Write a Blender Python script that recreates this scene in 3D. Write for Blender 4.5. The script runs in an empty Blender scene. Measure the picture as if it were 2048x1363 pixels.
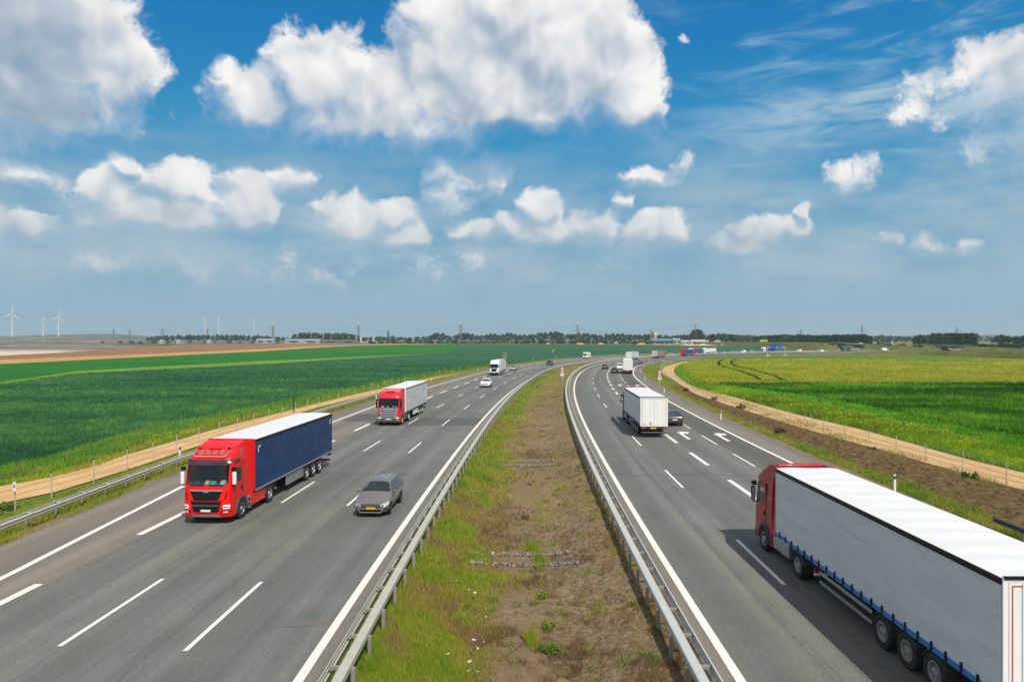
import bpy, bmesh, math, random
import numpy as np
from mathutils import Vector, geometry
from math import radians as R, sin, cos, pi, atan2, sqrt

# ------------------------------------------------------------------ camera, world, sun
SC = bpy.context.scene
COL = SC.collection
CAMH, FPX, CX, HY = 9.2, 1420.0, 1024.0, 680.0
cam = bpy.data.cameras.new("camera")
cam.lens = FPX / 2048 * 36
cam.sensor_width = 36
cam.clip_end = 30000
co = bpy.data.objects.new("camera", cam)
COL.objects.link(co)
co.location = (0, 0, CAMH)
co.rotation_euler = (R(90) - 1.5 / FPX, 0, 0)
SC.camera = co
SC.view_settings.view_transform = 'Standard'
SC.view_settings.look = 'None'
SC.view_settings.exposure = 0.12
SC.view_settings.gamma = 1
SUN_EL, SUN_AZ = R(51), R(156)          # azimuth clockwise from +Y
sd = Vector((sin(SUN_AZ) * cos(SUN_EL), cos(SUN_AZ) * cos(SUN_EL), sin(SUN_EL)))
sl = bpy.data.lights.new("sun", 'SUN')
sl.energy = 4.0
sl.angle = R(0.5)
sl.color = (1, 0.94, 0.84)
so = bpy.data.objects.new("sun", sl)
COL.objects.link(so)
so.rotation_euler = sd.to_track_quat('Z', 'Y').to_euler()
so.location = sd * 300

W = bpy.data.worlds.new("World")
SC.world = W
W.use_nodes = True


class NT:
    """tiny node-tree writer"""
    def __init__(s, nt): s.nt = nt; s.n = nt.nodes; s.l = nt.links
    def node(s, t, **k):
        o = s.n.new(t)
        for a, b in k.items(): setattr(o, a, b)
        return o
    def put(s, sock, v):
        if isinstance(v, bpy.types.NodeSocket): s.l.new(v, sock)
        else: sock.default_value = v
    def m(s, op, a, b=None, c=None, clamp=False):
        o = s.node('ShaderNodeMath', operation=op, use_clamp=clamp)
        s.put(o.inputs[0], a)
        if b is not None: s.put(o.inputs[1], b)
        if c is not None: s.put(o.inputs[2], c)
        return o.outputs[0]
    def v(s, op, a, b=None, sc=None):
        o = s.node('ShaderNodeVectorMath', operation=op)
        s.put(o.inputs[0], a)
        if b is not None: s.put(o.inputs[1], b)
        if sc is not None: s.put(o.inputs['Scale'], sc)
        return o.outputs['Value'] if op in ('DOT_PRODUCT', 'LENGTH') else o.outputs[0]
    def mix(s, f, a, b, bt='MIX'):
        o = s.node('ShaderNodeMix', data_type='RGBA', blend_type=bt)
        s.put(o.inputs[0], f)
        s.put(o.inputs[6], a if isinstance(a, bpy.types.NodeSocket) else (*a[:3], 1))
        s.put(o.inputs[7], b if isinstance(b, bpy.types.NodeSocket) else (*b[:3], 1))
        return o.outputs[2]
    def ss(s, x, a, b):
        o = s.node('ShaderNodeMapRange', interpolation_type='SMOOTHSTEP')
        s.put(o.inputs[0], x); s.put(o.inputs[1], a); s.put(o.inputs[2], b)
        return o.outputs[0]
    def noise(s, vec, scale, detail=4, rough=.5, dist=0, col=False, lac=2.0):
        o = s.node('ShaderNodeTexNoise')
        s.put(o.inputs['Vector'], vec); s.put(o.inputs['Scale'], scale)
        o.inputs['Detail'].default_value = detail; o.inputs['Roughness'].default_value = rough
        o.inputs['Distortion'].default_value = dist; o.inputs['Lacunarity'].default_value = lac
        return o.outputs[1] if col else o.outputs[0]
    def xyz(s, x, y, z=0.0):
        o = s.node('ShaderNodeCombineXYZ'); s.put(o.inputs[0], x); s.put(o.inputs[1], y); s.put(o.inputs[2], z)
        return o.outputs[0]
    def sep(s, v):
        o = s.node('ShaderNodeSeparateXYZ'); s.put(o.inputs[0], v); return o.outputs


def build_world():
    t = NT(W.node_tree)
    t.n.clear()
    out = t.node('ShaderNodeOutputWorld')
    bg = t.node('ShaderNodeBackground')
    bg.inputs[1].default_value = 0.1
    sky = t.node('ShaderNodeTexSky', sky_type='NISHITA')
    sky.sun_disc = False
    sky.sun_elevation = SUN_EL
    sky.sun_rotation = SUN_AZ
    sky.air_density = 1.3; sky.dust_density = .6; sky.ozone_density = 2.5
    tc = t.node('ShaderNodeTexCoord')
    d = t.v('NORMALIZE', tc.outputs['Generated'])
    dx, dy, dz = t.sep(d)
    az = t.m('ARCTAN2', dx, dy)
    el = t.m('ARCSINE', dz)
    P0 = t.xyz(az, el)
    # clear sky: Nishita deepened towards the top by thin air, milky at the horizon
    ramp = t.node('ShaderNodeValToRGB')
    t.put(ramp.inputs[0], t.m('DIVIDE', el, 0.5, clamp=True))
    cr = ramp.color_ramp
    stops = [(0.0, (2.6, 4.25, 5.3)), (.15, (2.15, 3.95, 5.2)), (.35, (1.05, 3.2, 5.1)), (.55, (.15, 2.5, 5.0)), (.8, (.0, 1.75, 4.4)), (1, (.0, 1.45, 3.8))]
    while len(cr.elements) < len(stops): cr.elements.new(.5)
    for e, (p, c) in zip(cr.elements, stops):
        e.position = p; e.color = (*[x / 10 for x in c], 1)
    rc = t.v('SCALE', ramp.outputs[0], sc=10.0)
    clear = t.mix(.99, sky.outputs[0], rc)
    # cloud field: ellipses in azimuth / elevation + turbulence
    wn = t.noise(P0, 14.0, 2, .55, col=True)
    wv = t.v('SCALE', t.v('SUBTRACT', wn, (.5, .5, .5)), sc=.05)
    pw = t.v('ADD', P0, wv)
    ph = t.v('ADD', pw, (.018, .05, 0))
    n1 = t.noise(pw, 20.0, 6, .6)
    nA = t.noise(pw, 15.0, 2, .5)
    n1b = t.noise(t.v('ADD', pw, (.010, .022, 0)), 15.0, 2, .5)
    n2 = t.noise(pw, 62.0, 3, .6)
    bil = t.m('ABSOLUTE', t.m('SUBTRACT', t.m('MULTIPLY', n2, 2.0), 1.0))
    acc = acu = None
    for (x, y, rx, ry, w) in CLOUDS:
        a0 = atan2(x - CX, FPX); e0 = atan2((HY - y), sqrt(FPX ** 2 + (x - CX) ** 2))
        sx = rx / FPX * cos(a0) ** 2; sy = ry / FPX * cos(a0)
        iv = (1 / sx, 1 / sy, 0)
        off = (-a0 / sx, -e0 / sy, 0)
        u = t.node('ShaderNodeVectorMath', operation='MULTIPLY_ADD')
        t.put(u.inputs[0], pw); u.inputs[1].default_value = iv; u.inputs[2].default_value = off
        f = t.m('MULTIPLY_ADD', t.v('DOT_PRODUCT', u.outputs[0], u.outputs[0]), -w, w)
        acc = f if acc is None else t.m('SMOOTH_MAX', acc, f, .45)
        if w >= .45:
            u2 = t.v('ADD', u.outputs[0], (.25, .95, 0) if ry < 80 else (.2, .62, 0))
            f = t.m('MULTIPLY_ADD', t.v('DOT_PRODUCT', u2, u2), -w * .8, w)
            acu = f if acu is None else t.m('MAXIMUM', acu, f)
    nz = t.m('MULTIPLY', t.m('SUBTRACT', n1, .5), 2.3)
    D0 = t.m('ADD', acc, nz)
    D0 = t.m('ADD', D0, t.m('MULTIPLY', t.m('SUBTRACT', .25, bil), .42))
    under = t.ss(t.m('ADD', acu, t.m('MULTIPLY', nz, .22)), -.15, 1.25)    # cloud mass between here and the light
    rim = t.ss(acc, 1.1, .35)
    soft = t.m('ADD', .5, t.m('MULTIPLY', t.m('MULTIPLY', under, rim), 2.3))
    al = t.ss(D0, t.m('MULTIPLY_ADD', under, -.35, -.1), soft)
    al = t.m('MULTIPLY', al, t.m('MULTIPLY', t.ss(el, .03, .11), .97))
    edge = t.m('ADD', t.m('SUBTRACT', nA, n1b), t.m('MULTIPLY', t.m('SUBTRACT', n1, nA), .3))
    lit = t.m('ADD', .84, t.m('MULTIPLY', edge, 1.5))
    lit = t.m('ADD', lit, t.m('MULTIPLY', t.m('SUBTRACT', .25, bil), .07))
    lit = t.m('SUBTRACT', lit, t.m('MULTIPLY', under, .33))
    lit = t.m('SUBTRACT', lit, t.m('MULTIPLY', t.ss(az, -.38, -.62), t.ss(el, .14, .26)))  if False else lit
    # the bank on the far left is thicker and greyer
    lit = t.m('SUBTRACT', lit, t.m('MULTIPLY', t.m('MULTIPLY', t.ss(az, -.44, -.6), t.ss(el, .2, .3)), .26))
    lr = t.node('ShaderNodeValToRGB')
    t.put(lr.inputs[0], lit)
    cr = lr.color_ramp
    st = [(.0, (.26, .36, .46)), (.3, (.37, .45, .54)), (.5, (.53, .58, .64)), (.72, (.73, .74, .755)), (1, (.93, .90, .87))]
    while len(cr.elements) < len(st): cr.elements.new(.5)
    for e, (pp, c) in zip(cr.elements, st): e.position = pp; e.color = (*c, 1)
    cc = t.v('SCALE', lr.outputs[0], sc=10.0)
    # distance haze over low clouds
    cc = t.mix(t.m('MULTIPLY', t.ss(el, .26, .02), .68), cc, (2.7, 3.85, 4.75))
    # thin cirrus high on the right
    ci = t.noise(t.v('MULTIPLY', t.v('ADD', P0, (0, 0, 3)), (3.0, 13.0, 1)), 2.6, 5, .62, .6)
    cm = t.m('MULTIPLY', t.ss(az, .08, .42), t.m('MULTIPLY', t.ss(el, .1, .2), .55))
    cir = t.m('MULTIPLY', t.ss(ci, .46, .75), cm)
    base = t.mix(t.m('MULTIPLY', cir, .8), clear, (4.2, 5.9, 7.2))
    # long soft veil slanting down from the upper right
    lx, ly, mx_, my_ = .19, .27, .60, .285
    nl = sqrt((mx_ - lx) ** 2 + (my_ - ly) ** 2); nx_, ny_ = -(my_ - ly) / nl, (mx_ - lx) / nl
    dl = t.m('ABSOLUTE', t.m('DIVIDE', t.v('DOT_PRODUCT', t.v('SUBTRACT', t.v('ADD', P0, wv), (lx, ly, 0)), (nx_, ny_, 0)), .055))
    vm = t.m('MULTIPLY', t.ss(dl, 1.0, .05), t.m('MULTIPLY', t.ss(az, .14, .5), t.ss(ci, .3, .6)))
    base = t.mix(t.m('MULTIPLY', vm, .75), base, (4.6, 5.8, 6.6))
    # broad milky veil low down
    ve = t.noise(t.v('MULTIPLY', P0, (2, 6, 1)), 2.6, 4, .6)
    base = t.mix(t.m('MULTIPLY', t.m('MULTIPLY', t.ss(ve, .3, .68), t.ss(el, .33, .13)), t.m('MULTIPLY', t.ss(el, .02, .1), .85)), base, (3.6, 4.8, 5.6))
    col = t.mix(al, base, cc)
    # unseen broken cloud, added overhead and behind to brighten and neutralise fill light
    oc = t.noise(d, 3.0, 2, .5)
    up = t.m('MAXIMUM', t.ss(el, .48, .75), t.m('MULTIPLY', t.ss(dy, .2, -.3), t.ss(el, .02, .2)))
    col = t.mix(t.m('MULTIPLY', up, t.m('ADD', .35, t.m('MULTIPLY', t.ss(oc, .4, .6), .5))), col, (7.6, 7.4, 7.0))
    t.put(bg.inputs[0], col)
    t.l.new(bg.outputs[0], out.inputs[0])


CLOUDS = [  # photo x, y, radius x, radius y, weight
    # big cumulus
    (640, 150, 115, 95, 1.0), (510, 200, 95, 60, 1.0), (470, 165, 45, 45, .9), (760, 190, 130, 95, 1.1), (900, 120, 130, 130, 1.3),
    (1040, 60, 190, 130, 1.4), (1180, 110, 130, 120, 1.3), (1270, 190, 90, 65, 1.1), (1000, 200, 250, 70, 1.3), (880, 30, 80, 60, 1.0), (1230, 40, 60, 60, 1.0),
    (760, 245, 260, 50, .9),
    # left grey bank
    (110, 60, 190, 140, 1.4), (230, 130, 115, 90, 1.2), (40, 190, 200, 90, 1.1), (180, 210, 150, 60, .8), (-80, 100, 200, 160, 1.3),
    # mid left row
    (210, 375, 60, 45, .9), (255, 335, 42, 26, .9), (350, 365, 90, 50, .9), (490, 400, 85, 65, 1.1), (480, 350, 50, 30, .8), (590, 350, 50, 26, .5),
    (330, 430, 190, 50, 1.0), (60, 455, 110, 40, .7), (50, 350, 90, 35, .6), (180, 450, 60, 30, .6),
    # centre row
    (700, 440, 95, 48, 1.0), (790, 420, 55, 40, .9), (810, 470, 60, 30, .9), (650, 415, 40, 24, .8), (900, 375, 65, 45, .55), (960, 350, 60, 35, .5), (890, 340, 40, 24, .6),
    (1080, 410, 50, 42, 1.0), (1060, 460, 90, 34, .9), (940, 462, 50, 22, .7), (1190, 445, 55, 40, .8), (1240, 405, 22, 18, .5),
    (1310, 460, 75, 42, 1.0), (1300, 350, 60, 22, .55), (1365, 330, 35, 18, .5), (1355, 75, 15, 8, .2),
    # right row
    (1480, 480, 75, 30, .9), (1520, 450, 75, 35, 1.0), (1590, 445, 40, 32, .9), (1608, 415, 20, 18, .9), (1700, 345, 58, 34, .5), (1765, 475, 36, 20, .7), (1850, 485, 60, 20, .5), (1940, 490, 40, 16, .5),
    # far right
    (2030, 150, 95, 95, .85), (1860, 205, 75, 50, .22), (1960, 110, 60, 50, .3), (2090, 260, 150, 80, .5), (230, 520, 140, 22, .1), (620, 520, 110, 20, .05), (930, 520, 60, 26, .1), (1260, 510, 60, 24, .1), (380, 400, 180, 60, .3),
]
build_world()

# ------------------------------------------------------------------ helpers


def zg(X, Y):
    """terrain height far out: the land rises gently towards the tree line"""
    t = min(1, max(0, (Y - 650) / 650)); t = t * t * (3 - 2 * t)
    return 3.2 * t


def g(x, y, z=0.0):
    """photo pixel -> world point on the ground"""
    Y = FPX * (CAMH - z) / (y - HY)
    for _ in range(12):
        zz = z + zg(0, Y)
        Y2 = FPX * (CAMH - zz) / (y - HY)
        Y = .5 * Y + .5 * Y2
    return ((x - CX) * Y / FPX, Y)


def at(x, Y):
    return (x - CX) * Y / FPX


def tag(o, label=None, cat=None, group=None, kind=None):
    if label: o['label'] = label
    if cat: o['category'] = cat
    if group: o['group'] = group
    if kind: o['kind'] = kind
    return o


def thing(name, label, cat, loc=(0, 0, 0), rz=0.0, group=None):
    o = bpy.data.objects.new(name, None)
    o.empty_display_size = .3
    COL.objects.link(o)
    o.location = loc; o.rotation_euler = (0, 0, rz)
    return tag(o, label, cat, group)


def copy_tree(o, parent=None):
    c = o.copy(); COL.objects.link(c)
    if parent: c.parent = parent
    for ch in list(KIDS.get(o.name, [])):
        KIDS.setdefault(c.name, []).append(copy_tree(ch, c))
    return c


KIDS = {}


def link_obj(name, me, parent=None):
    o = bpy.data.objects.new(name, me)
    COL.objects.link(o)
    if parent:
        o.parent = parent
        KIDS.setdefault(parent.name, []).append(o)
    return o


class MB:
    def __init__(s): s.v = []; s.f = []
    def add(s, vs, fs):
        b = len(s.v); s.v += [tuple(p) for p in vs]; s.f += [tuple(b + i for i in f) for f in fs]; return s
    def box(s, x0, x1, y0, y1, z0, z1):
        return s.add([(x0, y0, z0), (x1, y0, z0), (x1, y1, z0), (x0, y1, z0), (x0, y0, z1), (x1, y0, z1), (x1, y1, z1), (x0, y1, z1)],
                     [(0, 3, 2, 1), (4, 5, 6, 7), (0, 1, 5, 4), (1, 2, 6, 5), (2, 3, 7, 6), (3, 0, 4, 7)])
    def hexa(s, p): return s.add(p, [(0, 3, 2, 1), (4, 5, 6, 7), (0, 1, 5, 4), (1, 2, 6, 5), (2, 3, 7, 6), (3, 0, 4, 7)])
    def prism_x(s, poly, x0, x1):
        n = len(poly)
        vs = [(x0, y, z) for y, z in poly] + [(x1, y, z) for y, z in poly]
        return s.add(vs, [tuple(range(n))[::-1], tuple(range(n, 2 * n))] + [(i, (i + 1) % n, n + (i + 1) % n, n + i) for i in range(n)])
    def prism_z(s, poly, z0, z1):
        n = len(poly)
        vs = [(x, y, z0) for x, y in poly] + [(x, y, z1) for x, y in poly]
        return s.add(vs, [tuple(range(n))[::-1], tuple(range(n, 2 * n))] + [(i, (i + 1) % n, n + (i + 1) % n, n + i) for i in range(n)])
    def prism_y(s, poly, y0, y1):
        n = len(poly)
        vs = [(x, y0, z) for x, z in poly] + [(x, y1, z) for x, z in poly]
        return s.add(vs, [tuple(range(n)), tuple(range(n, 2 * n))[::-1]] + [(i, n + i, n + (i + 1) % n, (i + 1) % n) for i in range(n)])
    def cyl(s, p0, p1, r0, r1=None, n=8, cap=True):
        if r1 is None: r1 = r0
        p0 = Vector(p0); p1 = Vector(p1); d = (p1 - p0).normalized()
        u = d.orthogonal().normalized(); w = d.cross(u)
        vs = []
        for p, r in ((p0, r0), (p1, r1)):
            for i in range(n):
                a = 2 * pi * i / n; vs.append(p + u * (r * cos(a)) + w * (r * sin(a)))
        fs = [(i, (i + 1) % n, n + (i + 1) % n, n + i) for i in range(n)]
        if cap: fs += [tuple(range(n))[::-1], tuple(range(n, 2 * n))]
        return s.add(vs, fs)
    def lathe_x(s, prof, c, n=24):
        vs = []; m = len(prof)
        for i in range(n):
            a = 2 * pi * i / n
            for (x, r) in prof: vs.append((c[0] + x, c[1] + r * cos(a), c[2] + r * sin(a)))
        fs = []
        for i in range(n):
            for j in range(m - 1):
                fs.append((i * m + j, i * m + j + 1, ((i + 1) % n) * m + j + 1, ((i + 1) % n) * m + j))
        return s.add(vs, fs)
    def grid(s, rows):
        n = len(rows[0]); vs = [p for r in rows for p in r]
        return s.add(vs, [(i * n + j, i * n + j + 1, (i + 1) * n + j + 1, (i + 1) * n + j) for i in range(len(rows) - 1) for j in range(n - 1)])
    def build(s, name, mat, parent=None, smooth=False, bevel=0, seg=2, recalc=False, extra=()):
        me = bpy.data.meshes.new(name)
        n0 = len(s.f)
        for (m2, mt) in extra: s.add(m2.v, m2.f)
        me.from_pydata(s.v, [], s.f)
        if recalc:
            b = bmesh.new(); b.from_mesh(me); bmesh.ops.remove_doubles(b, verts=b.verts, dist=1e-5)
            bmesh.ops.recalc_face_normals(b, faces=b.faces); b.to_mesh(me); b.free()
        me.materials.append(mat)
        k_ = n0
        for i_, (m2, mt) in enumerate(extra):
            me.materials.append(mt)
            for f_ in range(k_, k_ + len(m2.f)): me.polygons[f_].material_index = i_ + 1
            k_ += len(m2.f)
        if smooth:
            me.polygons.foreach_set('use_smooth', [True] * len(me.polygons))
            me.set_sharp_from_angle(angle=R(38))
        o = link_obj(name, me, parent)
        if bevel:
            m = o.modifiers.new('bevel', 'BEVEL'); m.width = bevel; m.segments = seg; m.limit_method = 'ANGLE'; m.angle_limit = R(35)
        return o


# ------------------------------------------------------------------ materials
MC = {}


def pm(name, col, rough=.5, metal=0.0, coat=0.0, var=.06, scale=3.0, bump=0.0, bscale=20.0, spec=.5, emis=None):
    """principled material with soft colour variation and optional bump, object space"""
    if name in MC: return MC[name]
    m = bpy.data.materials.new(name); m.use_nodes = True
    t = NT(m.node_tree); b = t.n['Principled BSDF']
    tc = t.node('ShaderNodeTexCoord').outputs['Object']
    n = t.noise(tc, scale, 4, .6)
    c = t.mix(t.m('MULTIPLY', n, 1.0, clamp=True), tuple(x * (1 - var) for x in col), tuple(min(1, x * (1 + var)) for x in col))
    t.put(b.inputs['Base Color'], c)
    n2 = t.noise(tc, scale * 7, 3, .6)
    t.put(b.inputs['Roughness'], t.m('ADD', rough - .06, t.m('MULTIPLY', n2, .12)))
    b.inputs['Metallic'].default_value = metal
    b.inputs['Coat Weight'].default_value = coat
    b.inputs['Coat Roughness'].default_value = .06
    b.inputs['Specular IOR Level'].default_value = spec
    if bump:
        bn = t.node('ShaderNodeBump'); bn.inputs['Strength'].default_value = 1; bn.inputs['Distance'].default_value = bump
        t.put(bn.inputs['Height'], t.noise(tc, bscale, 4, .6)); t.l.new(bn.outputs[0], b.inputs['Normal'])
    MC[name] = m
    return m


def paint(c, name=None):
    k = name or 'paint_%02x%02x%02x' % tuple(int(255 * min(1, x)) for x in c)
    return pm(k, c, .38, 0, .3, .05, 1.5, spec=.35)


def glass_mat():
    m = bpy.data.materials.new('tinted_glass'); m.use_nodes = True
    t = NT(m.node_tree); t.n.remove(t.n['Principled BSDF'])
    tr = t.node('ShaderNodeBsdfTransparent'); tr.inputs[0].default_value = (.58, .70, .68, 1)
    gl = t.node('ShaderNodeBsdfGlossy'); gl.inputs['Roughness'].default_value = .03; gl.inputs[0].default_value = (.9, .95, 1, 1)
    fr = t.node('ShaderNodeFresnel'); fr.inputs[0].default_value = 1.5
    mx = t.node('ShaderNodeMixShader')
    t.l.new(t.m('MULTIPLY', fr.outputs[0], 1.2, clamp=True), mx.inputs[0]); t.l.new(tr.outputs[0], mx.inputs[1]); t.l.new(gl.outputs[0], mx.inputs[2])
    t.l.new(mx.outputs[0], t.n['Material Output'].inputs[0])
    return m


M = dict(
    red=paint((.80, .006, .005), 'bright_red_paint'), crimson=paint((.66, .008, .03), 'crimson_paint'), dred=paint((.36, .010, .02), 'deep_red_paint'),
    white=paint((.78, .78, .77), 'white_paint'), cream=paint((.74, .70, .6), 'cream_paint'), silver=pm('silver_metal', (.6, .61, .62), .3, .85, 0, .05),
    steel=pm('brushed_steel', (.5, .5, .5), .38, .8, 0, .12, 5), black=pm('black_plastic', (.007, .007, .008), .5, 0, 0, .2, 6, spec=.3),
    grey=pm('grey_plastic', (.07, .072, .075), .5, 0, 0, .15, 6), dark=pm('dark_chassis', (.02, .02, .021), .7, 0, 0, .3, 4),
    rubber=pm('tyre_rubber', (.022, .021, .02), .85, 0, 0, .25, 9, .004, 60), arch=pm('mudguard_plastic', (.05, .05, .052), .6, 0, 0, .2, 5),
    dglass=pm('dark_car_glass', (.010, .02, .02), .06, 0, .35, .5, 3), lens=pm('lamp_lens', (.85, .87, .88), .25, 0, 1, .15, 20),
    rlens=pm('red_lamp_lens', (.5, .01, .01), .2, 0, 1, .2, 12), amber=pm('amber_lamp_lens', (.75, .25, .02), .25, 0, .8, .1, 9),
    plate=pm('white_plate', (.75, .75, .72), .4), yplate=pm('yellow_plate', (.8, .42, .02), .4), bplate=pm('blue_plate_band', (.02, .06, .4), .4),
    paper=pm('white_paper', (.8, .8, .78), .8), glass=glass_mat(), seat=pm('seat_fabric', (.10, .11, .115), .9), blue=paint((.008, .15, .48), 'blue_frame_paint'),
    navy=None, taupe=pm('taupe_metallic_paint', (.17, .155, .145), .3, .25, .6, .05, 1.5),
)
print('setup ok')
SC.cycles.max_bounces = 5
SC.cycles.diffuse_bounces = 2
SC.cycles.glossy_bounces = 2
SC.cycles.transparent_max_bounces = 6
W.cycles.sampling_method = 'NONE'
# ------------------------------------------------------------------ ground materials (world position)
def gm(name, fn, rough=.95, spec=.15):
    m = bpy.data.materials.new(name); m.use_nodes = True
    t = NT(m.node_tree); b = t.n['Principled BSDF']
    geo = t.node('ShaderNodeNewGeometry'); pos = geo.outputs['Position']
    c, h, dist = fn(t, pos)
    t.put(b.inputs['Base Color'], c)
    b.inputs['Roughness'].default_value = rough; b.inputs['Specular IOR Level'].default_value = spec
    if h is not None:
        bn = t.node('ShaderNodeBump'); bn.inputs['Distance'].default_value = dist; bn.inputs['Strength'].default_value = 1
        t.put(bn.inputs['Height'], h); t.l.new(bn.outputs[0], b.inputs['Normal'])
    MC[name] = m
    return m


def asphalt(c0, c1, streak=True):
    def f(t, p):
        fine = t.noise(p, 9.0, 3, .7)
        mid = t.noise(p, .35, 5, .6)
        uv = t.node('ShaderNodeUVMap').outputs[0]        # u = metres across, v = metres along
        st = t.noise(t.v('MULTIPLY', uv, (1.1, .015, 1)), 1.0, 4, .6)
        st2 = t.noise(t.v('MULTIPLY', uv, (5.0, .05, 1)), 1.0, 3, .6)
        pat = t.noise(t.v('MULTIPLY', uv, (.12, .03, 1)), 1.0, 2, .5)
        a = t.m('ADD', t.m('MULTIPLY', mid, .35), t.m('ADD', t.m('MULTIPLY', st, .8), t.m('MULTIPLY', st2, .25)))
        a = t.m('ADD', a, t.m('MULTIPLY', pat, .35))
        c = t.mix(t.ss(a, .62, 1.08), c0, c1)
        # wheel-track darkening: oil and rubber along each lane
        u = t.sep(uv)[0]
        wv = t.m('ABSOLUTE', t.m('SUBTRACT', t.m('MODULO', t.m('ADD', u, 391.0), 3.9), 1.95))
        c = t.mix(t.m('MULTIPLY', t.m('MULTIPLY', t.ss(wv, 1.4, .2), t.ss(st, .25, .6)), .38), c, (.06, .06, .06))
        sp = t.ss(t.noise(p, 1.3, 6, .75), .68, .76)
        c = t.mix(t.m('MULTIPLY', sp, .25), c, (.04, .04, .04))
        sm = t.ss(t.noise(t.v('MULTIPLY', uv, (.5, .25, 1)), 1.0, 6, .7), .63, .75)
        c = t.mix(t.m('MULTIPLY', sm, .18), c, (.26, .22, .18))
        c = t.mix(t.m('MULTIPLY', t.ss(fine, .35, .7), .45), c, t.v('SCALE', c, sc=1.5))
        jn = t.m('ABSOLUTE', t.m('SUBTRACT', t.m('FRACT', t.m('MULTIPLY', t.m('ADD', t.sep(uv)[1], t.m('MULTIPLY', st, 1.5)), .0137)), .5))
        c = t.mix(t.m('MULTIPLY', t.ss(jn, .0035, .0015), .35), c, (.05, .05, .05))
        return c, fine, .012
    return f


def plants(c0, c1, c2, fs=1.6, str_=1.0, big=.012, rows=None):
    """crop canopy: light and dark leaves, mid patches, long drifts"""
    def f(t, p):
        q = t.v('MULTIPLY', p, (1, .55, 1))
        fine = t.noise(q, fs, 5, .75)
        mid = t.noise(p, .09, 5, .62, .3)
        drift = t.noise(t.v('MULTIPLY', p, (.45, 1.2, 1)), big, 5, .6)
        c = t.mix(t.ss(fine, .32, .68), c0, c1)
        c = t.mix(t.m('MULTIPLY', t.ss(mid, .45, .62), .55 * str_), c, c2)
        c = t.mix(t.m('MULTIPLY', t.ss(drift, .42, .62), .45 * str_), c, t.v('SCALE', c, sc=.62))
        if rows:
            w = t.sep(p)[rows[0]]
            r_ = t.m('SINE', t.m('MULTIPLY', t.m('ADD', w, t.m('MULTIPLY', mid, 6.0)), rows[1]))
            c = t.mix(t.m('MULTIPLY', t.ss(r_, .3, 1.0), .22), c, t.v('SCALE', c, sc=.6))
        return c, fine, .3
    return f


def soil(c0, c1, c2, fs=2.2, dist=.12, gr=.5):
    def f(t, p):
        fine = t.noise(p, fs, 7, .75)
        mid = t.noise(p, .3, 5, .65)
        c = t.mix(t.ss(fine, .35, .66), c0, c1)
        c = t.mix(t.m('MULTIPLY', t.ss(mid, .48, .62), gr), c, c2)
        return c, fine, dist
    return f


def sandf(t, p):
    fine = t.noise(p, 3.5, 6, .7)
    mid = t.noise(p, .25, 5, .6)
    c = t.mix(t.ss(mid, .35, .7), (.60, .385, .185), (.47, .29, .135))
    c = t.mix(t.m('MULTIPLY', t.ss(fine, .45, .7), .35), c, (.70, .50, .28))
    tr = t.noise(t.v('MULTIPLY', t.node('ShaderNodeUVMap').outputs[0], (3.0, .04, 1)), 1.0, 3, .6)
    c = t.mix(t.m('MULTIPLY', t.ss(tr, .5, .62), .3), c, (.36, .22, .10))
    return c, fine, .05


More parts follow.
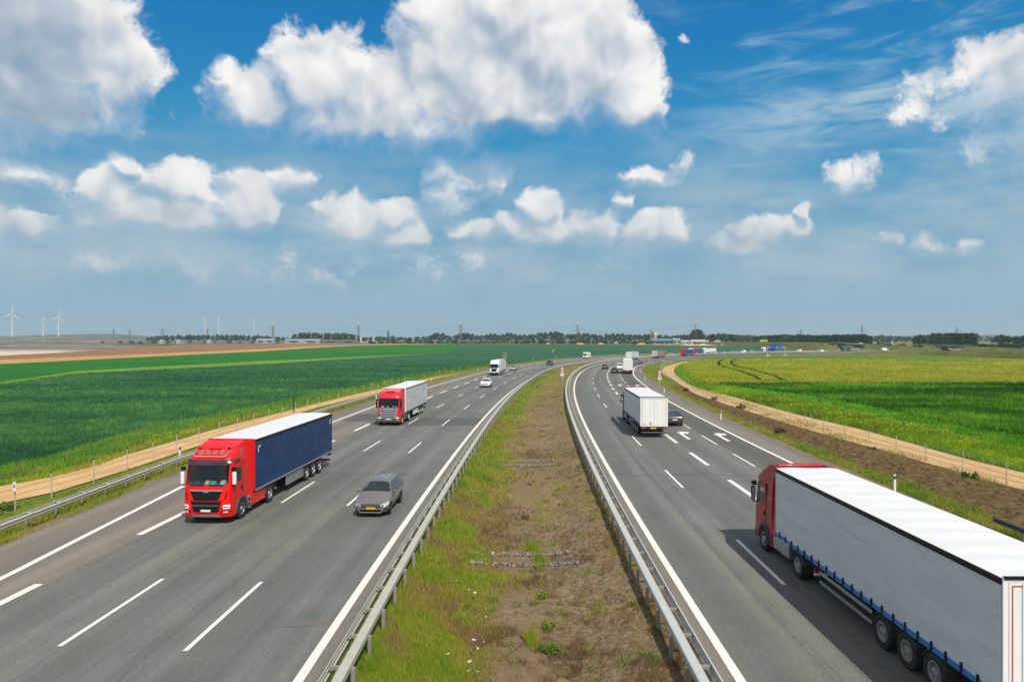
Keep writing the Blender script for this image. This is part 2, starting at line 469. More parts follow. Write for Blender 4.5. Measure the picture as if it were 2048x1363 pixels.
G_ = dict(
    asph=gm('worn_asphalt', asphalt((.092, .097, .087), (.165, .163, .138)), .8, .35),
    shoulder=gm('brown_shoulder_asphalt', asphalt((.145, .127, .105), (.21, .182, .148)), .85, .3),
    lane2=gm('dark_exit_lane_asphalt', asphalt((.085, .078, .066), (.12, .11, .093)), .8, .3),
    patch=gm('repair_asphalt', asphalt((.078, .082, .074), (.10, .103, .09)), .8, .3),
    dirty=gm('gravel_edge', soil((.16, .115, .075), (.3, .22, .15), (.10, .09, .05), 5, .05), 1, .1),
    verge=gm('dry_verge_grass', plants((.11, .13, .022), (.24, .22, .05), (.30, .20, .085), 2.6), 1, .1),
    verge2=gm('green_verge_grass', plants((.07, .13, .012), (.17, .22, .03), (.22, .19, .05), 2.2), 1, .1),
    crop=gm('dark_green_crop', plants((.016, .075, .032), (.045, .15, .052), (.012, .075, .05), 1.5), .9, .2),
    crop_edge=gm('light_crop', plants((.05, .13, .02), (.12, .25, .04), (.04, .12, .02), 1.8), .9, .2),
    bright=gm('bright_green_crop', plants((.006, .085, .004), (.02, .19, .008), (.03, .16, .01), 1.2), .9, .2),
    lime=gm('yellow_green_strip', plants((.09, .22, .01), (.2, .33, .03), (.08, .2, .015), 1.2), .9, .2),
    rgreen=gm('lush_green_field', plants((.016, .10, .004), (.075, .27, .010), (.04, .2, .008), 1.1, 1.0), .9, .2),
    rband=gm('fresh_green_band', plants((.04, .2, .006), (.08, .3, .015), (.05, .24, .01), 1.3, .6), .9, .2),
    rverge=gm('flowering_green_verge', plants((.05, .13, .01), (.14, .25, .02), (.09, .14, .02), 1.5), .9, .2),
    wheat=gm('yellow_green_wheat', plants((.14, .2, .008), (.36, .38, .025), (.22, .29, .012), 1.3, .8, .012, (1, .55)), .9, .2),
    fgreen=gm('far_green_field', plants((.06, .16, .012), (.12, .24, .02), (.1, .2, .02), .3), .95, .1),
    brown=gm('ploughed_brown_earth', soil((.22, .12, .055), (.30, .17, .08), (.2, .105, .05), .05, .1, .6), 1, .1),
    orange=gm('light_orange_earth', soil((.42, .235, .085), (.5, .3, .12), (.36, .2, .075), .05, .1, .6), 1, .1),
    sand=gm('sandy_track', sandf, 1, .1),
    dirt=gm('brown_clod_earth', soil((.075, .045, .02), (.24, .155, .075), (.12, .12, .03), 2.4, .25), 1, .1),
    scrub=gm('scrub_ground', plants((.10, .13, .03), (.2, .21, .06), (.3, .2, .1), .06, 1.0), 1, .1),
    paintw=None,
)


def markmat():
    def f(t, p):
        n = t.noise(p, 6.0, 5, .7)
        n2 = t.noise(p, .6, 4, .6)
        c = t.mix(t.m('MULTIPLY', t.ss(n, .45, .75), .65), (.76, .73, .67), (.42, .40, .36))
        c = t.mix(t.m('MULTIPLY', t.ss(n2, .5, .7), .25), c, (.55, .52, .47))
        return c, n, .003
    return gm('white_road_paint', f, .6, .4)


G_['mark'] = markmat()

# ------------------------------------------------------------------ road curves


class Curve:
    def __init__(s, pts, smooth=4, win=14):
        P = np.array(pts, float)
        out = []
        for i in range(len(P) - 1):
            p0 = P[max(0, i - 1)]; p1 = P[i]; p2 = P[i + 1]; p3 = P[min(len(P) - 1, i + 2)]
            n = max(2, int(np.linalg.norm(p2 - p1)))
            for k in range(n):
                u = k / n
                out.append(.5 * ((2 * p1) + (-p0 + p2) * u + (2 * p0 - 5 * p1 + 4 * p2 - p3) * u * u + (-p0 + 3 * p1 - 3 * p2 + p3) * u ** 3))
        out.append(P[-1]); A = np.array(out)
        A = s.res(A)
        for _ in range(smooth):
            k = np.ones(2 * win + 1) / (2 * win + 1)
            pre = A[0] - (A[1] - A[0]) * np.arange(win, 0, -1)[:, None]
            post = A[-1] + (A[-1] - A[-2]) * np.arange(1, win + 1)[:, None]
            E_ = np.vstack([pre, A, post])
            A = np.stack([np.convolve(E_[:, j], k, 'valid') for j in range(A.shape[1])], 1)
        A = s.res(A)
        s.A = A; s.n = len(A)
        T = np.gradient(A, axis=0); T /= np.linalg.norm(T[:, :2], axis=1)[:, None]
        s.T = T; s.L = s.n - 1
    @staticmethod
    def res(A, step=1.0):
        d = np.r_[0, np.cumsum(np.linalg.norm(np.diff(A[:, :2], axis=0), axis=1))]
        q = np.arange(0, d[-1], step)
        return np.stack([np.interp(q, d, A[:, j]) for j in range(A.shape[1])], 1)
    def at(s, d, off=0.0):
        d = min(max(d, 0), s.L - 1e-6); i = int(d); f = d - i
        j = min(i + 1, s.n - 1)
        p = s.A[i] * (1 - f) + s.A[j] * f; t = s.T[i] * (1 - f) + s.T[j] * f
        return (p[0] + t[1] * off, p[1] - t[0] * off)
    def head(s, d):
        i = int(min(max(d, 0), s.L)); return atan2(s.T[i][0], s.T[i][1])
    def z(s, d):
        if s.A.shape[1] < 3: return 0.0
        i = int(min(max(d, 0), s.L)); return s.A[i][2]
    def near(s, x, y):
        i = int(np.argmin((s.A[:, 0] - x) ** 2 + (s.A[:, 1] - y) ** 2))
        dx, dy = x - s.A[i][0], y - s.A[i][1]
        return float(i), dx * s.T[i][1] - dy * s.T[i][0]
    def sY(s, Y):
        i = int(np.argmax(s.A[:, 1] > Y)); a, b = s.A[max(0, i - 1)][1], s.A[i][1]
        return max(0., i - 1 + (Y - a) / max(1e-6, b - a))


LCP = [(-6, -60), (-6, 0), (-5.95, 20), (-5.8, 27), (-5.4, 36), (-4.95, 50), (-4.1, 72), (-3, 90), (-1.8, 108.9), (.1, 130.6), (2.9, 158.4), (7.1, 195), (12.9, 232), (22.8, 270), (38, 317), (56, 361), (80, 403), (103, 436), (150, 487), (205, 536), (262, 580), (335, 632), (420, 690), (640, 820)]
RCP = [(6, -60), (6, 0), (6.05, 19.8), (6.2, 27), (6.4, 36), (6.7, 45), (7.4, 66), (8.4, 88), (9.9, 112.6), (11.6, 134), (13.6, 154), (16.5, 180.2), (20.6, 209), (27, 245), (34.7, 279), (43.8, 307.4), (62.5, 353), (86.5, 396), (109, 428.5), (156, 480), (211, 529), (268, 573), (341, 625), (426, 683), (646, 813)]
LC = Curve(LCP); RC = Curve(RCP)
OX, OY = 0, 60     # arc offset: curve starts at Y=-60


def fv(o, s): return o(s) if callable(o) else o


def ribbon(name, cv, o0, o1, s0, s1, mat, z, nx=1, step=None, kind='structure', parent=None, zf=None):
    vs = []; uv = []; s = s0; ss_ = []
    while s < s1:
        ss_.append(s); s += step or (2.0 if s < 300 else 5.0)
    ss_.append(s1)
    for s in ss_:
        a, b = fv(o0, s), fv(o1, s)
        for k in range(nx + 1):
            o = a + (b - a) * k / nx
            p = cv.at(s, o)
            vs.append((p[0], p[1], (zf(s, k / nx) if zf else zg(p[0], p[1]) + cv.z(s)) + z)); uv.append((o, s))
    n = nx + 1
    fs = [(i * n + k, i * n + k + 1, (i + 1) * n + k + 1, (i + 1) * n + k) for i in range(len(ss_) - 1) for k in range(nx)]
    if fv(o1, s0) < fv(o0, s0): fs = [f[::-1] for f in fs]
    me = bpy.data.meshes.new(name); me.from_pydata(vs, [], fs)
    ul = me.uv_layers.new(name='UVMap')
    ul.data.foreach_set('uv', np.array([uv[l.vertex_index] for l in me.loops]).ravel())
    me.materials.append(mat)
    o = link_obj(name, me, parent)
    if kind and not parent: o['kind'] = kind
    return o


def sheet(name, poly, mat, z, cell=0, label=None, kind='structure', zfun=None):
    """flat polygon sheet draped on the terrain"""
    tr = geometry.tessellate_polygon([[Vector((x, y, 0)) for x, y in poly]])
    bm = bmesh.new()
    vs = [bm.verts.new((x, y, 0)) for x, y in poly]
    for t in tr:
        try: bm.faces.new([vs[i] for i in t])
        except ValueError: pass
    if cell:
        xs = [p[0] for p in poly]; ys = [p[1] for p in poly]
        for ax, lo, hi in ((0, min(xs), max(xs)), (1, min(ys), max(ys))):
            c = math.ceil(lo / cell) * cell
            while c < hi:
                co_ = (c, 0, 0) if ax == 0 else (0, c, 0); no = (1, 0, 0) if ax == 0 else (0, 1, 0)
                bmesh.ops.bisect_plane(bm, geom=bm.verts[:] + bm.edges[:] + bm.faces[:], plane_co=co_, plane_no=no, dist=1e-4)
                c += cell
    zf = zfun or zg
    for v in bm.verts: v.co.z = zf(v.co.x, v.co.y) + z
    bmesh.ops.recalc_face_normals(bm, faces=bm.faces)
    for f in bm.faces:
        if f.normal.z < 0: f.normal_flip()
    me = bpy.data.meshes.new(name); bm.to_mesh(me); bm.free()
    me.materials.append(mat)
    o = link_obj(name, me); o['kind'] = kind
    return o


def off_line(cv, off, s0, s1, step=6):
    r = []; s = s0
    while s < s1: r.append(cv.at(s, fv(off, s))); s += step
    r.append(cv.at(s1, fv(off, s1))); return r


# ------------------------------------------------------------------ base ground
def base():
    bm = bmesh.new()
    xs = [-9000, -5000, -3000, -2000, -1500] + list(range(-1200, 1201, 100)) + [1500, 2000, 3000, 5000, 9000]
    ys = [-3000, -500, 0, 300, 415, 500, 600, 700, 800, 900, 1000, 1100, 1200, 1300, 1600, 2000, 2600, 3400, 4500, 6000, 9000, 14000]
    V = {}
    for i, x in enumerate(xs):
        for j, y in enumerate(ys):
            k = min(1, max(0, (y - 600) / 200))
            z = -1.2 * (1 - k) + zg(x, y) - .25 * k
            V[i, j] = bm.verts.new((x, y, z))
    for i in range(len(xs) - 1):
        for j in range(len(ys) - 1):
            cx_, cy_ = (xs[i] + xs[i + 1]) / 2, (ys[j] + ys[j + 1]) / 2
            if cx_ < -0.5 * cy_ and 415 < cy_ < 2600 and cx_ > -4000: continue      # the open pit
            bm.faces.new((V[i, j], V[i + 1, j], V[i + 1, j + 1], V[i, j + 1]))
    me = bpy.data.meshes.new('ground'); bm.to_mesh(me); bm.free(); me.materials.append(G_['scrub'])
    o = link_obj('ground', me); o['kind'] = 'structure'


base()
FAR = 640
# grassland sheets left and right of the motorway (under everything)
lg = off_line(LC, -6, 0, LC.sY(560), 10)
sheet('verge_ground', lg + [(lg[-1][0] + 60, 720), (at(230, 720), 720)] + [g(150, 702.5), g(100, 706), g(0, 711)] + [(g(0, 711)[0] * 1.4, g(0, 711)[1] * 1.02), (-500, -60)], G_['verge2'], -.04, 0)
rg = off_line(RC, 6, 0, RC.sY(560), 10)
sheet('verge_ground', rg + [(rg[-1][0] + 60, 700), (1500, 700), (900, -60)], G_['verge2'], -.04, 0)

# ------------------------------------------------------------------ carriageways
def ip(tab):
    xs = [a for a, b in tab]; ys = [b for a, b in tab]
    return lambda s: float(np.interp(s - 60, xs, ys))


L_out = ip([(0, -13.2), (27, -14.1), (45, -15.7), (80, -16.6), (137, -17.0), (210, -15.9), (250, -15.9), (330, -19), (450, -20)])
L_pav = ip([(0, -17.2), (32, -17.3), (50, -18.4), (90, -19.4), (110, -19.4), (150, -19.6), (225, -18.4), (260, -18.3), (340, -21.6), (450, -22.6)])
END_L = LC.sY(790); END_R = RC.sY(785)
ribbon('road', LC, -12.0, .12, 0, END_L, G_['asph'], .0)
ribbon('road_shoulder', LC, .12, .85, 0, END_L, G_['shoulder'], .0)
ribbon('road_shoulder', LC, L_pav, -12.0, 0, END_L, G_['shoulder'], .0, 2)
R_out = ip([(0, 14), (60, 13.95), (105, 14.0), (140, 14.2), (190, 14.4), (215, 14.8), (250, 15.2), (290, 16.4), (330, 19), (372, 24), (420, 31)])
R_pav = ip([(0, 16.6), (60, 16.6), (105, 16.9), (140, 17.1), (190, 17.2), (250, 17.4), (290, 18.4), (330, 21), (372, 26), (420, 33)])
SPL = RC.sY(372)
ribbon('road', RC, -.1, 10.9, 0, END_R, G_['asph'], .0)
ribbon('road_shoulder', RC, -.75, -.1, 0, END_R, G_['shoulder'], .0)
ribbon('exit_lane', RC, 10.9, lambda s: R_out(s), 0, SPL, G_['lane2'], .0)
ribbon('exit_lane', RC, 10.9, 14.8, SPL, END_R, G_['lane2'], .002)
ribbon('road_shoulder', RC, lambda s: R_out(s), R_pav, 0, SPL, G_['shoulder'], .0)
# resurfacing patches and thin tar joints across the lanes
a0 = 60
ribbon('road_patch', LC, -11.9, -.2, 60 + 76.5, 60 + 83.5, G_['patch'], .004)
ribbon('road_patch', LC, -16.0, -12.0, 60 + 80, 60 + 88, G_['patch'], .004)


def stain(px, py, a, b, rot, seed):
    x, y = g(px, py); r = random.Random(seed); P = []
    for k in range(26):
        q = 2 * pi * k / 26; f = r.uniform(.75, 1.1); u, v = a * f * cos(q), b * f * sin(q)
        P.append((x + u * cos(rot) - v * sin(rot), y + u * sin(rot) + v * cos(rot)))
    sheet('road_stain', P, G_['stain'], .006)


G_['stain'] = gm('pale_road_stain', asphalt((.12, .108, .092), (.17, .15, .125)), .85, .3)
for a_ in ((615, 1246, 1.25, .22, .15, 1), (690, 1222, .5, .12, .6, 2), (1150, 826, 1.0, .25, .1, 3), (1180, 915, .5, .12, 0, 4), (1540, 1262, .35, .16, .3, 5), (780, 870, 2.2, .6, .05, 6)): stain(*a_)


def dashes(name, cv, off, w, s_list, ln, z=.012):
    mb = MB()
    for s in s_list:
        n = 3 if s < 300 else 2
        rows = []
        for k in range(n + 1):
            q = s + ln * k / n
            a = cv.at(q, fv(off, q) - w / 2); b = cv.at(q, fv(off, q) + w / 2)
            rows.append([(a[0], a[1], z + zg(*a)), (b[0], b[1], z + zg(*b))])
        mb.grid(rows)
    o = mb.build(name, G_['mark']); o['kind'] = 'structure'
    return o


def line(name, cv, off, w, s0, s1, z=.012):
    return ribbon(name, cv, (lambda s: fv(off, s) - w / 2), (lambda s: fv(off, s) + w / 2), s0, s1, G_['mark'], z)


def seq(s0, step, s1):
    r = []; s = s0
    while s < s1: r.append(s); s += step
    return r


line('edge_line', LC, 0, .28, 0, END_L)
line('edge_line', LC, L_out, .3, 0, LC.sY(520))
sl2 = LC.sY(20.9); sl1 = LC.sY(21.5); sl0 = LC.sY(20.5)
LL2 = ip([(0, -4.0), (75, -3.8), (150, -3.75), (400, -3.75)]); LL1 = ip([(0, -7.95), (75, -7.7), (150, -7.6), (400, -7.5)]); LL0 = ip([(0, -12.35), (75, -12.0), (150, -11.9), (400, -11.3)])
dashes('lane_line', LC, LL2, .16, seq(sl2 - 18.4 * 2, 18.42, END_L - 60), 6)
dashes('lane_line', LC, LL1, .16, seq(sl1 - 18.9 * 2, 18.75, END_L - 60), 6)
dashes('lane_line', LC, LL0, .34, seq(sl0 - 12.75, 12.75, END_L - 200), 6)
dashes('lane_line', LC, LL1, .3, [LC.sY(214)], 34, .014)
line('edge_line', RC, 0, .28, 0, END_R)
line('edge_line', RC, R_out, .3, 0, SPL)
r1 = RC.sY(26.8)
dashes('lane_line', RC, 3.95, .16, seq(r1 - 35.3, 17.65, END_R - 60), 6)
dashes('lane_line', RC, ip([(0, 7.85), (60, 7.4), (110, 7.3), (200, 7.5), (400, 7.5)]), .32, seq(RC.sY(41.1) - 34.2, 11.4, END_R - 150), 5.9)
dashes('lane_line', RC, ip([(0, 10.9), (60, 10.75), (200, 10.9), (400, 11)]), .16, seq(RC.sY(52.1) - 33.6, 11.2, END_R - 200), 5.8)
dashes('edge_line', RC, 14.6, .3, [SPL], 220)


def arrow(off, s):
    """lane arrow: long shaft with a head bent to the right"""
    poly = [(-.17, 0), (.17, 0), (.17, 3.8), (.62, 4.3), (.50, 3.5), (1.05, 5.1), (-.05, 6.0), (.22, 5.3), (-.38, 4.6), (-.17, 4.3)]
    mb = MB(); vs = []
    for (x, y) in poly:
        p = RC.at(s + y, off + x); vs.append((p[0], p[1], .013))
    mb.add(vs, [tuple(range(len(vs)))])
    o = mb.build('lane_arrow', G_['mark']); o['kind'] = 'structure'


for off, s in ((9.0, RC.sY(66.3)), (12.35, RC.sY(65.2)), (9.1, RC.sY(143)), (12.6, RC.sY(142))):
    arrow(off, s)

# exit ramp: leaves beyond the fork, climbs its own embankment and bends back to the right
RAMP = Curve([(*RC.at(RC.sY(300), 13.5), 0), (*RC.at(RC.sY(345), 18), 0), (*g(1400, 714.3), 0), (*g(1470, 713.2), .05), (*g(1525, 712.6), .1), (*g(1590, 711.5, .3), .3),
              (at(1656, 428), 428, .9), (at(1720, 436), 436, 1.8), (at(1787, 440), 440, 2.5), (at(1860, 428), 428, 2.9), (at(1950, 400), 400, 3.1), (at(2060, 360), 360, 3.2), (at(2300, 300), 300, 3.2)], 3, 8)
ribbon('ramp_road', RAMP, -4, 4, 0, RAMP.L, G_['asph'], .02)
line('edge_line', RAMP, -3.5, .25, 20, RAMP.L, .034); line('edge_line', RAMP, 3.5, .25, 20, RAMP.L, .034)


def bank(name, cv, hw, zf, slope, s0, s1, mat, zb=-.2, step=6, ends=(0, 0)):
    """earth embankment under a raised road"""
    vs = []; s = s0; n = 0; rnd = random.Random(5)
    ss_ = []
    if ends[0]: ss_.append((s0 - slope * (zf(s0) - zb) * .8, 0))
    while s <= s1: ss_.append((s, 1)); s += step
    if ends[1]: ss_.append((s1 + slope * (zf(s1) - zb) * .8, 0))
    for s, full in ss_:
        h = zf(s) if full else zb + .05
        for o, z in ((-hw - slope * (h - zb), zb), (-hw - slope * (h - zb) * .5, zb + (h - zb) * .52), (-hw, h - .03), (hw, h - .03), (hw + slope * (h - zb) * .5, zb + (h - zb) * .52), (hw + slope * (h - zb), zb)):
            p = cv.at(s, o); vs.append((p[0], p[1], z + rnd.uniform(-.04, .0)))
        n += 1
    fs = [(i * 6 + k, i * 6 + k + 1, (i + 1) * 6 + k + 1, (i + 1) * 6 + k) for i in range(n - 1) for k in range(5)]
    me = bpy.data.meshes.new(name); me.from_pydata(vs, [], [f[::-1] for f in fs]); me.materials.append(mat)
    o = link_obj(name, me); o['kind'] = 'structure'
    return o


bankm = gm('embankment_grass', plants((.07, .10, .02), (.14, .16, .035), (.17, .11, .05), .25, 1.0, .02), 1, .1)
bank('embankment', RAMP, 5, lambda s: RAMP.z(s), 1.9, 60, RAMP.L, bankm)
print('roads ok')

# ------------------------------------------------------------------ median ditch
def mstrip():
    n = 26; sA = 30; sB = LC.sY(430)
    vs = []; uv = []; rows = 0
    s = sA
    rnd = random.Random(3)
    kk = (RC.sY(425) - 30) / (sB - 30)
    while s <= sB:
        a = LC.at(s, .85); b = RC.at(30 + (s - 30) * kk, -.75)
        for k in range(n + 1):
            t = k / n
            d = min(1, max(0, (min(t, 1 - t) - .1) / .24)); d = d * d * (3 - 2 * d)
            z = -.02 - .55 * d + rnd.uniform(-.035, .035) * (1 if .06 < t < .94 else 0)
            x = a[0] + (b[0] - a[0]) * t; y = a[1] + (b[1] - a[1]) * t
            vs.append((x, y, z + zg(x, y))); uv.append((t, s / 12))
        rows += 1
        s += .7 if s < 160 else (1.5 if s < 260 else 4)
    m = n + 1
    fs = [(i * m + k, i * m + k + 1, (i + 1) * m + k + 1, (i + 1) * m + k) for i in range(rows - 1) for k in range(n)]
    me = bpy.data.meshes.new('median_ground'); me.from_pydata(vs, [], fs)
    ul = me.uv_layers.new(name='UVMap'); ul.data.foreach_set('uv', np.array([uv[l.vertex_index] for l in me.loops]).ravel())
    me.polygons.foreach_set('use_smooth', [True] * len(me.polygons))

    def f(t, p):
        u = t.sep(t.node('ShaderNodeUVMap').outputs[0])[0]
        fine = t.noise(p, 4.5, 7, .75)
        peb = t.noise(p, 14, 4, .8)
        mid = t.noise(p, .45, 6, .65, .4)
        lo = t.noise(p, .13, 4, .6)
        grav = t.mix(t.ss(fine, .34, .66), (.13, .095, .055), (.32, .235, .145))
        grav = t.mix(t.m('MULTIPLY', t.ss(peb, .62, .72), .55), grav, (.52, .45, .37))
        sandy = t.mix(fine, (.16, .105, .06), (.29, .20, .12))
        cen = t.m('MULTIPLY', t.ss(t.m('ABSOLUTE', t.m('SUBTRACT', u, .5)), .13, .06), t.ss(mid, .35, .6))
        c = t.mix(cen, grav, sandy)
        grs = t.mix(t.ss(fine, .35, .65), (.06, .09, .01), (.17, .19, .025))
        gv = t.m('ADD', t.m('MULTIPLY', t.ss(u, .46, .1), .42), t.m('MULTIPLY', mid, .75))
        gv = t.m('ADD', gv, t.m('MULTIPLY', lo, .35))
        c = t.mix(t.m('MULTIPLY', t.ss(gv, .68, .9), .85), c, grs)
        y = t.sep(p)[1]
        dry = t.m('MULTIPLY', t.ss(lo, .45, .65), .35)
        c = t.mix(dry, c, (.13, .10, .035))
        c = t.mix(t.m('MULTIPLY', t.ss(y, 70, 150), t.m('MULTIPLY', t.ss(mid, .4, .6), .6)), c, (.17, .18, .03))
        return c, fine, .1
    me.materials.append(gm('median_gravel_and_grass', f, 1, .1))
    o = link_obj('median_ground', me); o['kind'] = 'structure'
    return kk


KK = mstrip()


def medz(t):
    d = min(1, max(0, (min(t, 1 - t) - .1) / .24)); d = d * d * (3 - 2 * d)
    return -.02 - .55 * d


def medp(s, t):
    a = LC.at(s, .85); b = RC.at(30 + (s - 30) * KK, -.75)
    return a[0] + (b[0] - a[0]) * t, a[1] + (b[1] - a[1]) * t, medz(t)


# ------------------------------------------------------------------ fields and tracks
gl_edge = [g(*p) for p in ((0, 966), (88, 951), (182, 927.6), (270, 894), (400, 854), (600, 810), (687, 789), (763, 771), (850, 753.7), (887, 745), (977, 731), (1009, 728.5), (1092, 718), (1175, 710.3))]
FL = LC.sY(400)
far_edge = off_line(LC, lambda s: L_pav(s) - 4, LC.sY(335), LC.sY(560), 20)
B0 = g(0, 768); B1 = g(150, 747); B2 = g(512, 729); B3 = g(712, 716); B4 = g(904, 704.5)
nearL = [(-33.5, 20)] + gl_edge
crop_poly = nearL + far_edge + [(far_edge[-1][0] + 80, 720), (330, 960), (230, 1090), (-85, 1130), B4, B3, B2, B1, B0, (B0[0] * 1.6, B0[1] * 1.25), (-400, 20)]
sheet('crop_field', crop_poly, G_['crop'], .0, 150)
# yellow-green strip and bright green field behind it
S0 = (B0[0] * 1.6, B0[1] * 1.25); s0u = g(0, 764); s1u = g(150, 742); s2u = g(512, 722); s3u = g(712, 713.5)
u0 = (s0u[0] * 1.6, s0u[1] * 1.25)
sheet('lime_strip', [S0, B0, B1, B2, B3, B4, s3u, s2u, s1u, s0u, u0], G_['lime'], .005, 0)
BR = [g(0, 727.5), g(256, 715), g(512, 702.5), g(612, 696), g(712, 690.5), g(812, 688.5)]
brl = (BR[0][0] * 1.5, BR[0][1] * 1.28)
sheet('bright_field', [u0, s0u, s1u, s2u, s3u, B4, (-85, 1130), (-100, 1150)] + BR[::-1] + [brl], G_['bright'], .002, 150)
OR = [g(0, 711), g(100, 706), g(150, 702.5), g(225, 696)]
ort = [at(225, 800), 800]
TOP = [(at(380, 1150), 1150), (at(512, 1250), 1250), (at(800, 1250), 1250)]
MIDL = [g(0, 719), g(256, 709), g(512, 698), g(612, 692.5), g(712, 689.3)]
sheet('bare_field', [brl] + BR + [(-100, 1150), (at(800, 1250), 1250)] + [MIDL[4], MIDL[3], MIDL[2], MIDL[1], MIDL[0], (MIDL[0][0] * 1.4, MIDL[0][1] * 1.2)], G_['orange'], .004, 150)
sheet('ploughed_field', [(MIDL[0][0] * 1.4, MIDL[0][1] * 1.2)] + MIDL + [(at(800, 1250), 1250), (at(512, 1200), 1200), (at(300, 950), 950), (at(225, 720), 720), OR[2], OR[1], OR[0], (OR[0][0] * 1.4, OR[0][1] * 1.15)], G_['brown'], .006, 150)
# left sandy track
tl = [(-29.5, 20), (-28.9, 39.8), (-27.7, 43), (-27.3, 50), (-27.3, 57.5), (-27.4, 75), (-26.6, 97), (-23.5, 123), (-19.5, 164), (-14, 197)]
tu = [(-33.2, 20), (-32.3, 44.6), (-31.1, 47.7), (-31.2, 54.8), (-30.8, 60.8), (-30.6, 75), (-28.8, 97.7), (-27.0, 118), (-24.6, 136), (-20.2, 169), (-14.6, 198)]
sheet('sandy_track', tl + tu[::-1], G_['sand'], .02)
LSH = off_line(LC, lambda s: L_pav(s) + .05, 20, LC.sY(330), 6)
sheet('gravel_edge', LSH + [(LC.at(s, L_pav(s) - .55)) for s in [LC.sY(330) - 6 * i for i in range(int((LC.sY(330) - 20) / 6))]], G_['dirty'], -.015)
ribbon('dry_grass_verge', LC, lambda s: L_pav(s) - 3.2, lambda s: L_pav(s) - .4, 20, LC.sY(450), G_['verge'], -.02)
# right side
ribbon('gravel_edge', RC, lambda s: R_pav(s) - .05, lambda s: R_pav(s) + .5, 20, SPL, G_['dirty'], -.012)
ribbon('dry_grass_verge', RC, lambda s: R_pav(s) + .3, lambda s: R_pav(s) + 2.2, 20, SPL + 40, G_['verge'], -.02)
pi_ = [g(*p) for p in ((2048, 979.5), (1939, 950), (1775, 903), (1592, 851.7), (1446, 806), (1387, 785), (1350, 761), (1327, 747), (1325, 740), (1332.5, 732.5), (1362.5, 724), (1385, 721))]
po_ = [g(*p) for p in ((2048, 945), (1738, 862.6), (1592, 828), (1456, 791), (1412, 781), (1375, 767.5), (1350, 747.5), (1348.7, 737.5), (1360, 728.5), (1388, 721.8))]
pi2 = [(pi_[0][0] + 3, 20)] + pi_; po2 = [(po_[0][0] + 4.5, 20)] + po_


def catm(P, k=6):
    out = []
    for i in range(len(P) - 1):
        p0 = P[max(0, i - 1)]; p1 = P[i]; p2 = P[i + 1]; p3 = P[min(len(P) - 1, i + 2)]
        for j in range(k):
            u = j / k
            out.append(tuple(.5 * (2 * p1[d] + (-p0[d] + p2[d]) * u + (2 * p0[d] - 5 * p1[d] + 4 * p2[d] - p3[d]) * u * u + (-p0[d] + 3 * p1[d] - 3 * p2[d] + p3[d]) * u ** 3) for d in (0, 1)))
    out.append(P[-1]); return out


PI = catm(pi2); PO = catm(po2)
sheet('sandy_track', PI + PO[::-1], G_['sand'], .012)
WL = [g(*p) for p in ((1385, 721.5), (1372, 728), (1368, 736), (1376, 746), (1400, 760), (1420, 767.6))]
WT = [g(1400, 718.5), g(1475, 716), g(1550, 714.3), g(1640, 713), g(1840, 712.5), g(2048, 712), g(2300, 712)]
sheet('wheat_field', catm(WL, 3) + [g(2048, 767.6), g(2400, 767.6)] + [g(2400, 720.5), g(2048, 720), g(1640, 719.5), g(1480, 720)], G_['wheat'], .004)
sheet('green_field', [g(1480, 720), g(1640, 719.5), g(2048, 720), g(2400, 720.5)] + WT[::-1] + [g(1388, 721)], G_['fgreen'], .002)
GB = [g(1423, 768.5), g(1600, 789), g(1770, 819), g(1903, 850), g(2048, 873), (g(2048, 873)[0] + 25, 40)]
sheet('green_field', [g(1420, 767.6)] + GB[1:] + [(250, 40), (330, 148), g(2400, 767.6)], G_['rgreen'], .004)
GB2 = [g(1423, 768.8), g(1500, 783.5), g(1660, 817), g(1850, 862), g(2048, 905), (g(2048, 905)[0] + 15, 30)]
sheet('fresh_green_band', GB + GB2[::-1], G_['rband'], .003)
sheet('flower_verge', GB2 + PO[::1] + [g(1385, 721.5)] + catm(WL, 3)[::1], G_['rverge'], -.006) if False else None
sheet('flower_verge', PO + [g(1390, 721)] + catm(WL, 3) + GB2[1:], G_['rverge'], -.002)
# rough brown bank between fence and verge: a low mound of clods
def dirtbank():
    rnd = np.random.RandomState(4)
    lo = [(RC.at(s, R_pav(s) + 1.5)) for s in range(int(RC.sY(28)), int(RC.sY(150)), 2)]
    vs = []; n = 22; rows = 0
    PIa = np.array([p for p in PI if p[1] > 20])
    for i, a in enumerate(lo):
        j = int(np.argmin((PIa[:, 0] - a[0] - 3) ** 2 + (PIa[:, 1] - a[1] - 1) ** 2)); b = PIa[j] + np.array([-.15, 0])
        for sub in range(3):
            if i + 1 >= len(lo): continue
            a2 = lo[i + 1]; f = sub / 3
            aa = (a[0] * (1 - f) + a2[0] * f, a[1] * (1 - f) + a2[1] * f)
            yb = aa[1] + 1.0
            xb = float(np.interp(yb, PIa[:, 1][:60] if False else PIa[:int(np.argmax(PIa[:, 1])) + 1][:, 1], PIa[:int(np.argmax(PIa[:, 1])) + 1][:, 0])) - .15
            for k in range(n + 1):
                t = k / n
                x = aa[0] + (xb - aa[0]) * t; y = aa[1] + (yb - aa[1]) * t
                h = .38 * sin(pi * t) ** .8 + (rnd.rand() - .4) * .16 * min(1, 6 * t * (1 - t))
                vs.append((x, y, h * min(1, (150 - y) / 60) + .0))
            rows += 1
    m = n + 1
    fs = [(i * m + k, i * m + k + 1, (i + 1) * m + k + 1, (i + 1) * m + k) for i in range(rows - 1) for k in range(n)]
    me = bpy.data.meshes.new('dirt_bank'); me.from_pydata(vs, [], fs); me.materials.append(G_['dirt'])
    o = link_obj('dirt_bank', me); o['kind'] = 'structure'


dirtbank()
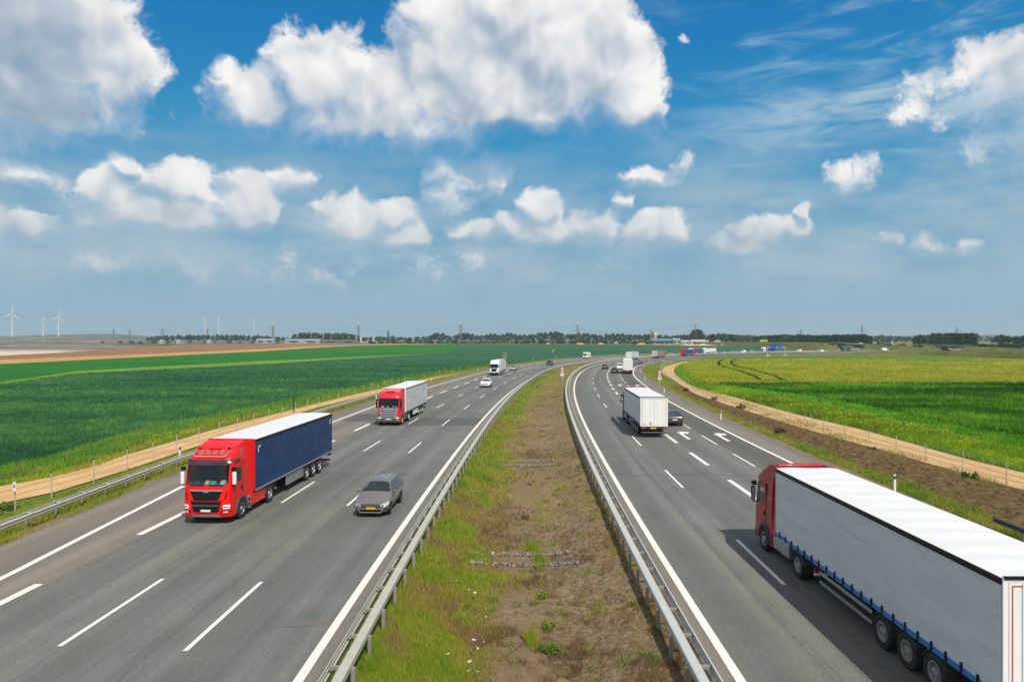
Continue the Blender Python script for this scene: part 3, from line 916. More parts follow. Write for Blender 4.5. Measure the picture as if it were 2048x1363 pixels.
# tractor tyre lines bent through the wheat
def tyre_lines():
    global TYP
    pts = TYP = [g(*p) for p in ((1480, 719.5), (1463, 720.2), (1452, 724), (1450, 729), (1456, 734), (1470, 738), (1490, 743), (1520, 753), (1545, 765))]
    cv = Curve(pts, 1, 4)
    for o in (-2.4, 2.4): ribbon('tyre_track', cv, o - .4, o + .4, 0, cv.L, MC['dark_green_crop'], .012, step=3)


tyre_lines()
print('fields ok')


def ruts(A, B, seed):
    """two faint wheel ruts pressed into a sandy track"""
    n = 40; P = []
    ca, cb = Curve(A, 1, 3), Curve(B, 1, 3)
    for i in range(n + 1):
        a = ca.at(ca.L * i / n); b = cb.at(cb.L * i / n); P.append(((a[0] + b[0]) / 2, (a[1] + b[1]) / 2))
    cv = Curve(P, 1, 3)
    for o in (-.75, .75):
        ribbon('wheel_rut', cv, lambda s, o=o: o - .2 - .06 * sin(s * .7 + seed), lambda s, o=o: o + .2 + .07 * sin(s * 1.3 + seed), 2, cv.L - 4, G_['rut'], .026, step=1)


G_['rut'] = gm('pressed_sand', soil((.40, .25, .115), (.55, .36, .18), (.44, .28, .13), 3.0, .04), 1, .1)
ruts(tl, tu, 1); ruts(PI[3:], PO[3:], 2)
# ------------------------------------------------------------------ vehicles
def wheel(parent, x, y, r=.5, w=.3, side=1, rim=None, hub='silver', dual=False, n=26):
    """tyre with a dished rim; x = outer face"""
    mb = MB()
    mb.lathe_x([(-w * side, r * .60), (-w * side, r * .93), (-w * .93 * side, r), (-.05 * w * side, r), (0, r * .93), (-.01 * side, r * .62)], (x, y, r), n)
    o = mb.build('wheel', M['rubber'], parent, True)
    mb = MB()
    mb.lathe_x([(-w * side, 0.01), (-w * side, r * .6), (-.012 * side, r * .6), (-.012 * side, r * .53), (-.10 * side, r * .5), (-.11 * side, r * .3), (-.01 * side, r * .26), (-.0 * side, r * .12), (0, .001)], (x, y, r), n)
    m2 = mb; mb = MB()
    for k in range(8):
        a = 2 * pi * k / 8
        mb.cyl((x - .115 * side, y + r * .40 * cos(a), r + r * .40 * sin(a)), (x - .10 * side, y + r * .40 * cos(a), r + r * .40 * sin(a)), r * .065, n=6)
    m2.build('rim', rim or M[hub], o, True, extra=[(mb, M['black'])])
    return o


def truck(name, label, o, x, y, hd, group=None):
    """articulated lorry, local +Y forward, origin on the road under the front bumper"""
    t = thing(name, label, 'truck', (x, y, .0 + zg(x, y)), -hd, group)
    lod = o.get('lod', 0)
    cabm = o['cab']; low = o.get('low', cabm)
    L = o.get('L', 16.5); y0 = -o.get('box0', 2.95); H = o.get('H', 3.9); z0 = 1.12
    hw = 1.2
    tall = o.get('tall', 1)
    ZF = [(.36, -.10), (.46, -.02), (.95, 0), (1.28, -.02), (1.9, -.07), (1.96, -.08), (2.5, -.2), (2.98, -.31), (3.02, -.32), (3.2, -.42), (3.42, -.62), (3.58, -.95), (3.66, -1.3)]
    if not tall: ZF = [(z if z < 1.9 else 1.9 + (z - 1.9) * .8, yy) for z, yy in ZF]
    zt = ZF[-1][0]
    r = .24
    XS = [-1, -.985, -.95, -.9, -.84, -.6, -.3, 0, .3, .6, .84, .9, .95, .985, 1]

    def yf(z):
        return float(np.interp(z, [a for a, b in ZF], [b for a, b in ZF]))

    def hwz(z): return float(np.interp(z, [0, 2.0, 3.0, 3.66], [hw, hw, hw - .04, hw - .16]))

    def F(x, z):
        h = hwz(z); u = min(1, max(0, (abs(x) - (h - r)) / r))
        return yf(z) - r * (1 - sqrt(max(0, 1 - u * u))) - .05 * (x / h) ** 2
    # cab shell with an open windscreen
    ca = -2.28
    rows = []
    for z, _ in ZF:
        h = hwz(z)
        row = [(-h, ca, z), (-h, -1.2 if F(-h, z) > -1.15 else F(-h, z) - .02, z)] + [(k * h, F(k * h, z), z) for k in XS] + [(h, -1.2 if F(h, z) > -1.15 else F(h, z) - .02, z), (h, ca, z)]
        rows.append(row)
    mb = MB(); n = len(rows[0])
    mb.v = [p for rr in rows for p in rr]
    zw0, zw1 = ZF[5][0], ZF[7][0]
    for i in range(len(rows) - 1):
        for j in range(n - 1):
            if 5 <= i < 7 and 5 <= j < 13 and not lod: continue
            mb.f.append((i * n + j, i * n + j + 1, (i + 1) * n + j + 1, (i + 1) * n + j))
    mb.f.append(tuple(range((len(rows) - 1) * n, len(rows) * n)))
    mb.f.append(tuple(i * n for i in range(len(rows) - 1, -1, -1)) + tuple((i + 1) * n - 1 for i in range(len(rows))))
    cab = mb.build('cab', cabm, t, True, recalc=False)

    def fp(nm, quad, off, mat, th=.0, parent=t, nx=8, nz=3):
        """panel on the cab front: quad = (x0 bottom, x1 bottom, x0 top, x1 top, z0, z1)"""
        a, b, c, d, za, zb = quad; rows = []
        for i in range(nz + 1):
            v = i / nz; z = za + (zb - za) * v; xa = a + (c - a) * v; xb = b + (d - b) * v
            rows.append([(xa + (xb - xa) * k / nx, F(xa + (xb - xa) * k / nx, z) + off, z) for k in range(nx + 1)])
        mb = MB(); mb.grid([[(x, y, z) for x, y, z in rr] for rr in rows])
        if th:
            N = len(mb.v); per = [rows[0][k] for k in range(nx + 1)] + [rows[i][nx] for i in range(1, nz + 1)] + [rows[nz][k] for k in range(nx - 1, -1, -1)] + [rows[i][0] for i in range(nz - 1, 0, -1)]
            m_ = len(per)
            mb.add(per + [(x, y - th, z) for x, y, z in per], [(i, m_ + i, m_ + (i + 1) % m_, (i + 1) % m_) for i in range(m_)])
        return mb.build(nm, mat, parent, True)

    def sp(nm, poly, mat, th=.012, sides=(-1, 1), parent=t, base=None):
        res = []
        for s in sides:
            b_ = (base or hw) * s
            mb = MB(); mb.prism_x(poly, b_ - .02 * s, b_ + th * s)
            res.append(mb.build(nm, mat, parent))
        return res
    zs = .8 if not tall else 1
    Z = lambda z: z if z < 1.9 else 1.9 + (z - 1.9) * zs
    gm_ = M['glass'] if not lod else M['dglass']
    fp('windscreen', (-1.0, 1.0, -.96, .96, Z(1.95), Z(2.97)), .006 if lod else -.012, gm_)
    if not lod:
        mb = MB(); mb.box(-1.08, 1.08, -.72, -.36, 1.5, 1.93); mb.box(-1.12, 1.12, -2.1, -2.05, 1.3, 3.1); mb.box(-1.12, 1.12, -2.1, -.4, 1.3, 1.34)
        inn = mb.build('cabin_interior', M['seat'], t)
        for s in (-1, 1):
            mb = MB(); mb.box(s * .62 - .26, s * .62 + .26, -1.6, -1.1, 1.5, 1.75); mb.box(s * .62 - .25, s * .62 + .25, -1.72, -1.55, 1.7, 2.45); mb.box(s * .62 - .13, s * .62 + .13, -1.7, -1.6, 2.45, 2.68)
            mb.build('seat', M['seat'], t, bevel=.05)
        mb = MB(); mb.cyl((.62 * o.get('drv', 1), -.86, 1.98), (.62 * o.get('drv', 1), -.83, 2.0), .22, n=16); mb.build('steering_wheel', M['black'], t)
        for (px, py, sx, sy, zz, mt) in o.get('dash', []):
            mb = MB(); mb.hexa([(px, py, zz), (px + sx, py, zz), (px + sx, py - sy, zz), (px, py - sy, zz), (px, py - .02, zz + .12), (px + sx, py - .02, zz + .13), (px + sx, py - sy, zz + .16), (px, py - sy, zz + .15)])
            mb.build('dashboard_item', mt, t)
        fp('wiper', (-.9, -.1, -.85, -.12, 1.93, 1.97), .03, M['black']); fp('wiper', (.1, .9, .08, .85, 1.93, 1.97), .03, M['black'])
    if o.get('visor', 1):
        fp('sun_visor', (-1.12, 1.12, -1.12, 1.12, Z(2.93), Z(3.2)), .09, o.get('visor_mat', cabm), .1)
    # side windows, doors, vents, handles
    for s in (-1, 1):
        if not lod:
            sp('door', [(-.42, 1.0), (-1.55, 1.25), (-1.55, 2.9), (-.62, 2.9)], cabm, .012, (s,))
            sp('door_gap', [(-1.56, 1.25), (-1.6, 1.25), (-1.6, 2.95), (-1.56, 2.95)], M['black'], .01, (s,))
            sp('door_handle', [(-1.36, 1.5), (-1.48, 1.5), (-1.48, 1.72), (-1.36, 1.72)], M['black'], .035, (s,))
        sp('side_window', [(-.52, 1.98), (-1.38, 1.98), (-1.38, 2.72), (-.66, 2.72)] if tall else [(-.52, 1.95), (-1.38, 1.95), (-1.38, 2.5), (-.66, 2.5)], M['dglass'], .02, (s,))
        if o.get('upper_window') and not lod:
            sp('upper_window', [(-.62, 2.98), (-1.3, 2.98), (-1.3, 3.16), (-.78, 3.16)], M['dglass'], .0, (s,))
    # mirrors
    for s in (-1, 1):
        mb = MB(); mb.box(s * 1.33 - .09, s * 1.33 + .09, -.40, -.22, Z(1.95), Z(2.6))
        mi = mb.build('mirror', o.get('mirror', M['black']), t, bevel=.06)
        if not lod:
            mb = MB(); mb.box(s * 1.33 - .075, s * 1.33 + .075, -.407, -.40, 2.0, 2.55); mb.build('mirror_glass', M['silver'], mi)
            mb = MB(); mb.cyl((s * 1.16, -.4, 2.68), (s * 1.36, -.32, 2.66), .025); mb.build('mirror_arm', M['black'], mi)
            mb = MB(); mb.cyl((s * 1.16, -.36, 1.92), (s * 1.36, -.32, 1.9), .03); mb.build('mirror_arm', M['black'], mi)
            mb = MB(); mb.box(s * 1.3 - .1, s * 1.3 + .1, -.4, -.24, 2.66, 2.84)
            mb.build('wide_angle_mirror', M['black'], mi, bevel=.02)
    # front face
    if o.get('face') == 'wide_grille':
        fp('grille', (-.62, .62, -.82, .82, 1.22, 1.66), .012, M['black'], .02)
        fp('grille_strip', (-.80, .80, -.84, .84, 1.66, 1.73), .035, M['silver'], .03)
        fp('badge', (-.12, .12, -.16, .16, 1.60, 1.69), .045, M['silver'], .02, nx=3)
        fp('lower_grille', (-.62, .62, -.78, .78, .62, 1.16), .014, M['black'], .02)
        fp('bumper_bar', (-.66, .66, -.72, .72, .92, .99), .03, M['grey'], .02)
        fp('skid_strip', (-.78, .78, -.66, .66, .37, .50), .05, M['silver'], .03)
        for s in (-1, 1):
            q = sorted((s * .88, s * 1.16))
            h = fp('headlight', (q[0], q[1], q[0] - .02 * (s < 0), q[1] + .02 * (s > 0), .80, 1.0), .02, M['lens'], .02, nx=4)
            fp('lamp_bezel', (q[0] + .03, q[1] - .03, q[0] + .03, q[1] - .03, .88, .92), .03, M['grey'], .01, parent=h, nx=4)
            q2 = sorted((s * .78, s * 1.14))
            f_ = fp('fog_lamp', (q2[0], q2[1], q2[0], q2[1], .60, .69), .02, M['black'], .02, nx=4)
            fp('lens', (min(s * .86, s * 1.12), max(s * .86, s * 1.12), min(s * .9, s * 1.1), max(s * .9, s * 1.1), .62, .67), .03, M['lens'], .01, parent=f_, nx=4)
            q3 = sorted((s * .93, s * .99)); q4 = sorted((s * 1.02, s * 1.08))
            fp('air_slot', (q3[0], q3[1], q4[0], q4[1], 1.28, 1.62), .012, M['black'], nx=1)
        mb = MB()
        for zz in (1.20,): pass
        fp('bumper_gap', (-1.15, 1.15, -1.15, 1.15, 1.19, 1.215), .006, M['black'])
    elif o.get('face') == 'silver_grille':
        fp('grille', (-.68, .68, -.96, .96, .78, 1.86), .014, M['black'], .02)
        for k, zz in enumerate((.80, .98, 1.16, 1.34, 1.52)):
            w_ = .70 + (zz - .78) * .24
            fp('grille_bar', (-w_, w_, -w_ - .02, w_ + .02, zz, zz + .105), .045, M['silver'], .03)
        fp('grille_panel', (-.93, .93, -.98, .98, 1.70, 1.88), .05, M['silver'], .04)
        for s in (-1, 1):
            q = sorted((s * .66, s * .76)); q2 = sorted((s * .86, s * .97))
            fp('grille_side', (q[0], q[1], q2[0], q2[1], .78, 1.72), .05, M['silver'], .03, nx=2)
            q3 = sorted((s * .6, s * .86))
            fp('air_slot', (q3[0], q3[1], q3[0], q3[1], 1.73, 1.78), .06, M['black'], nx=3)
        fp('bumper', (-1.19, 1.19, -1.19, 1.19, .37, .76), .05, M['grey'], .05, nx=14)
        fp('lamp_band', (-1.19, 1.19, -1.19, 1.19, .76, 1.02), .01, M['grey'], .0, nx=14)
        for s in (-1, 1):
            q = sorted((s * .80, s * 1.14))
            h = fp('headlight', (q[0], q[1], q[0], q[1], .80, .94), .06, M['lens'], .02, nx=5)
            for k in (.35, .9, 1.05):
                q = sorted((s * k, s * (k + .07)))
                fp('fog_lamp', (q[0], q[1], q[0], q[1], .60, .67), .062, M['lens'], .01, nx=1)
    else:
        fp('grille', (-.6, .6, -.78, .78, 1.0, 1.8), .012, M['grey'] if not o.get('face') else M['black'], .02)
        fp('bumper', (-1.19, 1.19, -1.19, 1.19, .37, .78), .04, o.get('bumper', M['grey']), .04, nx=14)
        for s in (-1, 1):
            q = sorted((s * .8, s * 1.12)); fp('headlight', (q[0], q[1], q[0], q[1], .84, .98), .045, M['lens'], .02, nx=4)
    pl = fp('number_plate', (-.27, .27, -.27, .27, .66, .77), .075, M['plate'], .01, nx=2)
    if not lod: fp('plate_band', (.22, .27, .22, .27, .66, .77), .079, M['bplate'], .0, parent=pl, nx=1)
    # roof: spoiler and side deflectors
    if tall:
        mb = MB()
        mb.prism_x([(-.95, 3.55), (-1.25, 3.74), (-1.75, 3.86), (-2.3, 3.92), (-2.3, 3.5), (-1.3, 3.5)], -1.0, 1.0)
        mb.build('roof_spoiler', o.get('spoiler', cabm), t, True, bevel=.08, seg=3)
        for s in (-1, 1):
            mb = MB(); mb.hexa([(s * 1.17 - .02, -2.2, .95), (s * 1.17 + .02, -2.2, .95), (s * 1.22 + .02, -2.78, .95), (s * 1.22 - .02, -2.78, .95), (s * 1.0 - .02, -2.1, 3.86), (s * 1.0 + .02, -2.1, 3.86), (s * 1.18 + .02, -2.78, 3.86), (s * 1.18 - .02, -2.78, 3.86)])
            mb.build('side_deflector', cabm, t)
    if o.get('lightbar'):
        mb = MB(); pts = [(-.86, 3.58), (-.86, 3.42), (-.78, 3.33), (.78, 3.33), (.86, 3.42), (.86, 3.58)]
        P3 = [(x_, yf(z_) + .12, z_) for x_, z_ in pts]
        for a_, b_ in zip(P3, P3[1:]): mb.cyl(a_, b_, .03, n=8)
        lb = mb.build('light_bar', M['silver'], t, True)
        for k in range(4):
            xx = -.54 + .36 * k; yy = yf(3.5) + .14
            mb = MB(); mb.cyl((xx, yy - .1, 3.5), (xx, yy, 3.5), .115, .125, 14); mb.cyl((xx, yy - .14, 3.5), (xx, yy - .1, 3.5), .06, .115, 14)
            sl_ = mb.build('spotlight', M['silver'], lb, True)
        for s in (-.5, .5):
            mb = MB(); mb.cyl((s * 1.5, -1.15, 3.66), (s * 1.5, -.9, 3.68), .03, .045, 8); mb.build('air_horn', M['black'], t)
        mb = MB(); mb.box(-.35, .35, -1.35, -1.0, 3.63, 3.70); mb.build('roof_hatch', cabm, t, bevel=.03)
    if o.get('hatch_dark'):
        mb = MB(); mb.box(-.5, .5, -1.25, -.78, 3.56, 3.66); mb.build('roof_hatch', M['grey'], t, bevel=.03)
    if o.get('side_mark') and not lod:
        for s in (-1, 1):
            for (yy, zz, a_) in ((-1.5, 3.42, 0), (-1.66, 3.36, .0), (-1.46, 3.26, .3), (-1.74, 3.46, .2)):
                mb = MB(); mb.prism_x([(yy, zz), (yy - .13, zz + .02), (yy - .13, zz + .09), (yy, zz + .08)], s * (hwz(3.4) - .01), s * (hwz(3.3) + .012))
                mb.build('side_emblem', M['silver'], t)
    # wheel arches, steps, tank, chassis
    for s in (-1, 1):
        def arc(yc, r0, r1, a0, a1, n=10):
            return [(yc + r1 * cos(a0 + (a1 - a0) * k / n), .5 + r1 * sin(a0 + (a1 - a0) * k / n)) for k in range(n + 1)] + [(yc + r0 * cos(a1 + (a0 - a1) * k / n), .5 + r0 * sin(a1 + (a0 - a1) * k / n)) for k in range(n + 1)]
        mb = MB(); b_ = s * hw
        ring = arc(-1.42, .56, .68, -.1, pi + .1); m_ = 11
        outer, inner = ring[:11], ring[11:][::-1]
        for k in range(10):
            mb.prism_x([outer[k], outer[k + 1], inner[k + 1], inner[k]], b_ - .05 * s, b_ + .055 * s)
        mb.build('wheel_arch', o.get('archm', M['arch']), t)
        mb = MB(); disc = [(-1.42 + .57 * cos(a), .5 + .57 * sin(a)) for a in [pi * k / 12 for k in range(13)]] + [(-1.99, .34), (-.85, .34)]
        mb.prism_x(disc, b_ - .3 * s, b_ + .012 * s); mb.build('wheel_well', M['black'], t)
        wheel(t, s * 1.255, -1.42, .5, .3, s, o.get('rim'), 'steel', n=20 if lod else 28)
        wheel(t, s * 1.255, -o.get('ax2', 5.1), .5, .5, s, o.get('rim2') or o.get('rim'), 'steel', n=20 if lod else 28)
        ax2 = -o.get('ax2', 5.1)
        mb = MB()
        for k in range(8):
            a1_, a2_ = pi * (.08 + .84 * k / 8), pi * (.08 + .84 * (k + 1) / 8)
            q = [(ax2 + rr * cos(a), .5 + rr * sin(a)) for rr, a in ((.56, a1_), (.62, a1_), (.62, a2_), (.56, a2_))]
            mb.prism_x(q, s * .75, s * 1.26)
        mb.build('mudguard', M['arch'], t)
        sk = o.get('skirt')
        if sk is not None:
            mb = MB(); mb.hexa([(s * 1.19 - .02, ax2 + .64, .38), (s * 1.19 + .02, ax2 + .64, .38), (s * 1.19 + .02, -2.0, .38), (s * 1.19 - .02, -2.0, .38), (s * 1.21 - .02, ax2 + .6, .98), (s * 1.21 + .02, ax2 + .6, .98), (s * 1.21 + .02, -2.0, .98), (s * 1.21 - .02, -2.0, .98)])
            mb.build('side_skirt', sk, t, bevel=.03)
            if not lod:
                mb = MB(); mb.prism_x([(-2.12, .34), (-2.5, .34), (-2.44, .98), (-2.1, .98)], s * 1.21, s * 1.245); st_ = mb.build('step_panel', M['silver'], t)
                for zz in (.46, .72):
                    mb = MB(); mb.prism_x([(-2.17, zz), (-2.42, zz), (-2.4, zz + .16), (-2.17, zz + .16)], s * 1.23, s * 1.25); mb.build('step', M['black'], st_)
        else:
            for k in range(4 if not lod else 1):
                ya = -2.35 - k * (.42 if not lod else 0)
                mb = MB(); mb.box(min(s * .62, s * 1.19), max(s * .62, s * 1.19), ya - (.40 if not lod else 1.7), ya, .38, .98)
                mb.build('fuel_tank', M['steel'], t, bevel=.06)
            mb = MB(); mb.box(min(s * .8, s * 1.18), max(s * .8, s * 1.18), -2.3, -1.95, .35, .5); mb.box(min(s * .8, s * 1.18), max(s * .8, s * 1.18), -2.25, -1.98, .68, .76); mb.build('step', M['grey'], t)
    mb = MB(); mb.box(-.45, .45, -6.4, -.6, .55, .92); mb.box(-1.1, 1.1, -1.52, -1.32, .42, .58); mb.box(-.9, .9, ax2 - .1, ax2 + .1, .42, .58); mb.box(-.5, .5, -6.0, -4.2, .92, 1.1)
    mb.build('tractor_chassis', M['dark'], t)
    if not lod:
        
        for s in (-1, 1):
            mb = MB(); mb.box(s * .92 - .18, s * .92 + .18, -6.35, -6.3, .62, .84); mb.build('tractor_tail_light', M['rlens'], t)
        mb = MB(); mb.box(-1.12, -.62, -6.36, -6.31, .5, .6); mb.build('number_plate', M['plate'], t)
    # trailer
    e = -L
    bh = 1.262
    mb = MB(); mb.box(-bh, bh, e, y0, z0, H - .06)
    tb = mb.build('trailer_body', o.get('front', M['grey']), t, bevel=.02)
    for s in (-1, 1):
        # curtain with slight billow
        rows = []; nY = 64 if not lod else 16; nZ = 10 if not lod else 3; rnd = random.Random(int(L * 10) + s)
        ph_ = [rnd.uniform(0, 6) for _ in range(6)]; am = o.get('billow', .012)
        yA, yB = y0 - .12, e + .14
        zA, zB = z0 + o.get('railh', .1), H - .2
        for i in range(nZ + 1):
            v = i / nZ; z = zA + (zB - zA) * v; row = []
            for k in range(nY + 1):
                u = k / nY; yy = yA + (yB - yA) * u
                d = am * sin(pi * v) * (sin(u * 38 + ph_[0]) + .8 * sin(u * 23 + v * 5 + ph_[1]) + .6 * sin(u * 61 - v * 4 + ph_[2]) + .9 * sin(v * 9 + u * 6 + ph_[3]))
                row.append((s * (bh + .028 + d), yy, z))
            rows.append(row)
        mb = MB(); mb.grid(rows if s > 0 else [r_[::-1] for r_ in rows])
        cu = mb.build('curtain', o['side'], t, True)
        for xx in ((y0 - .02, y0 - .12), (e + .14, e + .02)):
            mb = MB(); mb.box(min(s * (bh - .02), s * (bh + .035)), max(s * (bh - .02), s * (bh + .035)), xx[1], xx[0], z0, H - .1)
            mb.build('corner_post', o.get('post', M['white']), t)
        mb = MB(); mb.box(min(s * (bh - .05), s * (bh + .045)), max(s * (bh - .05), s * (bh + .045)), e + .02, y0 - .02, H - .2, H - .07); mb.build('top_rail', o.get('trail', M['black']), t, bevel=.01)
        mb = MB(); mb.box(min(s * (bh - .05), s * (bh + .04)), max(s * (bh - .05), s * (bh + .04)), e + .02, y0 - .02, z0 - .06, z0 + o.get('railh', .1)); mb.build('bottom_rail', o.get('brail', M['silver']), t, bevel=.01)
        if not lod and o.get('hooks'):
            yy = y0 - .5
            while yy > e + .3:
                mb = MB(); mb.box(min(s * (bh + .03), s * (bh + .07)), max(s * (bh + .03), s * (bh + .07)), yy - .03, yy + .03, z0 - .03, z0 + .2); mb.build('curtain_buckle', M['black'], t); yy -= .62
        if not lod and o.get('corner_tick'):
            for yy in (y0 - .5, e + .45):
                mb = MB(); mb.box(min(s * (bh + .05), s * (bh + .065)), max(s * (bh + .05), s * (bh + .065)), yy - .16, yy + .16, H - .5, H - .44); mb.box(min(s * (bh + .05), s * (bh + .065)), max(s * (bh + .05), s * (bh + .065)), yy + .1, yy + .16, H - .78, H - .5); mb.build('reflective_mark', M['white'], t)
        # guard panel between the tractor and the bogie
        mb = MB()
        if o.get('guard', 1) == 1: mb.box(min(s * 1.2, s * 1.23), max(s * 1.2, s * 1.23), e + 5.9, e + 9.0, .42, .98)
        else: mb.box(min(s * 1.2, s * 1.23), max(s * 1.2, s * 1.23), e + 5.9, e + 9.6, .45, .57); mb.box(min(s * 1.2, s * 1.23), max(s * 1.2, s * 1.23), e + 5.9, e + 9.6, .78, .9)
        mb.build('side_guard', o.get('guardm', M['steel']), t, bevel=.01)
        bog = o.get('bogie', 3.1)
        for k in range(3):
            yy = e + bog + (k - .0) * 1.31 - .4
            wheel(t, s * 1.25, yy, .5, .34, s, o.get('trim'), o.get('twheel', 'steel'), n=20 if lod else 28)
            if not lod:
                mb = MB()
                for q_ in range(7):
                    a1_, a2_ = pi * (.14 + .72 * q_ / 7), pi * (.14 + .72 * (q_ + 1) / 7)
                    mb.prism_x([(yy + rr * cos(a), .5 + rr * sin(a)) for rr, a in ((.545, a1_), (.575, a1_), (.575, a2_), (.545, a2_))], s * .88, s * 1.25)
                mb.build('mudguard', M['arch'], t)
    # roof
    rows = []; nY = 56 if not lod else 4; nX = 8
    for k in range(nY + 1):
        yy = y0 + (e - y0) * k / nY
        rows.append([(-bh + 2 * bh * i / nX, yy, H - .05 + .05 * sin(pi * i / nX) ** .5 + (o.get('roofwave', 0) * sin(pi * i / nX) * (sin(yy * 5.2 + i * .15) + .6 * sin(yy * 2.1 + i)))) for i in range(nX + 1)])
    mb = MB(); mb.grid([r_[::-1] for r_ in rows][::1]); mb.grid([[(x_, y_, H - .06) for x_, y_, z_ in rows[0]], rows[0]]); mb.grid([rows[-1], [(x_, y_, H - .06) for x_, y_, z_ in rows[-1]]])
    mb.build('roof', o.get('roof', M['white']), t, True)
    # front wall frame
    mb = MB(); mb.box(-bh - .02, bh + .02, y0, y0 + .05, z0, H); mb.build('front_wall', o.get('front', M['grey']), t, bevel=.01)
    # rear doors
    fr = o.get('rearf', M['white'])
    mb = MB()
    mb.box(-bh - .02, -bh + .1, e - .03, e + .01, z0 - .05, H - .02); mb.box(bh - .1, bh + .02, e - .03, e + .01, z0 - .05, H - .02); mb.box(-bh + .1, bh - .1, e - .03, e + .01, H - .14, H - .02); mb.box(-bh + .1, bh - .1, e - .03, e + .01, z0 - .05, z0 + .08)
    mb.build('rear_frame', fr, t)
    for s in (-1, 1):
        mb = MB(); mb.box(min(s * .012, s * (bh - .11)), max(s * .012, s * (bh - .11)), e - .035, e + .0, z0 + .09, H - .15); rd = mb.build('rear_door', o.get('rear', M['white']), t, bevel=.01)
        if not lod:
            for xx in (.35, .85):
                mb = MB(); mb.cyl((s * xx, e - .05, z0 + .08), (s * xx, e - .05, H - .15), .014, n=6); mb.build('lock_bar', fr if o.get('pale_bars') else M['steel'], rd)
            if o.get('border'):
                mb = MB(); mb.box(min(s * (bh - .2), s * (bh - .17)), max(s * (bh - .2), s * (bh - .17)), e - .04, e - .03, z0 + .14, H - .2); mb.box(min(s * .02, s * (bh - .2)), max(s * .02, s * (bh - .2)), e - .04, e - .03, H - .23, H - .2); mb.build('reflective_border', o['border'], rd)
    if o.get('rtop'):
        mb = MB(); mb.box(-bh, bh, e - .06, e + .02, H - .06, H + .0); mb.build('rear_header', M['black'], t)
    if not lod and o.get('rear_labels'):
        mb = MB(); mb.box(-1.08, -.72, e - .045, e - .03, z0 + .12, z0 + .2); mb.build('warning_label', M['yplate'], t)
        mb = MB(); mb.box(-.42, -.24, e - .045, e - .03, z0 + .1, z0 + .38); mb.build('document_box', M['steel'], t)
    mb = MB(); mb.box(-1.2, 1.2, e - .02, e + .1, .82, 1.05); mb.build('light_beam', o.get('beam', M['dark']), t, bevel=.01)
    mb = MB(); mb.box(-1.2, 1.2, e + .02, e + .16, .42, .56); mb.build('rear_bumper', o.get('rbump', M['grey']), t, bevel=.01)
    for s in (-1, 1):
        mb = MB(); mb.box(s * 1.0 - .19, s * 1.0 + .19, e - .05, e - .01, .84, 1.0); mb.build('tail_light', M['rlens'], t)
    mb = MB(); mb.box(-.34, .2, e - .05, e - .01, .84, .97); mb.build('number_plate', o.get('rplate', M['plate']), t)
    mb = MB(); mb.box(-.55, -.4, e + .2, y0 - 1.0, .78, 1.08); mb.box(.4, .55, e + .2, y0 - 1.0, .78, 1.08)
    mb.box(-1.2, 1.2, e + .1, y0 - .05, 1.0, 1.1)
    for k in range(3): mb.box(-1.0, 1.0, e + bog + k * 1.31 - .5, e + bog + k * 1.31 - .3, .42, .58)
    for s in (-1, 1): mb.box(s * .75 - .08, s * .75 + .08, e + 10.4, e + 10.55, .3, 1.0)
    mb.box(-.9, .9, e + 6.6, e + 8.4, .5, 1.0)
    mb.build('trailer_chassis', M['dark'], t)
    return t


# curtain fabric with soft vertical creases
def curtain_mat(name, c, amt=.02, dirt=.12, spots=None):
    m = bpy.data.materials.new(name); m.use_nodes = True
    t = NT(m.node_tree); b = t.n['Principled BSDF']; tc = t.node('ShaderNodeTexCoord').outputs['Object']
    n = t.noise(t.v('MULTIPLY', tc, (1, 1.1, .22)), 1.6, 5, .6)
    n3 = t.noise(t.v('MULTIPLY', tc, (1, .25, 1.2)), 1.5, 5, .65, .6)
    n2 = t.noise(t.v('MULTIPLY', tc, (1, 5.0, .5)), 1.0, 3, .5)
    c1 = tuple(x * (1 - dirt) * .93 for x in c)
    cc = t.mix(t.ss(n3, .35, .7), c, c1)
    z = t.sep(tc)[2]
    cc = t.mix(t.m('MULTIPLY', t.ss(z, 1.9, 1.1), t.m('MULTIPLY', t.ss(n, .4, .7), .35)), cc, tuple(x * .6 for x in c))
    if spots:      # weld seams of the tarpaulin, a little darker
        for z0_ in (2.05, 2.95):
            ln = t.ss(t.m('ABSOLUTE', t.m('SUBTRACT', t.m('ADD', z, t.m('MULTIPLY', n3, .12)), z0_ + .06)), .022, .008)
            cc = t.mix(t.m('MULTIPLY', ln, .22), cc, tuple(x * .5 for x in c))
    t.put(b.inputs['Base Color'], cc); b.inputs['Roughness'].default_value = .5
    h = t.m('ADD', t.m('MULTIPLY', n2, .35), t.m('ADD', n, t.m('MULTIPLY', n3, .8)))
    bn = t.node('ShaderNodeBump'); bn.inputs['Distance'].default_value = amt; t.put(bn.inputs['Height'], h); t.l.new(bn.outputs[0], b.inputs['Normal'])
    return m


navy = curtain_mat('navy_curtain', (.006, .042, .15), .05, .3)
wcur = curtain_mat('white_curtain', (.62, .62, .62), .05, .1)
gcur = curtain_mat('light_grey_curtain', (.62, .635, .64), .035, .05, 1)
ycur = curtain_mat('grey_brown_tarpaulin', (.27, .26, .235), .04, .2)
tarp = pm('white_tarpaulin', (.68, .68, .68), .6, 0, 0, .04, .8)
wroof = pm('white_roof', (.70, .70, .70), .5, 0, 0, .06, 1.0)
visorm = pm('smoked_visor', (.04, .012, .02), .15, 0, 1, .3, 3)
ARR = {}

P_ = M['paper']; TEAL = pm('teal_cloth', (.25, .5, .48), .8); CRM = pm('pale_cream_card', (.8, .75, .55), .8)


def lane_pos(cv, x, y):
    s, off = cv.near(x, y); return s, off


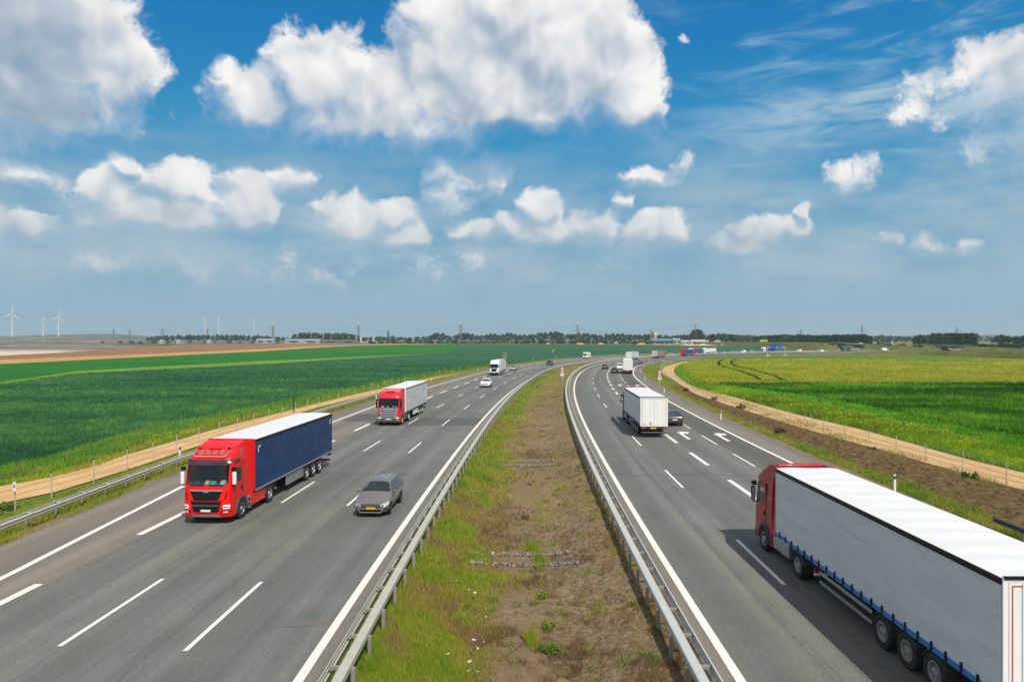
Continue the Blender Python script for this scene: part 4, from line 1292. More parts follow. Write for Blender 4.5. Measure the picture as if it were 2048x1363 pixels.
# --- 1 red tractor, navy curtain trailer
truck('articulated_truck', 'bright red tractor with four roof spotlights pulling a navy blue curtain trailer', dict(
    cab=M['red'], side=navy, front=M['red'], post=navy, trail=M['black'], brail=M['silver'], roof=wroof, rearf=M['red'], mirror=M['white'], visor_mat=visorm,
    face='wide_grille', lightbar=1, skirt=M['red'], archm=M['grey'], upper_window=1, side_mark=1, corner_tick=1, guardm=M['steel'], billow=.006, L=16.6, bogie=3.05, railh=.05,
    dash=[(.05, -.42, .2, .2, 1.93, CRM), (-.3, -.42, .25, .15, 1.93, TEAL), (-.75, -.45, .22, .28, 1.93, P_), (.5, -.4, .3, .2, 1.93, M['grey'])]),
    -15.28, 35.4, pi + .05)
# --- 2 red tractor with silver grille, white trailer
tp = (-13.3, 76.3)
truck('articulated_truck', 'red tractor with broad silver grille pulling a white trailer in the outer lane', dict(
    cab=M['crimson'], side=wcur, front=M['white'], roof=wroof, brail=M['grey'], trail=M['grey'], rearf=M['white'], face='silver_grille', skirt=M['grey'], hatch_dark=1,
    spoiler=pm('faded_red_paint', (.62, .12, .13), .45), L=16.6, guardm=M['white'], rim=pm('lime_rim', (.5, .55, .05), .4), rim2=M['silver'], billow=.014, visor=1, bumper=M['grey'],
    dash=[(-.85, -.42, .16, .2, 1.93, TEAL), (-.5, -.42, .1, .1, 1.93, P_), (.1, -.42, .12, .1, 1.93, P_), (.55, -.42, .3, .1, 1.93, CRM)]),
    tp[0], tp[1], pi + .052)
# --- 3 near right: deep red tractor, long light grey curtain trailer with blue rail
truck('articulated_truck', 'large red tractor with pale grey curtain trailer and blue bottom rail, nearest on the right', dict(
    cab=M['dred'], side=gcur, front=M['dred'], post=gcur, trail=M['black'], brail=M['blue'], roof=tarp, roofwave=.028, hooks=1, rearf=M['white'], rear=M['white'],
    border=pm('red_reflective_tape', (.55, .04, .03), .4), rtop=1, L=16.65, bogie=3.05, guard=2, billow=.008, railh=.1, pale_bars=1, face='x', mirror=M['black'], low=M['black']),
    12.3, 32.6, 0.0)
# --- 4 mid right: same look seen from behind
truck('articulated_truck', 'white curtain trailer with blue rail and yellow plate seen from behind beside the black car', dict(
    cab=M['dred'], side=gcur, front=M['dred'], post=M['white'], trail=M['black'], brail=M['blue'], roof=wroof, hooks=1, rearf=M['white'], rear=M['white'],
    border=pm('pink_reflective_tape', (.55, .2, .17), .4), rtop=1, L=16.5, rplate=M['yplate'], beam=M['dark'], guard=2, rear_labels=1, pale_bars=1, H=3.86, face='x'),
    14.15, 83.5, .045)
# ------------------------------------------------------------------ cars and vans


def car(name, label, kind, col, x, y, hd, cat='car', group=None, lod=0, plate='plate', opt=None):
    """body lofted from stations along its length; local +Y forward, origin under the front bumper"""
    o = opt or {}
    t = thing(name, label, cat, (x, y, zg(x, y)), -hd, group)
    K_ = {   # L, W, H, then stations: fraction, width fraction, belt/hood height, roof height (None = hood)
        'wagon': (4.5, 1.76, 1.62, [(0, .78, .70, None), (.02, .9, .78, None), (.06, .98, .87, None), (.14, 1, .96, None), (.245, 1, 1.03, None), (.27, 1, 1.03, 1.09), (.41, 1, 1.03, 1.53), (.5, 1, 1.03, 1.60), (.7, 1, 1.03, 1.62), (.9, .98, 1.04, 1.59), (.96, .97, 1.04, 1.48), (.985, .93, 1.0, 1.06), (1, .84, .92, None)], (.19, .79)),
        'suv': (4.5, 1.85, 1.68, [(0, .78, .78, None), (.02, .92, .86, None), (.06, 1, .97, None), (.15, 1, 1.05, None), (.25, 1, 1.10, None), (.28, 1, 1.1, 1.16), (.40, 1, 1.1, 1.60), (.5, 1, 1.1, 1.67), (.75, 1, 1.12, 1.67), (.9, .98, 1.14, 1.6), (.96, .95, 1.12, 1.3), (.99, .92, 1.1, None), (1, .84, .95, None)], (.19, .80)),
        'sedan': (4.6, 1.8, 1.45, [(0, .74, .58, None), (.025, .9, .66, None), (.07, .98, .74, None), (.15, 1, .83, None), (.27, 1, .9, None), (.30, 1, .92, .98), (.43, 1, .92, 1.36), (.52, 1, .93, 1.43), (.66, 1, .94, 1.42), (.76, .99, .95, 1.32), (.87, .97, .96, 1.02), (.9, .97, .96, None), (.985, .92, .92, None), (1, .84, .8, None)], (.19, .80)),
        'coupe': (4.9, 1.94, 1.48, [(0, .76, .6, None), (.025, .9, .72, None), (.07, .98, .82, None), (.15, 1, .9, None), (.29, 1, .97, None), (.32, 1, .98, 1.03), (.46, 1, .98, 1.40), (.55, 1, .99, 1.48), (.66, 1, 1.0, 1.45), (.8, .98, 1.02, 1.28), (.93, .95, 1.04, 1.1), (.95, .95, 1.03, None), (.985, .93, .97, None), (1, .88, .85, None)], (.19, .81)),
        'van': (5.0, 1.92, 1.95, [(0, .8, .7, None), (.02, .93, .85, None), (.06, 1, 1.0, None), (.13, 1, 1.08, None), (.16, 1, 1.1, 1.2), (.29, 1, 1.12, 1.84), (.36, 1, 1.12, 1.93), (.6, 1, 1.12, 1.96), (.93, 1, 1.12, 1.94), (.98, .99, 1.12, 1.85), (.995, .97, 1.12, 1.2), (1, .95, 1.1, None)], (.19, .80)),
        'offroad': (4.5, 1.85, 1.86, [(0, .88, .85, None), (.02, .96, .98, None), (.07, .97, 1.05, None), (.26, .98, 1.12, None), (.28, .98, 1.14, 1.2), (.34, .98, 1.14, 1.74), (.4, .98, 1.14, 1.84), (.7, .98, 1.14, 1.86), (.97, .97, 1.14, 1.84), (.99, .96, 1.14, 1.5), (1, .95, 1.12, None)], (.18, .80)),
    }
    L, W_, H_, ST, (fa, ra) = K_[kind]
    hw = W_ / 2

    def sec(i):
        f, wf, belt, roof = ST[i]
        w = hw * wf; y_ = -f * L
        zb = .24 if kind not in ('suv', 'offroad') else .3
        if f < .03 or f > .98: zb += .06
        if roof is None:
            r_ = belt; b_ = belt - .05; wr = w * .93; w2 = w * .78
        else:
            r_ = roof; b_ = belt; gh = max(0, roof - belt); k = (.30 if kind not in ('van', 'offroad') else .12)
            wr = w * (.975 - k * min(1, gh / .55)); w2 = wr - .14
        if roof is None: rz = r_ - .02
        else: rz = r_ - .05 * min(1, (r_ - b_) / .3)
        rise = .02
        return [(0, y_, zb), (w - .12, y_, zb), (w - .03, y_, zb + .1), (w, y_, .5 * (zb + b_) + .02), (w * .985, y_, b_), (wr, y_, rz), (w2, y_, r_), (0, y_, r_ + rise)]
    S = [sec(i) for i in range(len(ST))]
    FR = [s_[0] for s_ in ST]

    def surf(f, k, fr, side=1):
        f = min(max(f, 0), 1); i = min(len(ST) - 2, max(0, int(np.searchsorted(FR, f, 'right')) - 1))
        u = (f - FR[i]) / (FR[i + 1] - FR[i])
        a = [S[i][k][d] * (1 - u) + S[i + 1][k][d] * u for d in (0, 1, 2)]
        b = [S[i][k + 1][d] * (1 - u) + S[i + 1][k + 1][d] * u for d in (0, 1, 2)]
        p = [a[d] * (1 - fr) + b[d] * fr for d in (0, 1, 2)]
        p[0] *= side
        return Vector(p)
    mb = MB(); n = 15
    for s_ in S:
        mb.v += [tuple(p) for p in s_] + [(-p[0], p[1], p[2]) for p in s_[6:0:-1]] + [tuple(s_[0])]
    for i in range(len(S) - 1):
        for j in range(14): mb.f.append((i * n + j, i * n + j + 1, (i + 1) * n + j + 1, (i + 1) * n + j))
    mb.f.append(tuple(range(13, -1, -1))); e_ = (len(S) - 1) * n; mb.f.append(tuple(range(e_, e_ + 14)))
    body = mb.build('body', col, t, True, recalc=True)

    def patch(nm, pts, mat, parent=t, off=.008, th=0):
        """pts rows of Vectors on the surface, pushed outward"""
        rows = []
        A = pts; c = Vector((0, -L / 2, .6))
        nr, nc = len(A), len(A[0])
        for i in range(nr):
            row = []
            for j in range(nc):
                du = A[i][min(j + 1, nc - 1)] - A[i][max(j - 1, 0)]; dv = A[min(i + 1, nr - 1)][j] - A[max(i - 1, 0)][j]
                nn = du.cross(dv)
                if nn.length < 1e-9: nn = Vector((0, 0, 1))
                nn.normalize()
                if nn.dot(A[i][j] - c) < 0: nn = -nn
                row.append(tuple(A[i][j] + nn * off))
            rows.append(row)
        mb = MB(); mb.grid(rows); return mb.build(nm, mat, parent, True, recalc=False)

    def across(f, inset):
        """row of points across the car over the roof section at fraction f"""
        P = [surf(f, 4, 1.0, 1), surf(f, 6, 0, 1), surf(f, 6, 1, 1), surf(f, 6, 0, -1), surf(f, 4, 1.0, -1)]
        out = []
        for k in range(9):
            u = (-1 + 2 * k / 8) * (1 - inset); w = abs(u); s_ = 1 if u > 0 else -1
            if w > .82: p = surf(f, 5, (1 - w) / .18, s_) if False else surf(f, 5, min(1, (1 - w) / .18), s_)
            else: p = surf(f, 6, 1 - w / .82, s_)
            out.append(p)
        return out
    i0 = next(i for i, s_ in enumerate(ST) if s_[3] is not None); i1 = i0 + 1
    f0, f1 = FR[i0], FR[i1]
    ws = patch('windscreen', [across(f0 + (f1 - f0) * k, .06) for k in (.04, .35, .7, .97)], M['dglass'])
    j1 = max(i for i, s_ in enumerate(ST) if s_[3] is not None); j0 = j1 - 1
    if kind == 'coupe' or kind == 'sedan': j0 = j1 - 2
    patch('rear_window', [across(FR[j0] + (FR[j1] - FR[j0]) * k, .10) for k in (.12, .5, .9)], M['dglass'])
    ends = {'wagon': [(.33, .47), (.49, .66), (.68, .86)], 'suv': [(.32, .47), (.49, .68), (.70, .87)], 'sedan': [(.34, .5), (.52, .72)], 'coupe': [(.36, .53), (.55, .78)], 'van': [(.19, .34), (.37, .62), (.65, .93)], 'offroad': [(.31, .46), (.49, .68), (.71, .93)]}[kind]
    for s in (-1, 1):
        for (a, b) in ends:
            if o.get('panel') and a > .35: continue
            rows = [[surf(a + (b - a) * k / 4, 4, v, s) for k in range(5)] for v in (.10, .5, .88)]
            patch('side_window', rows, M['dglass'])
    # lights, grille, bumper, plate
    for s in (-1, 1):
        rows = [[surf(f_, 3, v, s) for f_ in (.0, .028, .06, .1)] for v in (.30, 1.0)]
        patch('headlight', rows, M['lens'], off=.014)
        rows = [[surf(f_, 3, v, s) for f_ in (.955, .98, .997)] for v in (.35, 1.0)]
        patch('tail_light', rows, M['rlens'], off=.014)
    w0 = hw * ST[0][1]; z1 = ST[0][2]
    mb = MB(); mb.box(-w0 * .74, w0 * .74, -.03, .03, z1 - .16, z1 - .01); gr = mb.build('grille', M['black'], t, bevel=.01)
    if not lod:
        for zz in (z1 - .11, z1 - .06):
            mb = MB(); mb.box(-w0 * .7, w0 * .7, .02, .045, zz, zz + .018); mb.build('grille_bar', M['silver'], gr)
        for s in (-1, 1):
            rows = [[surf(f_, 3, v, s) for f_ in (.002, .02, .045)] for v in (-.12, .06)]
            rows = [[surf(f_, 2, v, s) for f_ in (.002, .02, .045)] for v in (.25, .65)]
            patch('fog_lamp', rows, M['black'], off=.012)
    for s in (-1, 1):
        mb = MB(); mb.hexa([(s * w0 * .76, -.05, z1 - .17), (s * w0 * 1.0, -.09, z1 - .15), (s * w0 * 1.0, -.2, z1 - .15), (s * w0 * .76, -.2, z1 - .17), (s * w0 * .76, -.03, z1 - .03), (s * w0 * 1.04, -.08, z1 + .02), (s * w0 * 1.04, -.2, z1 + .02), (s * w0 * .76, -.2, z1 - .0)])
        for i_ in range(8): mb.v[i_] = (mb.v[i_][0], mb.v[i_][1] + .05, mb.v[i_][2])
        mb.build('headlamp_front', M['lens'], t, bevel=.01)
    mb = MB(); mb.box(-w0 * .8, w0 * .8, -.02, .022, .30, .42); mb.build('lower_grille', M['black'], t, bevel=.01)
    mb = MB(); mb.box(-w0 * .86, w0 * .86, -.03, .05, .25, .29); mb.build('bumper_lip', M['silver'] if not lod else M['black'], t, bevel=.01)
    mb = MB(); mb.box(-.26, .26, 0, .035, z1 - .26, z1 - .155); pl = mb.build('number_plate', M[plate], t)
    if not lod and plate == 'yplate':
        mb = MB(); mb.box(.22, .26, .03, .04, z1 - .26, z1 - .155); mb.build('plate_band', M['bplate'], pl)
    zr = ST[-1][2]
    mb = MB(); mb.box(-.26, .26, -L - .025, -L + .02, zr - .22, zr - .10); mb.build('number_plate', M['plate'] if plate != 'yplate' else M['yplate'], t)
    mb = MB(); mb.box(-hw * .78, hw * .78, -L - .012, -L + .05, .28, .44); mb.build('rear_bumper', M['black'], t, bevel=.02)
    if o.get('light_strip'):
        mb = MB(); mb.box(-hw * .8, hw * .8, -L - .02, -L + .05, zr - .05, zr); mb.build('tail_light_strip', M['rlens'], t, bevel=.01)
    # mirrors
    for s in (-1, 1):
        p = surf(f0 + .035, 4, 0, s)
        mb = MB(); mb.box(p.x + s * .02 - (.0 if s > 0 else .2), p.x + s * .02 + (.2 if s > 0 else 0), p.y - .12, p.y, p.z + .0, p.z + .13)
        mb.build('mirror', col if not o.get('mirror') else o['mirror'], t, True, bevel=.045, seg=3)
    if o.get('rails'):
        for s in (-1, 1):
            rr = [surf(f_, 5, .85, s) for f_ in (.44, .52, .62, .72, .82, .88)]
            mb = MB()
            for a_, b_ in zip(rr, rr[1:]): mb.cyl(a_ + Vector((0, 0, .055)), b_ + Vector((0, 0, .055)), .022, n=8)
            for p in (rr[0], rr[-1], rr[2]): mb.cyl(p + Vector((0, 0, -.01)), p + Vector((0, 0, .06)), .03, n=8)
            mb.build('roof_rail', M['silver'], t, True)
        p = surf(.45, 6, 1, 1)
        mb = MB(); mb.cyl(p, p + Vector((0, -.22, .38)), .006, n=5); mb.build('aerial', M['black'], t)
    r = .31 if kind in ('wagon', 'sedan') else .35
    for f_ in (fa, ra):
        for s in (-1, 1):
            yy = -f_ * L
            mb = MB(); disc = [(yy + (r + .07) * cos(a), r + (r + .07) * sin(a)) for a in [pi * k / 14 for k in range(15)]] + [(yy - r - .07, .2), (yy + r + .07, .2)]
            mb.prism_x(disc, s * (hw - .3), s * (hw + .006)); mb.build('wheel_well', M['black'], t)
            wheel(t, s * (hw + .012), yy, r, .2, s, None, 'silver', n=20)
    if not lod:
        for s in (-1, 1):
            for f_ in (.48, .67):
                rows = [[surf(f_ + d_, 2 + kk, v, s) for d_ in (0, .003)] for kk, v in ((0, .2), (1, .1), (1, .9), (2, .0))]
                patch('door_gap', rows, M['black'], off=.003)
            rows = [[surf(f_, 3, v, s) for f_ in (.43, .46)] for v in (.82, .9)]; patch('door_handle', rows, M['black'], off=.02)
    return t


def rearpos(cv, px, py, L, inv=False):
    """front origin and heading from the photo position of a vehicle's rear centre (going away)"""
    x, y = g(px, py); s, off = cv.near(x, y); h = cv.head(s)
    return x + sin(h) * L, y + cos(h) * L, cv.head(s + L / 2)


def frontpos(cv, px, py):
    x, y = g(px, py); s, off = cv.near(x, y); return x, y, cv.head(s) + pi


# oncoming
car('estate_car', 'taupe metallic estate car with roof rails and yellow number plate', 'wagon', M['taupe'], -7.35, 36.85, pi + .045, 'car', None, 0, 'yplate', dict(rails=1))
x, y, h = frontpos(LC, 970, 775); car('off_road_car', 'white compact off-road car with dark bumper driving behind the white-trailer truck', 'suv', M['white'], x, y, h, opt=dict(mirror=M['white']))
x, y, h = frontpos(LC, 1024, 741); car('saloon_car', 'pale silver-blue saloon car just behind the white lorry', 'sedan', pm('ice_blue_paint', (.36, .44, .52), .3, .4, .8), x, y, h, lod=1)
x, y, h = frontpos(LC, 1097, 730.2); car('off_road_car', 'black boxy off-road car on the far side of the warning sign', 'offroad', pm('black_paint', (.02, .024, .03), .25, 0, .8), x, y, h, lod=1)
# going away
x, y = g(1364, 852); h = RC.head(RC.near(x, y)[0]); car('coupe_car', 'glossy black coupe half hidden beside the white trailer', 'coupe', pm('black_paint', (.02, .024, .03), .25, 0, .8), x - .75 + sin(h) * 4.9, y + 4.9, h, opt=dict(light_strip=1))
x, y, h = rearpos(RC, 1209.5, 738, 4.6); car('hatchback_car', 'small dark red car in the fast lane of the right carriageway', 'wagon', pm('wine_paint', (.12, .015, .02), .3, 0, .8), x, y, h, lod=1)
x, y, h = rearpos(RC, 1229, 746.3, 4.6); car('hatchback_car', 'black car following the white minibus', 'wagon', pm('black_paint', (.02, .024, .03), .25, 0, .8), x, y, h, lod=1)
x, y, h = rearpos(RC, 1239.5, 738.7, 5.0); car('minibus', 'white minibus left of the white box trailer', 'van', M['white'], x, y, h, 'van', lod=1)
x, y, h = rearpos(RC, 1279.5, 728, 4.6); car('saloon_car', 'brownish car right of the white box trailer in the outer lane', 'sedan', pm('bronze_paint', (.12, .075, .06), .35, .2, .6), x, y, h, lod=1)
x, y, h = rearpos(RC, 1250, 731, 4.6); car('saloon_car', 'dark car mostly hidden behind the white minibus', 'sedan', pm('black_paint', (.02, .024, .03), .25, 0, .8), x, y, h, lod=1)
# distant trucks
lodT = lambda **k: dict(dict(lod=1, cab=M['white'], side=wcur, front=M['white'], roof=wroof, rearf=M['white'], face='x'), **k)
x, y, h = frontpos(LC, 988, 750.5)
truck('box_lorry', 'white lorry with black grille and short box body ahead of the white off-road car', dict(cab=M['white'], side=wcur, front=M['white'], roof=wroof, rearf=M['white'], face='x', tall=1, L=14.2, bogie=2.4, visor=0, bumper=M['black'], ax2=5.0), x, y, h)
x, y, h = rearpos(RC, 1257, 747.6, 16.5)
truck('articulated_truck', 'white box trailer seen square from behind next to the white minibus', lodT(cab=M['white'], H=3.9, rear=pm('off_white_door', (.7, .7, .68), .5)), x, y, h)
x, y, h = rearpos(RC, 1258.5, 720.5, 16.5)
truck('articulated_truck', 'white trailer visible just above the square white box trailer', lodT(rear=pm('off_white_door', (.7, .7, .68), .5)), x, y, h)
x, y, h = rearpos(RC, 1310, 716.2, 16.5)
truck('articulated_truck', 'grey tarpaulin trailer with a red tractor on the far bend', lodT(cab=M['crimson'], side=ycur, front=ycur, post=ycur, rear=pm('light_grey_door', (.5, .5, .46), .6), roof=ycur), x, y, h)
x, y, h = rearpos(RC, 1367, 711.4, 15)
truck('articulated_truck', 'red and blue trailer on the far bend of the right carriageway', lodT(cab=M['red'], side=pm('mid_blue_curtain', (.02, .06, .22), .6), front=M['red'], post=M['red'], rear=M['red'], rearf=M['red'], roof=pm('pale_roof', (.6, .55, .55), .6), L=16), x, y, h)


def far_on(cv, px, off, rev=True, L=0):
    """vehicle on a lane of a far carriageway at photo column px"""
    best = None
    for i in range(int(cv.L) - 30):
        p = cv.at(i, off)
        if p[1] > 200:
            e = abs(CX + p[0] / p[1] * FPX - px)
            if best is None or e < best[0]: best = (e, i, p)
    i, p = best[1], best[2]
    return p[0], p[1], cv.head(i) + (pi if rev else 0)


x, y, h = far_on(LC, 1378, -9.5); truck('articulated_truck', 'white tractor with dark blue trailer approaching far off behind the red and blue truck', lodT(side=pm('dull_blue_curtain', (.05, .09, .16), .6)), x, y, h)
x, y, h = far_on(LC, 1405, -9.5); truck('articulated_truck', 'white tractor with cream trailer left of the small white car', lodT(side=M['cream'], post=M['cream']), x, y, h)
x, y, h = far_on(LC, 1425, -9.5); car('saloon_car', 'small white car directly behind the cream trailer', 'sedan', M['white'], x, y, h, lod=1)
x, y, h = far_on(LC, 1447, -9.5); car('saloon_car', 'small pale green-grey car between the cream trailer and the white van', 'sedan', pm('sage_paint', (.2, .27, .25), .35, .3, .6), x, y, h, lod=1)
x, y, h = far_on(LC, 1483, -9.5); car('panel_van', 'white van between the cream trailer and the dark blue trailer', 'van', M['white'], x, y, h, 'van', lod=1, opt=dict(panel=1))
x, y, h = far_on(LC, 1525, -9.5); truck('articulated_truck', 'white tractor with deep blue trailer below the yellow billboard', lodT(side=pm('deep_blue_curtain', (.02, .035, .18), .6), post=navy), x, y, h)
x, y, h = far_on(LC, 1339, -2.0); car('saloon_car', 'pale blue car in the inner lane left of the red and blue truck', 'sedan', pm('light_blue_paint', (.25, .42, .52), .3, .3, .8), x, y, h, lod=1)
x, y, h = far_on(LC, 1346, -9.6); car('hatchback_car', 'blue-grey car behind the pale blue car', 'wagon', pm('slate_blue_paint', (.12, .2, .27), .3, .3, .8), x, y, h, lod=1)
x, y, h = far_on(LC, 1595, -6); car('panel_van', 'white van with red stripe right of the blue direction signs', 'van', M['white'], x, y, h, 'van', lod=1, opt=dict(panel=1))
x, y, h = far_on(LC, 1604, -2); car('hatchback_car', 'tiny silver car right of the van with a red stripe', 'wagon', M['silver'], x, y, h, lod=1)
x, y, h = far_on(RC, 1637, 5.5, False); car('panel_van', 'white panel van driving right below the flyover ramp', 'van', M['white'], x + 5, y + 3, h, 'van', lod=1, opt=dict(panel=1))
x, y, h = far_on(LC, 1683, -3); truck('articulated_truck', 'dark lorry passing under the flyover', lodT(cab=M['grey'], side=pm('dark_teal_curtain', (.04, .08, .09), .6), L=12, bogie=2.4), x, y, h)
x, y, h = (at(1776, 442), 442, 1.35); car('panel_van', 'white van driving up the curved ramp', 'van', M['white'], x, y, h, 'van', lod=1, opt=dict(panel=1)).location.z = 2.42


def motorhome():
    x, y, h = frontpos(LC, 1169, 716)
    t = thing('motorhome', 'white motorhome with over-cab bulge rounding the far bend', 'motorhome', (x, y, 0), -h)
    mb = MB(); mb.prism_x([(-1.9, .5), (-6.6, .5), (-6.6, 2.95), (-1.0, 2.95), (-.75, 2.5), (-1.1, 2.05), (-1.9, 2.0)], -1.12, 1.12); mb.build('living_body', M['white'], t, bevel=.08)
    mb = MB(); mb.prism_x([(0, .45), (-2.0, .45), (-2.0, 2.0), (-1.25, 1.95), (-.75, 1.25), (-.05, 1.0)], -.98, .98); mb.build('cab', M['white'], t, bevel=.06)
    mb = MB(); mb.hexa([(-.85, -.68, 1.3), (.85, -.68, 1.3), (.85, -.7, 1.28), (-.85, -.7, 1.28), (-.8, -1.12, 1.92), (.8, -1.12, 1.92), (.8, -1.2, 1.9), (-.8, -1.2, 1.9)]); mb.build('windscreen', M['dglass'], t)
    for s in (-1, 1):
        mb = MB(); mb.prism_x([(-.9, 1.3), (-1.7, 1.3), (-1.7, 1.85), (-1.3, 1.85)], s * .96, s * 1.0); mb.build('side_window', M['dglass'], t)
        mb = MB(); mb.prism_x([(-3.0, 1.5), (-4.2, 1.5), (-4.2, 2.1), (-3.0, 2.1)], s * 1.1, s * 1.135); mb.build('side_window', M['dglass'], t)
        mb = MB(); mb.box(s * .7 - .14, s * .7 + .14, -.03, .02, .72, .9); mb.build('headlight', M['lens'], t)
        for yy in (-.95, -4.8): wheel(t, s * 1.02, yy, .34, .22, s, None, 'silver', n=18)
    mb = MB(); mb.box(-.55, .55, -.02, .015, .6, .85); mb.build('grille', M['black'], t)


motorhome()
print('vehicles ok')
# ------------------------------------------------------------------ guardrails, fences, posts, signs
galv = pm('galvanised_steel', (.46, .43, .37), .6, .1, 0, .2, 3)
galv2 = pm('pale_galvanised_steel', (.50, .51, .48), .55, .15, 0, .15, 3)
rust = pm('weathered_post_steel', (.33, .30, .26), .6, .3, 0, .25, 5)
blackcap = M['black']


def sweep(mb, prof, cv, off, s0, s1, step=2.0, closed=True, z0=0.0):
    rows = []; s = s0; ss = []
    while s < s1: ss.append(s); s += step if s < 260 else step * 3
    ss.append(s1)
    sg = 1 if not closed else 1
    for s in ss:
        o = fv(off, s); row = []
        for (l, z) in prof:
            p = cv.at(s, o + l); row.append((p[0], p[1], z + z0 + zg(*p) + cv.z(s)))
        if closed: row.append(row[0])
        rows.append(row)
    mb.grid(rows)
    if closed:
        n = len(prof)
        mb.add(rows[0][:n], [tuple(range(n))]); mb.add(rows[-1][:n], [tuple(range(n))[::-1]])


def wbeam(sg, t=.0):
    """corrugated beam, facing sg"""
    return [(0, .75), (.03 * sg, .74), (.075 * sg, .70), (.075 * sg, .655), (.01 * sg, .61), (.075 * sg, .565), (.075 * sg, .52), (.03 * sg, .475), (0, .46)]


def rail(name, label, cv, off, sg, s0, s1, kind, group=None, pitch=2.0, mat=galv, zb=-.12):
    p0 = cv.at(s0, fv(off, s0))
    t = thing(name, label, 'guardrail', (0, 0, 0), 0, group)
    if kind == 'box':
        mb = MB(); sweep(mb, [(-.135, .64), (-.135, .80), (-.11, .82), (.11, .82), (.135, .80), (.135, .64)], cv, off, s0, s1); mb.build('top_beam', mat, t, True)
        mb = MB(); sweep(mb, wbeam(sg), cv, lambda s: fv(off, s) + .46 * sg, s0, s1, closed=False); mb.build('face_rail', mat, t, True)
    elif kind == 'double':
        mb = MB(); sweep(mb, wbeam(sg), cv, off, s0, s1, closed=False); mb.build('face_rail', mat, t, True)
        mb = MB(); sweep(mb, [(-.36 * sg, .70), (-.36 * sg, .74), (-.30 * sg, .74), (-.30 * sg, .60), (-.36 * sg, .60)], cv, off, s0, s1); mb.build('back_rail', mat, t)
    else:
        mb = MB(); sweep(mb, wbeam(sg), cv, off, s0, s1, closed=False); mb.build('face_rail', mat, t, True)
    far = MB(); farst = MB(); n = 0; s = s0 + .6; first = {}
    po = {'box': -.16 * sg, 'double': -.2 * sg, 'single': -.12 * sg}[kind]
    while s < s1:
        o = fv(off, s); h = cv.head(s); x, y = cv.at(s, o + po)
        z = zg(x, y) + cv.z(s)
        c_, s_ = cos(h), sin(h)

        def bx(m, cx, cy, hx, hy, za, zb_):
            q = []
            for zz in (za, zb_):
                for (a, b) in ((-hx, -hy), (hx, -hy), (hx, hy), (-hx, hy)):
                    q.append((cx + a * c_ + b * s_, cy - a * s_ + b * c_, zz))
            m.hexa(q)
        if n < 100:
            mb = MB(); bx(mb, x, y, .05, .07, z + zb - .25, z + .64); mb.build('post', rust, t)
        else: bx(far, x, y, .05, .07, z + zb - .25, z + .64)
        if kind == 'box':
            px, py = cv.at(s, o + .29 * sg); m = MB() if n < 100 else farst
            bx(m, px, py, .17, .05, z + .60, z + .68)
            if n < 100: m.build('spacer', rust, t)
        if kind == 'double':
            px, py = cv.at(s, o - .17 * sg); m = MB() if n < 100 else farst
            bx(m, px, py, .24, .05, z + .745, z + .755)
            if n < 100: m.build('strap', galv2, t)
        n += 1; s += pitch if s < 330 else pitch * 2
    if far.v: far.build('post', rust, t)['kind'] = 'stuff'
    if farst.v: farst.build('spacer', rust, t)['kind'] = 'stuff'
    return t


rail('guardrail', 'long warm grey guardrail along the left edge of the grassy median', LC, 1.47, -1, LC.sY(6), LC.sY(560), 'box', pitch=2.0, mat=galv)
rail('guardrail', 'long pale steel guardrail along the right edge of the grassy median', RC, -1.42, 1, RC.sY(6), RC.sY(560), 'box', pitch=2.0, mat=galv2)
rail('guardrail', 'grey guardrail with cross straps between the left lanes and the sandy track', LC, lambda s: L_pav(s) - .75, 1, LC.sY(22), LC.sY(122), 'double', pitch=2.35)
rail('guardrail', 'far guardrail along the dark green crop on the outer bend', LC, lambda s: L_pav(s) - .8, 1, LC.sY(370), LC.sY(640), 'single', pitch=4)
rail('guardrail', 'short dark guardrail at the lower right edge behind the large trailer', RC, lambda s: R_pav(s) + .1, -1, RC.sY(14), RC.sY(34.5), 'single', pitch=2, mat=pm('dull_dark_steel', (.09, .09, .095), .6, .4))


def fence(name, label, pts, pitch, hgt, mesh, cap, rad=.03):
    cv = Curve(pts, 1, 2)
    t = thing(name, label, 'fence', (0, 0, 0))
    s = 0; n = 0
    while s <= cv.L:
        x, y = cv.at(s); h = hgt * random.Random(n).uniform(.96, 1.05); a = random.Random(n + 9).uniform(-.02, .02)
        mb = MB(); mb.cyl((x, y, -.2), (x + a, y, h), rad, n=6)
        p = mb.build('post', galv, t)
        if cap and y < 130:
            mb = MB(); mb.cyl((x + a, y, h - .06), (x + a, y, h + .02), rad * 1.25, n=6); mb.build('post_cap', blackcap, p)
        n += 1; s += pitch
        if n > 99: break
    if mesh:
        mb = MB()
        for zz in [.08 + .17 * k for k in range(9)]:
            sweep(mb, [(-.005, zz - .005), (.005, zz - .005), (0, zz + .005)], cv, 0, 0, cv.L, 3)
        s = 0
        while s < min(cv.L, 90):
            x, y = cv.at(s); mb.cyl((x, y, .05), (x, y, 1.45), .004, n=3, cap=False); s += .3
        mb.build('wire_mesh', galv, t)
    return t


fr = [(g(2048, 980)[0] + .5, 25)] + [g(*p) for p in ((2023, 973), (1943, 951), (1877, 934), (1771, 903), (1688, 881), (1592, 853.5), (1446, 808), (1387, 787), (1350, 763), (1325, 748), (1322, 740), (1327, 733), (1345, 727.5))]
fence('wire_fence', 'wire mesh fence on thin posts beside the right sandy track', fr, 4.0, 1.52, 1, 0)
fence('post_fence', 'row of thin posts with black tips in front of the left sandy track', [(-26.9, 24), (-26.9, 45), (-27.8, 60), (-27.6, 80), (-26.7, 97), (-24.7, 123), (-21.5, 150)], 4.35, 1.55, 0, 1, .035)


